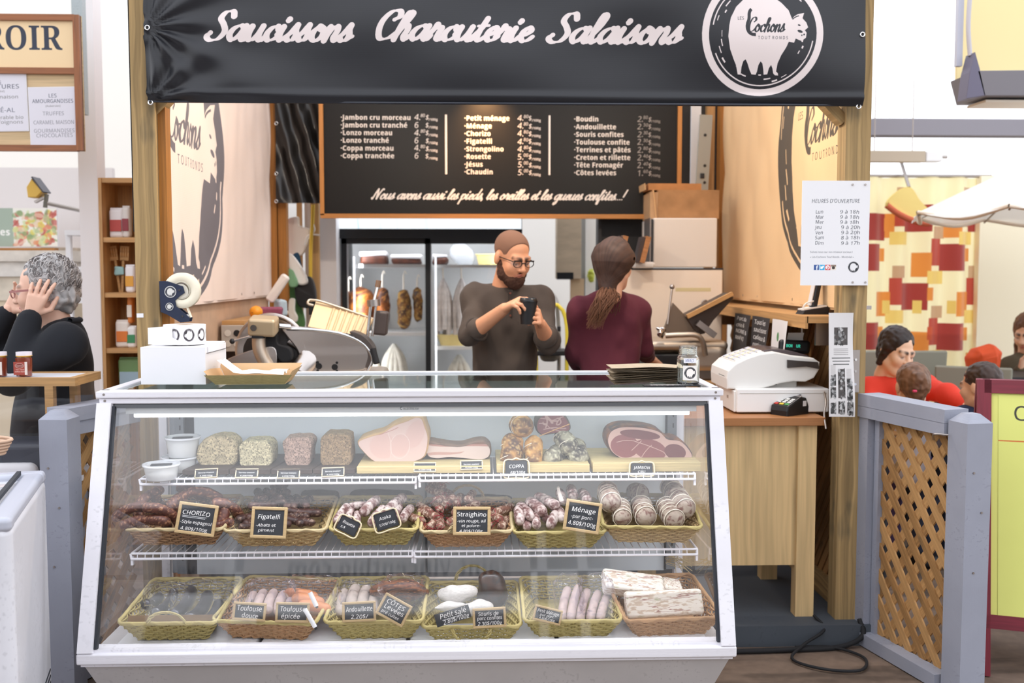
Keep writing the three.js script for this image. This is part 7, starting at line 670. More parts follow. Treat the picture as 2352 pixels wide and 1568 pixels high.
// ---- grey haired woman at the left
{
  const D = 4.15, t = personGroup('grey haired woman in glasses and black sweater holding her face in her hands', [X(110, D), 0, -D]), A = loc(t), S = rgb('#dfb39c');
  const hc = A(100, 668, D), neck = A(140, 735, D), shN = A(150, 790, D - .14), shF = A(140, 785, D + .2), elN = A(28, 868, D - .22), wrN = A(72, 722, D - .12), elF = A(-60, 850, D + .1), wrF = A(22, 712, D + .1), chest = A(130, 840, D + .02), waist = A(128, 960, D + .02), hip = V(waist.x, .84, waist.z), kN = V(hip.x - .02, .45, hip.z + .09), kF = V(hip.x - .02, .45, hip.z - .09), aN = V(kN.x + .02, .09, kN.z), aF = V(kF.x + .02, .09, kF.z);
  const body = [cone(chest, waist, .12, .125, S, .06), cone(shN, shF, .06, .06, S, .06), cone(waist, hip, .125, .14, S, .06), cone(hip.clone().add(V(0, 0, .08)), kN, .085, .058, S), cone(kN, aN, .054, .04, S), cone(hip.clone().add(V(0, 0, -.08)), kF, .085, .058, S), cone(kF, aF, .054, .04, S), cone(aN, aN.clone().add(V(-.13, -.05, 0)), .038, .03, S), cone(aF, aF.clone().add(V(-.13, -.05, 0)), .038, .03, S), cone(shN, elN, .05, .045, S, .03), cone(elN, wrN, .045, .03, S), cone(shF, elF, .05, .045, S, .03), cone(elF, wrF, .045, .03, S), cone(neck.clone().add(V(-.03, .06, 0)), neck.clone().add(V(0, -.07, 0)), .05, .058, S, .03)];
  const HM = frame(hc, -1.42, .1, .05, 1.03), hd = nets(headPrims({ skin: '#dfb39c', fem: 1, lip: '#b5706a', brow: '#8a7a70' }), .0034).applyMatrix4(HM);
  const h1 = nets(handPrims(wrN, V(.35, .85, .05), V(-.2, .1, -.95), -1, S, [[.1, .25, .2], [.12, .3, .25], [.15, .3, .25], [.2, .35, .3]], .25, .2), .0036), h2 = nets(handPrims(wrF, V(.55, .75, 0), V(-.1, .1, .95), 1, S, [[.15, .3, .2], [.2, .3, .25], [.25, .3, .25], [.3, .35, .3]], .2, .2), .0042);
  part('body', [nets(body, .012), hd, h1, h2], M.skin, t);
  const sw = [cone(chest, waist, .142, .15, null, .06), cone(shN, shF, .08, .08, null, .06), cone(waist, hip, .148, .165, null, .06), cone(neck.clone().add(V(.015, -.05, 0)), chest, .068, .12, null, .05), cone(shN, elN, .072, .064, null, .05), cone(elN, wrN.clone().lerp(elN, .1), .064, .045, null, .03), cone(shF, elF, .072, .064, null, .05), cone(elF, wrF.clone().lerp(elF, .1), .062, .045, null, .03), ell(neck.clone().add(V(-.035, .05, 0)), [.075, .075, .07], null, .012, true), ell(neck.clone().add(V(-.1, -.06, .0)), [.05, .1, .045], null, .02, true)]; part('sweater', wrinkle(nets(sw, .011), .01, 11, 21), clothM('#17191f'), t); part('collar', tube([neck.clone().add(V(.06, -.0, .06)), neck.clone().add(V(.075, .0, 0)), neck.clone().add(V(.05, -.0, -.06))], .012, 14, 8), clothM('#1c1f26'), t); part('trousers', nets([cone(hip, hip.clone().add(V(0, -.05, 0)), .155, .15, null), cone(hip.clone().add(V(0, 0, .08)), kN, .098, .07, null), cone(kN, aN, .068, .055, null), cone(hip.clone().add(V(0, 0, -.08)), kF, .098, .07, null), cone(kF, aF, .068, .055, null)], .018), clothM('#15171c'), t); for (const a of [aN, aF]) part('shoe', rb(.25, .08, .09, .03, a.x - .05, .04, a.z, 0, 0, 0, 3), M.dark, t);
  const hc1 = rgb('#a9a2a0'), cap = [ell([0, .05, -.03], [.092, .09, .1], hc1, .02), ell([0, -.02, -.07], [.082, .085, .062], hc1, .03), ell([0, .0, .1], [.075, .1, .055], null, .02, true)]; const cg = lump(nets(cap, .0042), .012, 42, 2); { const cl = cg.attributes.color, p = cg.attributes.position; for (let i = 0; i < p.count; i++) { const k = n3(p.getX(i) * 60, p.getY(i) * 60, p.getZ(i) * 60), q = n3(p.getX(i) * 22 + 5, p.getY(i) * 22, p.getZ(i) * 22) > .5 ? .8 : .5; const v = q * (.35 + .8 * k) * .75; cl.setXYZ(i, v, v * .97, v * .96); } } const hair = part('hair', cg.applyMatrix4(HM), new THREE.MeshStandardMaterial({ vertexColors: true, roughness: .7 }), t);
  const cu = [[], []]; for (let i = 0; i < 620; i++) { const a = rr(0, 6.28), b = Math.acos(rr(-.75, 1)), n = V(Math.sin(b) * Math.cos(a), Math.cos(b), Math.sin(b) * Math.sin(a)); if (n.z > .45 && n.y < .6) continue; const p = V(n.x * .094, .04 + n.y * .096, -.034 + n.z * .1), u = V(0, 1, 0).cross(n).normalize(), v = n.clone().cross(u), P = []; const R = rr(.005, .014), ph = rr(0, 6); for (let k = 0; k <= 7; k++) { const q = k / 7 * rr(4.5, 6) + ph; P.push(p.clone().addScaledVector(u, Math.cos(q) * R).addScaledVector(v, Math.sin(q) * R - k * .003).addScaledVector(n, .007 + .006 * Math.sin(q)).applyMatrix4(HM)); } cu[rnd() < .6 ? 0 : 1].push(sweep(P, (w) => .0017 * (1.1 - w * .6), 10, 4)); } part('light_curls', cu[0], mat('#cfcac8', .9), hair).userData.kind = 'stuff'; part('dark_curls', cu[1], mat('#77706e', .9), hair).userData.kind = 'stuff';
  const gg = [...[1, -1].map(s => place(new THREE.TorusGeometry(.02, .0024, 6, 24).scale(1.15, .8, 1), s * .032, -.002, .106)), rod([-.011, .0, .107], [.011, .0, .107], .0022), ...[-1, 1].map(s => bx(.003, .008, .11, s * .074, .004, .05))]; part('glasses', join(gg.map(g => g.index ? g.toNonIndexed() : g)).applyMatrix4(HM), mat('#a4706c', .3), t); const w = wrN.clone().lerp(elN, .06), dd = elN.clone().sub(wrN).normalize(); for (let i = 0; i < 2; i++) { const g = new THREE.TorusGeometry(.036, .006, 8, 26); g.applyQuaternion(new THREE.Quaternion().setFromUnitVectors(V(0, 0, 1), dd)); const c = w.clone().addScaledVector(dd, i * .012); g.translate(c.x, c.y, c.z); part('bracelet', g, i ? mat('#d98b4a', .5) : M.chrome, t); }
}
// ---- mother in red, two children, a far guest
function seated(label, o) { const t = personGroup(label, [X(o.px, o.D), 0, -o.D]), A = loc(t), S = rgb(o.skin), k = o.k || 1, hc = A(o.head[0], o.head[1], o.head[2] || o.D), neck = hc.clone().add(V(0, -.14 * k, -.02)), sh = o.sh.map(p => A(...p)), el = o.el.map(p => A(...p)), wr = o.wr.map(p => A(...p)), mid = sh[0].clone().lerp(sh[1], .5), hip = V(mid.x + (o.lean || 0), o.seat + .08, mid.z - .05), fd = o.face || 0, fwd = V(Math.sin(o.bodyYaw || 0), 0, Math.cos(o.bodyYaw || 0)), rt = V(fwd.z, 0, -fwd.x);
  const legs = [-1, 1].map(s => { const a = hip.clone().addScaledVector(rt, s * .09 * k), b = a.clone().addScaledVector(fwd, .38 * k).add(V(0, .02, 0)), c = V(b.x, .08, b.z); return [a, b, c]; });
  const tr = (g) => [cone(mid.clone().add(V(0, -.06, 0)), hip, (.105 + g) * k, (.12 + g) * k, S, .06), cone(sh[0], sh[1], (.05 + g) * k, (.05 + g) * k, S, .06), cone(neck.clone().add(V(0, -.04, 0)), sh[0], .04 * k + g, .048 * k + g, S, .05), cone(neck.clone().add(V(0, -.04, 0)), sh[1], .04 * k + g, .048 * k + g, S, .05)];
  const body = [...tr(-.01), cone(neck.clone().add(V(0, .06, 0)), neck.clone().add(V(0, -.06, 0)), .046 * k, .05 * k, S, .03)]; legs.forEach(l => body.push(cone(l[0], l[1], .075 * k, .055 * k, S), cone(l[1], l[2], .05 * k, .036 * k, S))); el.forEach((e, i) => body.push(cone(sh[i], e, .042 * k, .036 * k, S, .03), cone(e, wr[i], .036 * k, .025 * k, S)));
  const HM = frame(hc, o.yaw, o.pitch || 0, o.roll || 0, o.hs || 1), hd = nets(headPrims({ skin: o.skin, fem: 1, down: o.down, brow: '#2a1c18', lip: '#b8655c' }), .0042).applyMatrix4(HM), hands = wr.map((w, i) => nets(handPrims(w, o.hd ? V(...o.hd[i]) : fwd, V(0, -1, 0), i ? -1 : 1, S, [[.4, .5, .3], [.45, .5, .3], [.5, .5, .3], [.5, .5, .3]]).map(q => ({ ...q, ra: q.ra * 1, rb: q.rb })), .0048)); part('body', [nets(body, .014), hd, ...hands], M.skin, t);
  const sw = [...tr(.012)]; el.forEach((e, i) => sw.push(cone(sh[i], e, .062 * k, .056 * k, S, .04), cone(e, wr[i].clone().lerp(e, .08), .056 * k, .042 * k, S, .02))); sw.push(ell(neck.clone().add(V(0, .05, .01)), [.06 * k, .05 * k, .065 * k], null, .012, true)); part(o.topName || 'jacket', wrinkle(nets(sw.map(q => ({ ...q, col: null })), .012), .012, 13, o.px), clothM(o.top), t); part('trousers', nets(legs.flatMap(l => [cone(l[0], l[1], .088 * k, .066 * k, null), cone(l[1], l[2], .062 * k, .048 * k, null)]), .018), clothM(o.legs || '#2b3040'), t); legs.forEach(l => part('shoe', rb(.09, .07, .22, .03, l[2].x, .04, l[2].z, 0, 0, 0, 3), M.dark, t));
  const hp = o.hair(); const hg = nets(hp, .0045); { const c = hg.attributes.color, p = hg.attributes.position, q = rgb(o.hairCol); for (let i = 0; i < p.count; i++) { const v = .6 + .8 * n3(p.getX(i) * 90, p.getY(i) * 14, p.getZ(i) * 90); c.setXYZ(i, q[0] * v, q[1] * v, q[2] * v); } } const hair = part('hair', lump(hg, .004, 60, 3).applyMatrix4(HM), new THREE.MeshStandardMaterial({ vertexColors: true, roughness: .5 }), t); return { t, A, HM, hair, hc, neck }; }
const bobHair = () => [ell([0, .045, -.02], [.084, .09, .098], [0, 0, 0], .02), cone(V(-.07, .03, .0), V(-.068, -.07, -.02), .024, .02, [0, 0, 0], .02), cone(V(.07, .03, .0), V(.066, -.05, -.02), .022, .014, [0, 0, 0], .02), ell([0, -.03, -.06], [.06, .06, .05], [0, 0, 0], .03), ell([0, -.012, .088], [.058, .085, .055], null, .012, true)];
seated('dark haired woman in a red jacket leaning over the table at the right', { px: 2062, D: 5.25, head: [2058, 806], skin: '#edc3a4', yaw: .35, pitch: .28, roll: -.08, down: 1, sh: [[2000, 895, 5.3], [2118, 890, 5.34]], el: [[1990, 960, 5.15], [2175, 905, 5.12]], wr: [[2020, 985, 5.0], [2212, 925, 5.0]], hd: [[.6, -.2, .5], [.7, -.3, .4]], seat: .42, top: '#e0412f', hairCol: '#2b1d18', hair: bobHair, bodyYaw: .2 });
{ const r = seated('small child with a brown hair bun seen from behind at the right table', { px: 2095, D: 4.75, head: [2095, 888], skin: '#e5b697', yaw: Math.PI - .1, pitch: .1, hs: .92, k: .8, sh: [[2055, 955, 4.78], [2135, 955, 4.78]], el: [[2040, 1010, 4.85], [2150, 1010, 4.85]], wr: [[2060, 1020, 5.0], [2130, 1020, 5.0]], hd: [[.1, -.2, -.9], [-.1, -.2, -.9]], seat: .46, top: '#b9b2b4', topName: 'sweater', legs: '#6a5a8a', hairCol: '#7a5740', hair: () => [ell([0, .042, -.02], [.083, .09, .098], [0, 0, 0], .02), cone(V(0, .0, -.06), V(0, -.06, -.05), .07, .045, [0, 0, 0], .03), ell([0, .045, -.115], [.04, .035, .03], [0, 0, 0], .02), ell([0, -.015, .085], [.062, .09, .055], null, .012, true)], bodyYaw: Math.PI }); const p = r.A(2101, 898, 4.62); part('hair_clip', rb(.02, .012, .012, .004, p.x, p.y, p.z), mat('#e0436a', .4), r.hair, 'pink hair clip'); part('hood', lump(tube([r.neck.clone().add(V(-.09, -.02, .05)), r.neck.clone().add(V(0, -.05, .09)), r.neck.clone().add(V(.09, -.02, .05))], .035, 16, 10), .008, 30), clothM('#c9c2c0'), r.t); }
seated('dark haired boy in a navy top seen from behind by the red sandwich board', { px: 2252, D: 4.6, head: [2252, 888], skin: '#e3b08c', yaw: Math.PI + .55, pitch: .1, hs: .9, k: .8, sh: [[2215, 962, 4.62], [2300, 962, 4.6]], el: [[2200, 1000, 4.75], [2320, 1010, 4.7]], wr: [[2215, 1000, 4.95], [2290, 1010, 4.95]], hd: [[-.1, -.2, -.9], [-.1, -.2, -.9]], seat: .46, top: '#1f2a44', topName: 'sweater', hairCol: '#3a271d', hair: () => [ell([0, .045, -.022], [.084, .088, .096], [0, 0, 0], .02), ell([0, -.02, -.06], [.066, .06, .045], [0, 0, 0], .03), ell([0, -.012, .085], [.064, .09, .052], null, .012, true), ell([-.085, -.03, .02], [.03, .05, .035], null, .01, true), ell([.085, -.03, .02], [.03, .05, .035], null, .01, true)], bodyYaw: Math.PI });
seated('long haired guest in a dark olive top at the far right edge', { px: 2345, D: 6.2, head: [2362, 765], skin: '#e0b090', yaw: -.9, pitch: .3, sh: [[2325, 845, 6.2], [2400, 835, 6.25]], el: [[2318, 885, 6.1], [2420, 890, 6.1]], wr: [[2345, 850, 6.0], [2400, 880, 5.95]], hd: [[.1, .9, .1], [-.5, 0, .5]], seat: .45, top: '#4f4634', topName: 'sweater', hairCol: '#6b452c', hair: () => [ell([0, .045, -.02], [.086, .092, .1], [0, 0, 0], .02), cone(V(.06, .02, -.02), V(.075, -.17, .0), .034, .03, [0, 0, 0], .03), cone(V(-.06, .02, -.02), V(-.07, -.17, .0), .034, .03, [0, 0, 0], .03), ell([0, -.02, .09], [.052, .08, .055], null, .012, true)], bodyYaw: -.5 });
// ---------- left neighbour ----------
const glossWhite = mat('#e4e4ea', .3, { map: rep(T.scuff, 1, 1) });
{ // chest freezer
  const t = thing('chest_freezer', 'white chest freezer with red trim and glass lid at the lower left', 'freezer', [-1.19, 0, -2.55], .28); const w = 1.1, d = .66, h = .85; t.userData.label = 'white chest freezer with red trim and glass lid at the lower left';
  part('body', rb(w, h - .02, d, .03, -w / 2, (h - .02) / 2 + .02, -d / 2, 0, 0, 0, 3), glossWhite, t); part('top_rim', [rb(w, .04, .06, .015, -w / 2, h, -.03), rb(w, .04, .06, .015, -w / 2, h, -d + .03), rb(.06, .038, d - .07, .015, -.032, h, -d / 2), rb(.06, .038, d - .07, .015, -w + .032, h, -d / 2)], mat('#b9bcc8', .35), t);
  part('well', bx(w - .1, .02, d - .1, -w / 2, h - .14, -d / 2), mat('#dfe4ea', .5), t); part('glass_lid', pl(w - .12, d - .12, -w / 2, h + .005, -d / 2, -Math.PI / 2), M.glass, t); part('rail', bx(.012, .012, d - .1, -.07, h + .022, -d / 2), M.gasket, t);
  const red = mat('#cc5a3a', .5); part('trim_line', [bx(.006, h - .14, .002, -.06, h / 2 - .05, .001), bx(w - .12, .006, .002, -w / 2, h - .12, .001)], red, t); part('vent', [...Array(9)].map((_, i) => bx(.002, .006, .14, .001, .08 + i * .02, -d + .12)), M.gasket, t);
  for (let i = 0; i < 6; i++) solo('frozen_packet', lump(rb(.16, .05, .12, .02, -1.42 - (i % 3) * .16, h - .1 + (i > 2 ? .04 : 0), -2.75 - (i > 2 ? .18 : 0) + (i % 3) * -.02, 0, i, 0, 3), .01, 20, i), mat(['#c9b23c', '#d8d2a0', '#8a9a3a'][i % 3], .5), 'yellow green frozen packet inside the chest freezer', 'packet', 'frozen packets in the chest freezer');
}
{ // jar stand
  const D0 = 3.66, D1 = 3.86, yt = Y(868, D0, 100), xr = X(172, D0, 868), t = thing('jar_stand', 'wooden framed glass stand with jars on top at the left edge', 'stand', [xr, 0, -D0]); const L = .55, oak = mat('#c79a63', .55, { map: rep(T.grain, 2, 4) }); part('top_frame', [bx(L, .03, .03, -L / 2, yt - .015, -.015), bx(.03, .0296, .19, -.0152, yt - .015, -.125), bx(L, .03, .03, -L / 2, yt - .015, -.235)], oak, t); part('top_panel', bx(L - .03, .008, .22, -L / 2 - .01, yt - .008, -.125), mat('#e6e6ec', .3), t); for (const [x, z] of [[-.095, -.015], [-.095, -.235], [-L + .02, -.015]]) part('post', bx(.03, .34, .03, x, yt - .2, z), oak, t); part('front_glass', pl(L - .02, .34, -L / 2, yt - .2, -.002), M.glass, t); part('side_glass', pl(.24, .34, -.004, yt - .2, -.125, 0, Math.PI / 2), M.glass, t); part('lower_shelf', bx(L, .02, .26, -L / 2, yt - .375, -.125), mat('#d9dbe2', .4), t); part('base', bx(L, yt - .4, .24, -L / 2, (yt - .4) / 2, -.125), mat('#9a9ca6', .5), t);
  solo('dark_bag', lump(rb(.2, .12, .1, .03, xr - .22, yt - .3, -D0 - .1, 0, 0, 0, 4), .014, 18), mat('#343844', .35), 'dark plastic bag behind the glass of the jar stand', 'bag'); solo('white_towel', lump(rb(.26, .05, .1, .02, xr - .3, yt - .345, -D0 - .07, 0, 0, 0, 4), .006, 30), M.paper, 'folded white napkins behind the glass of the jar stand', 'napkins');
  { const b = thing('bread_basket', 'shallow pinkish wicker basket below the glass of the jar stand', 'basket', [xr - .28, .87 + .0, -3.4]); b.position.y = .878; const rows = []; for (let i = 0; i < 5; i++) rows.push(place(new THREE.TorusGeometry(.14 + i * .006, .006, 6, 40).scale(1, .5, 1), 0, .006 + i * .011, 0, Math.PI / 2)); part('weave', rows, mat('#d6b49a', .7), b); part('contents', lump(place(sph(.12, 0, .05, 0, 1, .25, .45), 0, 0, 0), .01, 30), M.paper, b); }
  const jar = (px, l) => { const D = 3.74, x = X(px, D), j = thing('jam_jar', l, 'jar', [x, yt, -D]); const R = .029, h = .085; part('glass', place(new THREE.CylinderGeometry(R * 1.08, R, h * .8, 6), 0, h * .4, 0, 0, .26), mat('#7a3420', .15, { clearcoat: 1 }), j); part('neck', cyl(R * .85, R * .8, h * .14, 0, h * .84, 0, 0, 0, 0, 24), mat('#8a5a20', .2), j); part('lid', cyl(R * .95, R * .95, h * .16, 0, h * .97, 0, 0, 0, 0, 28), mat('#e6dfe6', .35), j); part('gold_band', cyl(R * .97, R * .97, h * .03, 0, h * .88, 0, 0, 0, 0, 28), mat('#d8a52c', .35), j); part('label', pl(.05, .048, 0, h * .36, R * 1.0 + .003), mat('#ffffff', .6, { map: canvas(256, 224, (c) => { c.fillStyle = '#9a4034'; c.fillRect(0, 0, 256, 224); c.fillStyle = '#cbb3a8'; c.beginPath(); c.ellipse(110, 66, 80, 42, 0, 0, 7); c.fill(); c.fillStyle = '#7a2a24'; c.beginPath(); c.ellipse(110, 66, 74, 36, 0, 0, 7); c.fill(); txt(c, 'Simplement', 46, 76, 26, '#f0e4dc', { max: 128 }); txt(c, 'fraises - rhubarbe', 40, 140, 20, '#f0dcd4'); txt(c, 'confiture maison', 24, 176, 26, '#f3e6df', { max: 190 }); c.fillStyle = '#d9cfc9'; c.fillRect(206, 0, 50, 224); }) }), j); return j; };
  jar(54, 'square red jam jar with white lid standing on the jar stand'); jar(-4, 'jam jar half cut off at the left picture edge');
}
// shelf unit with packets
{ const D = 5.25, x0 = X(230, D, 600), x1 = x0 + .3, yt = Y(408, D, 260), t = thing('wood_shelf_unit', 'tall open wooden shelf unit with packets left of the stall post', 'shelf unit', [x0, 0, -D]); const w = x1 - x0, oak = mat('#d9a468', .6, { map: rep(T.grain, 2, 3) }); part('back_panel', rotU(bx(w, yt, .012, w / 2, yt / 2, -.24)), oak, t); part('side', rotU(bx(.02, yt, .25, w - .01, yt / 2, -.125)), oak, t); part('side', rotU(bx(.016, yt, .25, .008, yt / 2, -.125)), oak, t); for (const py of [408, 545, 672, 800, 905]) part('shelf', bx(w - .004, .025, .246, w / 2, Y(py, D, 260) - .012, -.128), oak, t);
  const sh = (py) => Y(py, D, 260); const pouch = (n, px, py, w, h, c, band, l, tilt = 0) => { const g = thing(n, l, 'packet', [X(px, D + .1), sh(py), -D - .08], tilt); part('pouch', lump(rb(w, h, .05, .015, 0, h / 2, 0, 0, 0, 0, 4), .005, 26, px), mat(c, .5), g); part('label', rb(w * .84, h * .4, .004, .002, 0, h * .42, .028), mat(band, .5), g); part('folded_top', bx(w * .9, h * .12, .02, 0, h * .98, 0), mat(c, .5), g); return g; };
  pouch('spice_pouch', 280, 545, .07, .15, '#e9e4e4', '#b5443c', 'white spice pouch with a red band on the top shelf of the unit'); pouch('spice_box', 302, 545, .04, .16, '#d9d2cc', '#8a3038', 'narrow striped carton beside the white spice pouch'); pouch('snack_pouch', 288, 800, .07, .14, '#efe6dc', '#e07a2c', 'white snack pouch with an orange picture on the third shelf'); pouch('snack_tub', 308, 800, .05, .11, '#efece8', '#3f8a5a', 'small white tub with a green label beside the snack pouch'); pouch('seed_bag', 302, 905, .12, .18, '#6f8f5a', '#9fb6c4', 'green picture bag on the lowest visible shelf'); pouch('gift_bag', 308, 672, .05, .14, '#efeaea', '#e0a03a', 'white gift bag beside the wooden spatulas on the shelf'); pouch('orange_pouch', 306, 745, .03, .16, '#e0843a', '#efe2d2', 'orange pouch at the right of the third shelf');
  { const s = thing('wooden_spatulas', 'pair of wooden spatulas tied with a ribbon on the second shelf', 'utensil', [X(280, D + .1), sh(672), -D - .1]); for (const [dx, rz] of [[-.012, .12], [.014, -.06]]) { part('handle', bx(.012, .17, .008, dx, .085, 0, 0, 0, rz), M.pine, s); const hd = part('head', bx(.045, .075, .008, dx * 1.2 - rz * .16, .205, 0, 0, 0, rz), M.pine, s); for (let k = -1; k < 2; k++) part('slot', bx(.005, .05, .009, dx * 1.2 - rz * .16 + k * .012, .21, .0005, 0, 0, rz), M.amber, hd); } part('ribbon', lump(rb(.05, .045, .02, .01, 0, .11, .01, 0, 0, 0, 4), .006, 60), mat('#a9d3d3', .6), s); }
}
{ const p = struct('pillar', bx(.1, 3.2, .12, X(219, 5.6), 1.6, -5.62), mat('#eae7e9', .8)); p.userData.label = 'white pillar beside the wooden shelf unit'; part('bolt', cyl(.01, .01, .01, X(238, 5.55) , Y(858, 5.55), -5.55, Math.PI / 2, 0, 0, 10), M.steel2, p); }
{ const p = struct('pole', bx(.055, 1.4, .05, X(194, 5.3), Y(265, 5.3) + .7, -5.35), mat('#a9b4b8', .5, { map: rep(T.scuff, 2, 2) })); p.userData.label = 'weathered grey metal pole right of the wooden sign'; }
// wooden sign with papers
{ const D = 5.1, a = at(-215, 345, D), b = at(184, 36, D), w = b.x - a.x, h = b.y - a.y, t = thing('wood_sign', 'large oak framed wooden sign with black letters at the top left', 'sign', [a.x, a.y, -D]); const oak = mat('#a9683c', .5, { map: rep(T.grain, 2, 5) }); part('panel', bx(w, h, .02, w / 2, h / 2, -.012), mat('#e7c99b', .6, { map: rep(T.grain, 1, 2) }), t);
  for (const y of [.012, h - .012, h * .59]) part('frame_strip', bx(w - .05, .03, .026, w / 2, y, .003), oak, t); part('frame_strip', rotU(bx(.03, h, .03, w - .015, h / 2, .006)), oak, t); part('frame_strip', rotU(bx(.03, h, .03, .015, h / 2, .006)), oak, t);
  part('lettering', pl(w - .04, h * .37, w / 2 - .01, h * .79, .002), mat('#ffffff', .6, { map: canvas(1024, 288, (c, W, H) => { c.fillStyle = '#ecd0a4'; c.fillRect(0, 0, W, H); txt(c, 'TERROIR', W - 75, 178, 193, '#2e3446', { font: 'serif', bold: true, align: 'right', max: 850 }); }) }), t);
  const paper = (px0, py0, px1, py1, L, l) => { const A = at(px0, py1, D), B = at(px1, py0, D), g = part('paper_sheet', bx(B.x - A.x, B.y - A.y, .002, (A.x + B.x) / 2 - a.x, (A.y + B.y) / 2 - a.y, .003, 0, 0, .02), M.paper, t, l); part('print', pl((B.x - A.x) * .98, (B.y - A.y) * .98, (A.x + B.x) / 2 - a.x, (A.y + B.y) / 2 - a.y, .0046, 0, 0, .02), mat('#ffffff', .8, { map: canvas(256, 340, (c, W, H) => { c.fillStyle = '#dcdae2'; c.fillRect(0, 0, W, H); L.forEach(([s, y, z, k]) => txt(c, s, W / 2, y * H, z, k, { align: 'center', max: 220 })); }) }), g); };
  paper(-70, 165, 62, 302, [['LES', .2, 26, '#555a68'], ['SIGNATURES', .28, 34, '#4a4f5e'], ['(Montréal)', .34, 14, '#777'], ['Gelées maison', .45, 28, '#777'], ['DIT-SÉ-AL', .68, 34, '#5a6070'], ['Caramel érable bio', .8, 28, '#777'], ["confits d'oignons", .88, 28, '#777']], 'white price paper at the left of the wooden sign'); paper(70, 200, 178, 338, [['LES', .17, 30, '#555a68'], ['AMOURGANDISES', .26, 30, '#3f4454'], ['(Aubervies)', .33, 16, '#777'], ['TRUFFES', .47, 30, '#8a8a92'], ['CARAMEL MAISON', .62, 30, '#8a8a92'], ['GOURMANDISES', .76, 30, '#8a8a92'], ['CHOCOLATÉES', .84, 30, '#8a8a92']], 'white price paper at the right of the wooden sign'); }
{ const D = 5.6, t = thing('flood_lamp', 'small yellow flood lamp pointing down above the poster', 'lamp', at(90, 440, D)); const y = mat('#e9c25a', .5); part('head', ext(shp([[-.045, .02], [-.02, .06], [.03, .0], [-.0, -.03], [-.04, -.03]]), .09, .004), y, t); part('hood', bx(.1, .008, .1, .012, .035, 0, 0, 0, -.95), mat('#50505a', .5), t); part('bracket', bx(.012, .075, .03, .035, -.05, 0, 0, 0, -.15), mat('#6a6a60', .5), t); part('stem', bx(.05, .012, .03, -.0, -.045, 0, 0, 0, .5), M.steel2, t); part('arm', rod([.03, -.06, 0], [.05, -.1, -1.37], .012), M.steel2, t); }
{ const D = 6.6, a = at(-60, 566, D), b = at(130, 478, D), w = b.x - a.x, h = b.y - a.y, t = thing('food_poster', 'large vegetable photo poster on the far left wall', 'poster', [a.x, a.y, -D]); part('board', bx(w, h, .02, w / 2, h / 2, -.01), M.paper, t); part('print', pl(w, h, w / 2, h / 2, .002), mat('#ffffff', .6, { map: canvas(512, 240, (c, W, H) => { c.fillStyle = '#9fae9f'; c.fillRect(0, 0, W * .48, H); c.fillStyle = '#e6e4da'; c.fillRect(W * .48, 0, W, H); txt(c, 'légumes', W * .44, 170, 60, '#f2f2ee', { bold: true, align: 'right' }); for (let i = 0; i < 160; i++) { c.fillStyle = ['#c9d2a0', '#b5524a', '#d8c95a', '#7f9a6a', '#e3c7b0', '#d98a6a', '#a9b58a'][i % 7]; c.globalAlpha = .7; c.beginPath(); c.ellipse(W * (.5 + rnd() * .48), H * (.1 + rnd() * .85), 8 + rnd() * 22, 6 + rnd() * 16, rnd() * 3, 0, 7); c.fill(); } c.globalAlpha = 1; }) }), t); part('ledge', bx(w, .02, .06, w / 2, -.02, .02), M.amber, t); }
[[-20, 160, 575, 600, 6.3, '#f0e8dc', 'cream carton at the top of the pile behind the grey haired woman'], [-20, 155, 600, 635, 6.32, '#f3eee6', 'white carton in the middle of the pile behind the grey haired woman'], [-20, 150, 635, 690, 6.34, '#eee3d0', 'patterned carton at the bottom of the pile behind the grey haired woman'], [95, 158, 568, 640, 6.7, '#dccdb8', 'beige carton with a blue label behind the grey haired woman']].forEach(([a, b, c, d, D, k, l]) => { const A = at(a, d, D), B = at(b, c, D), t = thing('carton', l, 'box', [(A.x + B.x) / 2, A.y, -D - .12]); const w = B.x - A.x, h = B.y - A.y; part('body', bx(w, h, .24, 0, h / 2, 0), mat(k, .8, { map: rep(T.mott, 2, 2) }), t); part('label', bx(.05, h * .5, .001, w * .42, h * .5, .1205), mat(D > 6.6 ? '#6f84b0' : '#d9d2c6', .6), t); });
solo('carton_stand', bx(.8, Y(690, 6.34, 60), .3, X(20, 6.4), Y(690, 6.34, 60) / 2, -6.5), mat('#d8c9b0', .7), 'pale stand under the cartons behind the grey haired woman', 'stand');
solo('poster_panel', bx(1.2, 2.2, .05, X(60, 6.9), 1.1, -6.95), mat('#dcd6d4', .8), 'pale grey partition behind the vegetable poster', 'partition');
{ const D = 6.2, t = thing('white_rack', 'white metal rack with yellow rails behind the grey haired woman', 'rack', [X(188, D), 0, -D]); part('upright', bx(.03, 1.75, .03, -.06, .875, 0), M.white, t); part('upright', bx(.03, 1.75, .03, .09, .875, 0), M.white, t); for (const py of [535, 618, 690, 745]) part('shelf', bx(.16, .03, .3, .015, Y(py, D, 190), -.1), M.white, t); for (const py of [798, 848, 897, 945]) part('yellow_rail', rod([-.07, Y(py, D, 190), .02], [.1, Y(py, D, 190), .02], .012), mat('#e6cf4a', .4), t); part('grey_post', bx(.04, 1.5, .04, -.1, .75, -.05), mat('#b9b5b2', .6), t); }
struct('wall_far_left', bx(7, 4.2, .1, -5.6, 2.1, -8.6), mat('#f0ece4', .8)); struct('trim_5', bx(4, .06, .04, -3.4, Y(455, 8.4, 60), -8.5), mat('#a9a5a6', .6)); struct('trim_6', bx(4, .03, .04, -3.4, Y(430, 8.4, 60), -8.5), mat('#c3bfbf', .6));
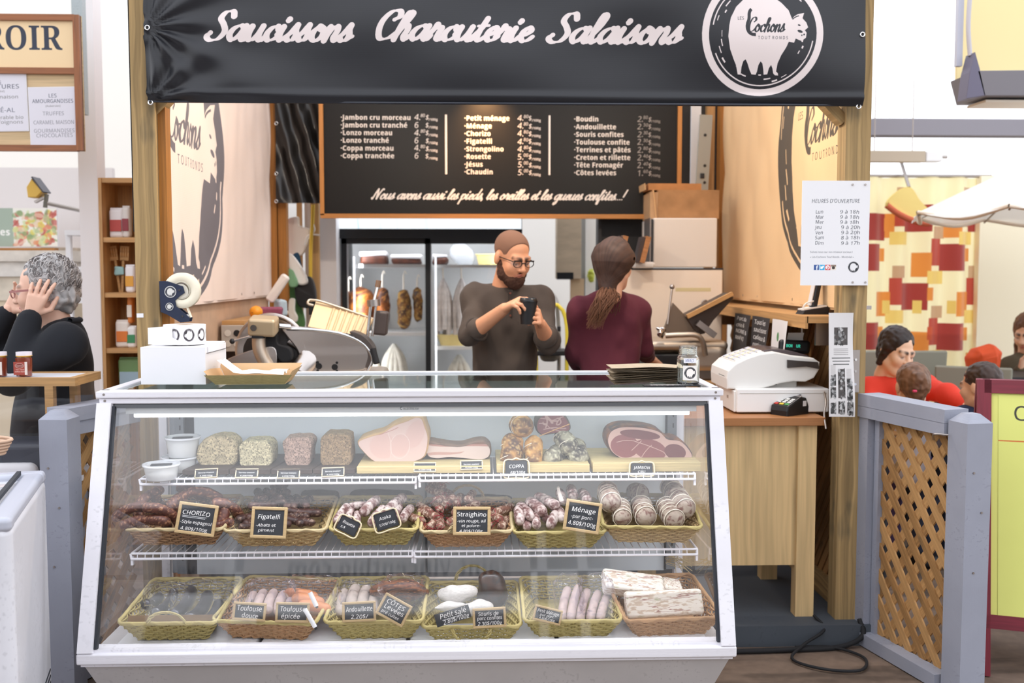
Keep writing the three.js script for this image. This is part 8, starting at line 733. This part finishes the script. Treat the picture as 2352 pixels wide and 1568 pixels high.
// ---------- right hand side: cafe corner ----------
{ const D = 7.1, a = at(1975, 880, D), b = at(2262, 400, D), w = b.x - a.x, y0 = .02, h = 2.15, t = thing('patchwork_curtain', 'yellow curtain with red and orange squares in the bright corner', 'curtain', [a.x, y0, -D]);
  const tex = canvas(1024, 1536, (c, W, H) => { c.fillStyle = '#fbf0c0'; c.fillRect(0, 0, W, H); const S = W / w, R = (px0, py0, px1, py1, col) => { const A = at(px0, py0, D), B = at(px1, py1, D); c.fillStyle = col; c.fillRect((A.x - a.x) / w * W, (y0 + h - A.y) / h * H, (B.x - A.x) / w * W, (A.y - B.y) / h * H); };
    const red = '#a33c33', br = '#bb4a38', og = '#e58f3e', yo = '#f0cf72'; const tile = (x, y) => { R(x, y, x + 56, y + 62, red); R(x - 26, y - 12, x, y + 50, br); R(x - 60, y + 20, x - 26, y + 76, og); R(x - 34, y + 62, x + 6, y + 92, yo); R(x - 20, y - 40, x + 10, y - 12, '#c9a27a'); R(x + 56, y + 10, x + 70, y + 40, og); }; for (const [x, y] of [[1965, 560], [2160, 560], [2070, 650], [1960, 740], [2155, 742], [2080, 470], [2230, 470], [2250, 650], [2070, 835], [1980, 490]]) tile(x, y); for (let i = 0; i < 9; i++) R(2030 + i * 24, 690 + (i % 3) * 60, 2044 + i * 24, 720 + (i % 3) * 60, ['#e9c86a', '#c8542e', '#e0a045'][i % 3]); });
  part('cloth', sheet((u, v) => V(u * w, v * h, .035 * Math.sin(u * 26) + .02 * Math.sin(u * 9 + v * 2)), 120, 10), mat('#ffffff', .9, { map: tex, transmission: .6, thickness: 0, side: THREE.DoubleSide }), t); part('rod', rod([-.05, h + .01, 0], [w + .05, h + .01, 0], .012), M.steel2, t); }
struct('wall_right_far', bx(1.5, 2.18, .08, X(2252, 7.0) + .75, 1.09, -7.1), mat('#fcf3d6', .85));
{ const p = struct('beam', bx(4.5, Y(273, 7, 2100) - Y(311, 7, 2100), .14, X(1990, 7) + 2.25, (Y(273, 7, 2100) + Y(311, 7, 2100)) / 2, -7.05), mat('#8d8a92', .7)); p.userData.label = 'grey roof beam at the upper right'; }
{ const D = 6.6, a = at(1990, 372, D), b = at(2165, 348, D), t = thing('tube_light', 'unlit wooden boxed strip light below the roof beam', 'lamp', [a.x, (a.y + b.y) / 2, -D]); const w = b.x - a.x, h = b.y - a.y; part('casing', bx(w * .74, h, .08, w * .37, 0, 0), mat('#b9ab98', .6), t); part('end_cap', rb(w * .22, h, .08, .01, w * .86, 0, 0), M.white, t); part('hook', rod([w * .97, 0, 0], [w * 1.06, 0, 0], .012), M.steel2, t); for (const x of [w * .1, w * .6]) part('hanger', rod([x, h / 2, 0], [x, .5, 0], .004), M.steel2, t); }
{ const D = 5.2, t = thing('hanging_awning_box', 'grey hanging heater box with cream reflector at the top right', 'heater', at(2240, 130, D)); const q = (px, py) => { const p = at(px, py, D); return [p.x - t.position.x, p.y - t.position.y]; }; part('end_plate', ext(shp([[2229, 126], [2238, 160], [2252, 222], [2210, 229], [2218, 170]].map(p => q(...p))), .1, .003), mat('#6e6b80', .6), t); part('casing', ext(shp([[2236, 168], [2420, 166], [2420, 222], [2250, 222]].map(p => q(...p))), .3, .004).translate(0, 0, -.1), mat('#7d7a80', .6), t); part('reflector', ext(shp([[2240, -40], [2420, -40], [2420, 166], [2238, 166]].map(p => q(...p))), .02, .003).translate(0, 0, -.2), mat('#f6e3a8', .6), t); part('lower_lip', bx(.35, .012, .2, ...q(2340, 232), -.1), mat('#efe6d6', .6), t); part('rope', tube([[...q(2228, 128), 0], [...q(2224, 60), 0], [...q(2232, -60), 0]], .012, 20, 8), mat('#c9c6cc', .8), t); part('side_post', bx(.03, .7, .03, ...q(2216, -10), -.05), mat('#c3c6d4', .5), t); }
{ // parasols
  const par = (px, py, D, R, c, trim, l, hgt) => { const p = at(px, py, D), t = thing('parasol', l, 'parasol', [p.x, 0, -D]); const y = p.y, n = 8; for (let i = 0; i < n; i++) { const a0 = i / n * 6.2832, a1 = (i + 1) / n * 6.2832; part('panel', sheet((u, v) => { const a = a0 + (a1 - a0) * u, r = R * v; const sag = .05 * Math.sin(u * Math.PI) * v; return V(Math.cos(a) * r * (1 - .05 * Math.sin(u * Math.PI) * v), y + hgt * (1 - v) - sag + .0, Math.sin(a) * r); }, 6, 6), mat(c, .85, { transmission: .35, thickness: 0, side: THREE.DoubleSide }), t); part('rib', rod([0, y + hgt - .02, 0], [Math.cos(a0) * R, y - .02, Math.sin(a0) * R], .006), M.steel2, t); const e0 = V(Math.cos(a0) * R, y, Math.sin(a0) * R), e1 = V(Math.cos(a1) * R, y, Math.sin(a1) * R); part('edge_trim', tube([e0, e0.clone().lerp(e1, .5).multiplyScalar(1).setY(y - .05).multiply(V(.97, 1, .97)), e1], .012, 10, 6), mat(trim, .8), t); } part('pole', cyl(.02, .02, y + hgt, 0, (y + hgt) / 2, 0), M.steel2, t); part('finial', sph(.025, 0, y + hgt, 0), M.steel2, t); };
  par(2420, 488, 5.9, .82, '#fbfaf6', '#f6e8d6', 'large white parasol at the far right', .38); }
{ const D = 6.95, P = [[2034, 472], [2060, 440], [2088, 430], [2112, 462], [2152, 505], [2128, 513], [2098, 508], [2062, 492]], o = P.map(p => at(p[0], p[1], D)), t = thing('yellow_awning', 'small yellow awning flap with red edge in the bright corner', 'awning', o[0]); const L = o.map(p => [p.x - o[0].x, p.y - o[0].y]); part('cloth', lump(ext(smoothShape(L, 40), .03, .004), .006, 12), mat('#f4dc8a', .85), t); part('red_edge', tube([0, 7, 6, 5, 4].map(i => V(L[i][0], L[i][1], .02)), .022, 24, 8), mat('#cf6a4a', .8), t); part('bracket', rod([L[2][0], L[2][1], 0], [L[2][0], L[2][1] + .2, -.15], .012), M.steel2, t); }
{ // cafe table and chairs
  const t = thing('cafe_table', 'wooden cafe table in front of the woman in red', 'table', [X(2170, 4.95), 0, -4.98]); part('top', rb(.85, .03, .5, .01, 0, .72, 0), M.pine, t); for (const sx of [-1, 1]) for (const sz of [-1, 1]) part('leg', cyl(.02, .02, .7, sx * .36, .35, sz * .2), M.dark, t); solo('bread_roll', lump(sph(.05, X(2180, 4.9) , .765, -4.95, 1.5, .7, 1), .008, 30), mat('#d99a4e', .7), 'bread roll on the table before the woman in red', 'bread'); solo('green_bottle_cap', cyl(.03, .035, .03, X(2212, 4.95), .75, -4.9), mat('#c9d86a', .5), 'yellow green lid near the hand of the woman in red', 'lid');
  const chair = (px, py, D, l, turn) => { const p = at(px, py, D), c = thing('cafe_chair', l, 'chair', [p.x, 0, -D], turn); const gm = mat('#8f8f80', .6); part('seat', rb(.4, .03, .4, .012, 0, .44, 0), gm, c); part('backrest', rb(.4, .3, .025, .012, 0, p.y - .12, -.19, .1), gm, c); for (const sx of [-1, 1]) for (const sz of [-1, 1]) part('leg', cyl(.012, .014, sz < 0 ? p.y - .1 : .44, sx * .17, (sz < 0 ? p.y - .1 : .44) / 2, sz * .17), M.dark, c); }; chair(2012, 822, 5.6, 'grey cafe chair half hidden by the right stall post', 0); chair(2130, 822, 5.72, 'grey cafe chair behind the woman in red', 0); chair(2232, 860, 5.4, 'dark cafe chair behind the reaching arm', -.5);
  solo('yellow_bench', rb(.6, .05, .3, .015, X(2225, 6.0), Y(866, 6.0, 2200) - .03, -6.1), mat('#e6c95a', .6), 'yellow bench top beyond the cafe table', 'bench'); solo('orange_jacket', lump(lump(rb(.2, .2, .14, .06, X(2272, 6.0), Y(836, 6.0, 2272), -6.05, 0, 0, .2, 7), .035, 9, 4), .01, 30), mat('#e8592a', .7), 'bright orange jacket heaped before the far guest', 'jacket'); solo('guest_table', bx(.8, .03, .5, X(2350, 5.9), Y(860, 5.9, 2330), -5.85), M.dark, 'dark table in front of the far guest', 'table'); }
{ // sandwich board
  const D = 3.78, t = thing('sandwich_board', 'red framed sandwich board with a yellow panel at the right edge', 'sign', [X(2262, D), 0, -D], -.35); const red = mat('#8a2638', .5, { map: rep(T.grain, 2, 2) }), h = 1.1, w = .6; for (const s of [1, -1]) { const g = new THREE.Group(); g.name = s > 0 ? 'front_leaf' : 'rear_leaf'; t.add(g); g.rotation.x = -s * .2; g.position.set(0, h * .98, 0); for (const x of [.0, w]) part('rail', rotU(bx(.05, h, .025, x, -h / 2, s * .012)), red, g); part('cross_bar', bx(w, .05, .025, w / 2, -.025, s * .012), red, g); part('cross_bar', bx(w, .05, .025, w / 2, -h * .82, s * .012), red, g); part('panel', bx(w - .03, h * .8, .008, w / 2, -h * .43, s * .01), s > 0 ? mat('#dfe07a', .6) : mat('#7a2a34', .6), g); if (s > 0) part('lettering', pl(w - .1, h * .76, w / 2 + .0, -h * .43, s * .016), mat('#ffffff', .6, { map: canvas(400, 680, (c, W, H) => { c.fillStyle = '#dde07c'; c.fillRect(0, 0, W, H); txt(c, 'CAFÉ', 40, 78, 62, '#3a3a30'); c.fillStyle = '#d07a3a'; c.fillRect(0, 140, W, 4); }) }), g); } part('chain', tube([[.02, .42, .14], [.02, .36, 0], [.02, .42, -.14]], .004, 16), M.steel2, t); }
// ---------- stall across the aisle, seen mirrored in the glass ----------
{ const z = 3.5, t = thing('opposite_stall', 'market stall across the aisle with a pale lettered fascia, mirrored in the case glass', 'stall', [0, 0, z]); const face = (w, h, x, y, tex, n) => part(n, pl(w, h, x, y, -.03, 0, Math.PI), mat('#ffffff', .7, { map: tex }), t);
  part('back_wall', bx(8, 2.2, .1, -1, 1.1, 1.2), mat('#4d4c50', .8), t); part('fascia', bx(2.8, .46, .05, -.9, 2.43, 0), mat('#cfc9c6', .7), t); face(2.8, .46, -.9, 2.43, canvas(1024, 168, (c, W, H) => { c.fillStyle = '#cfc9c6'; c.fillRect(0, 0, W, H); txt(c, 'saint-vincentbio.com', 70, 110, 92, '#4a4546', { bold: true, max: 800 }); }), 'fascia_lettering'); part('fascia', bx(1.6, .46, .05, -3.3, 2.45, 0), mat('#b9b4b2', .7), t); face(1.6, .46, -3.3, 2.45, canvas(512, 148, (c, W, H) => { c.fillStyle = '#b9b4b2'; c.fillRect(0, 0, W, H); txt(c, 'et vous sont offerts', 20, 100, 56, '#4a4546', { bold: true, max: 480 }); }), 'fascia_lettering');
  part('canopy', bx(8, .06, 2.2, -1, 3.0, .9), mat('#6b686a', .8), t); for (const x of [-4.8, -2.45, .62, 1.02, 2.9]) part('post', bx(.09, 3, .09, x, 1.5, .05), M.white, t); for (const y of [1.15, 1.75, 2.05]) part('shelf', bx(2.6, .06, .4, -.9, y, .5), mat('#d9d4d0', .6), t); part('counter', bx(4.5, .95, .6, -.8, .475, .5), mat('#7d7a78', .7), t); part('side_panel', bx(1.4, 1.2, .05, 2.0, 2.2, .05), mat('#bdb7b2', .7), t); }
renderer.render(scene, camera);
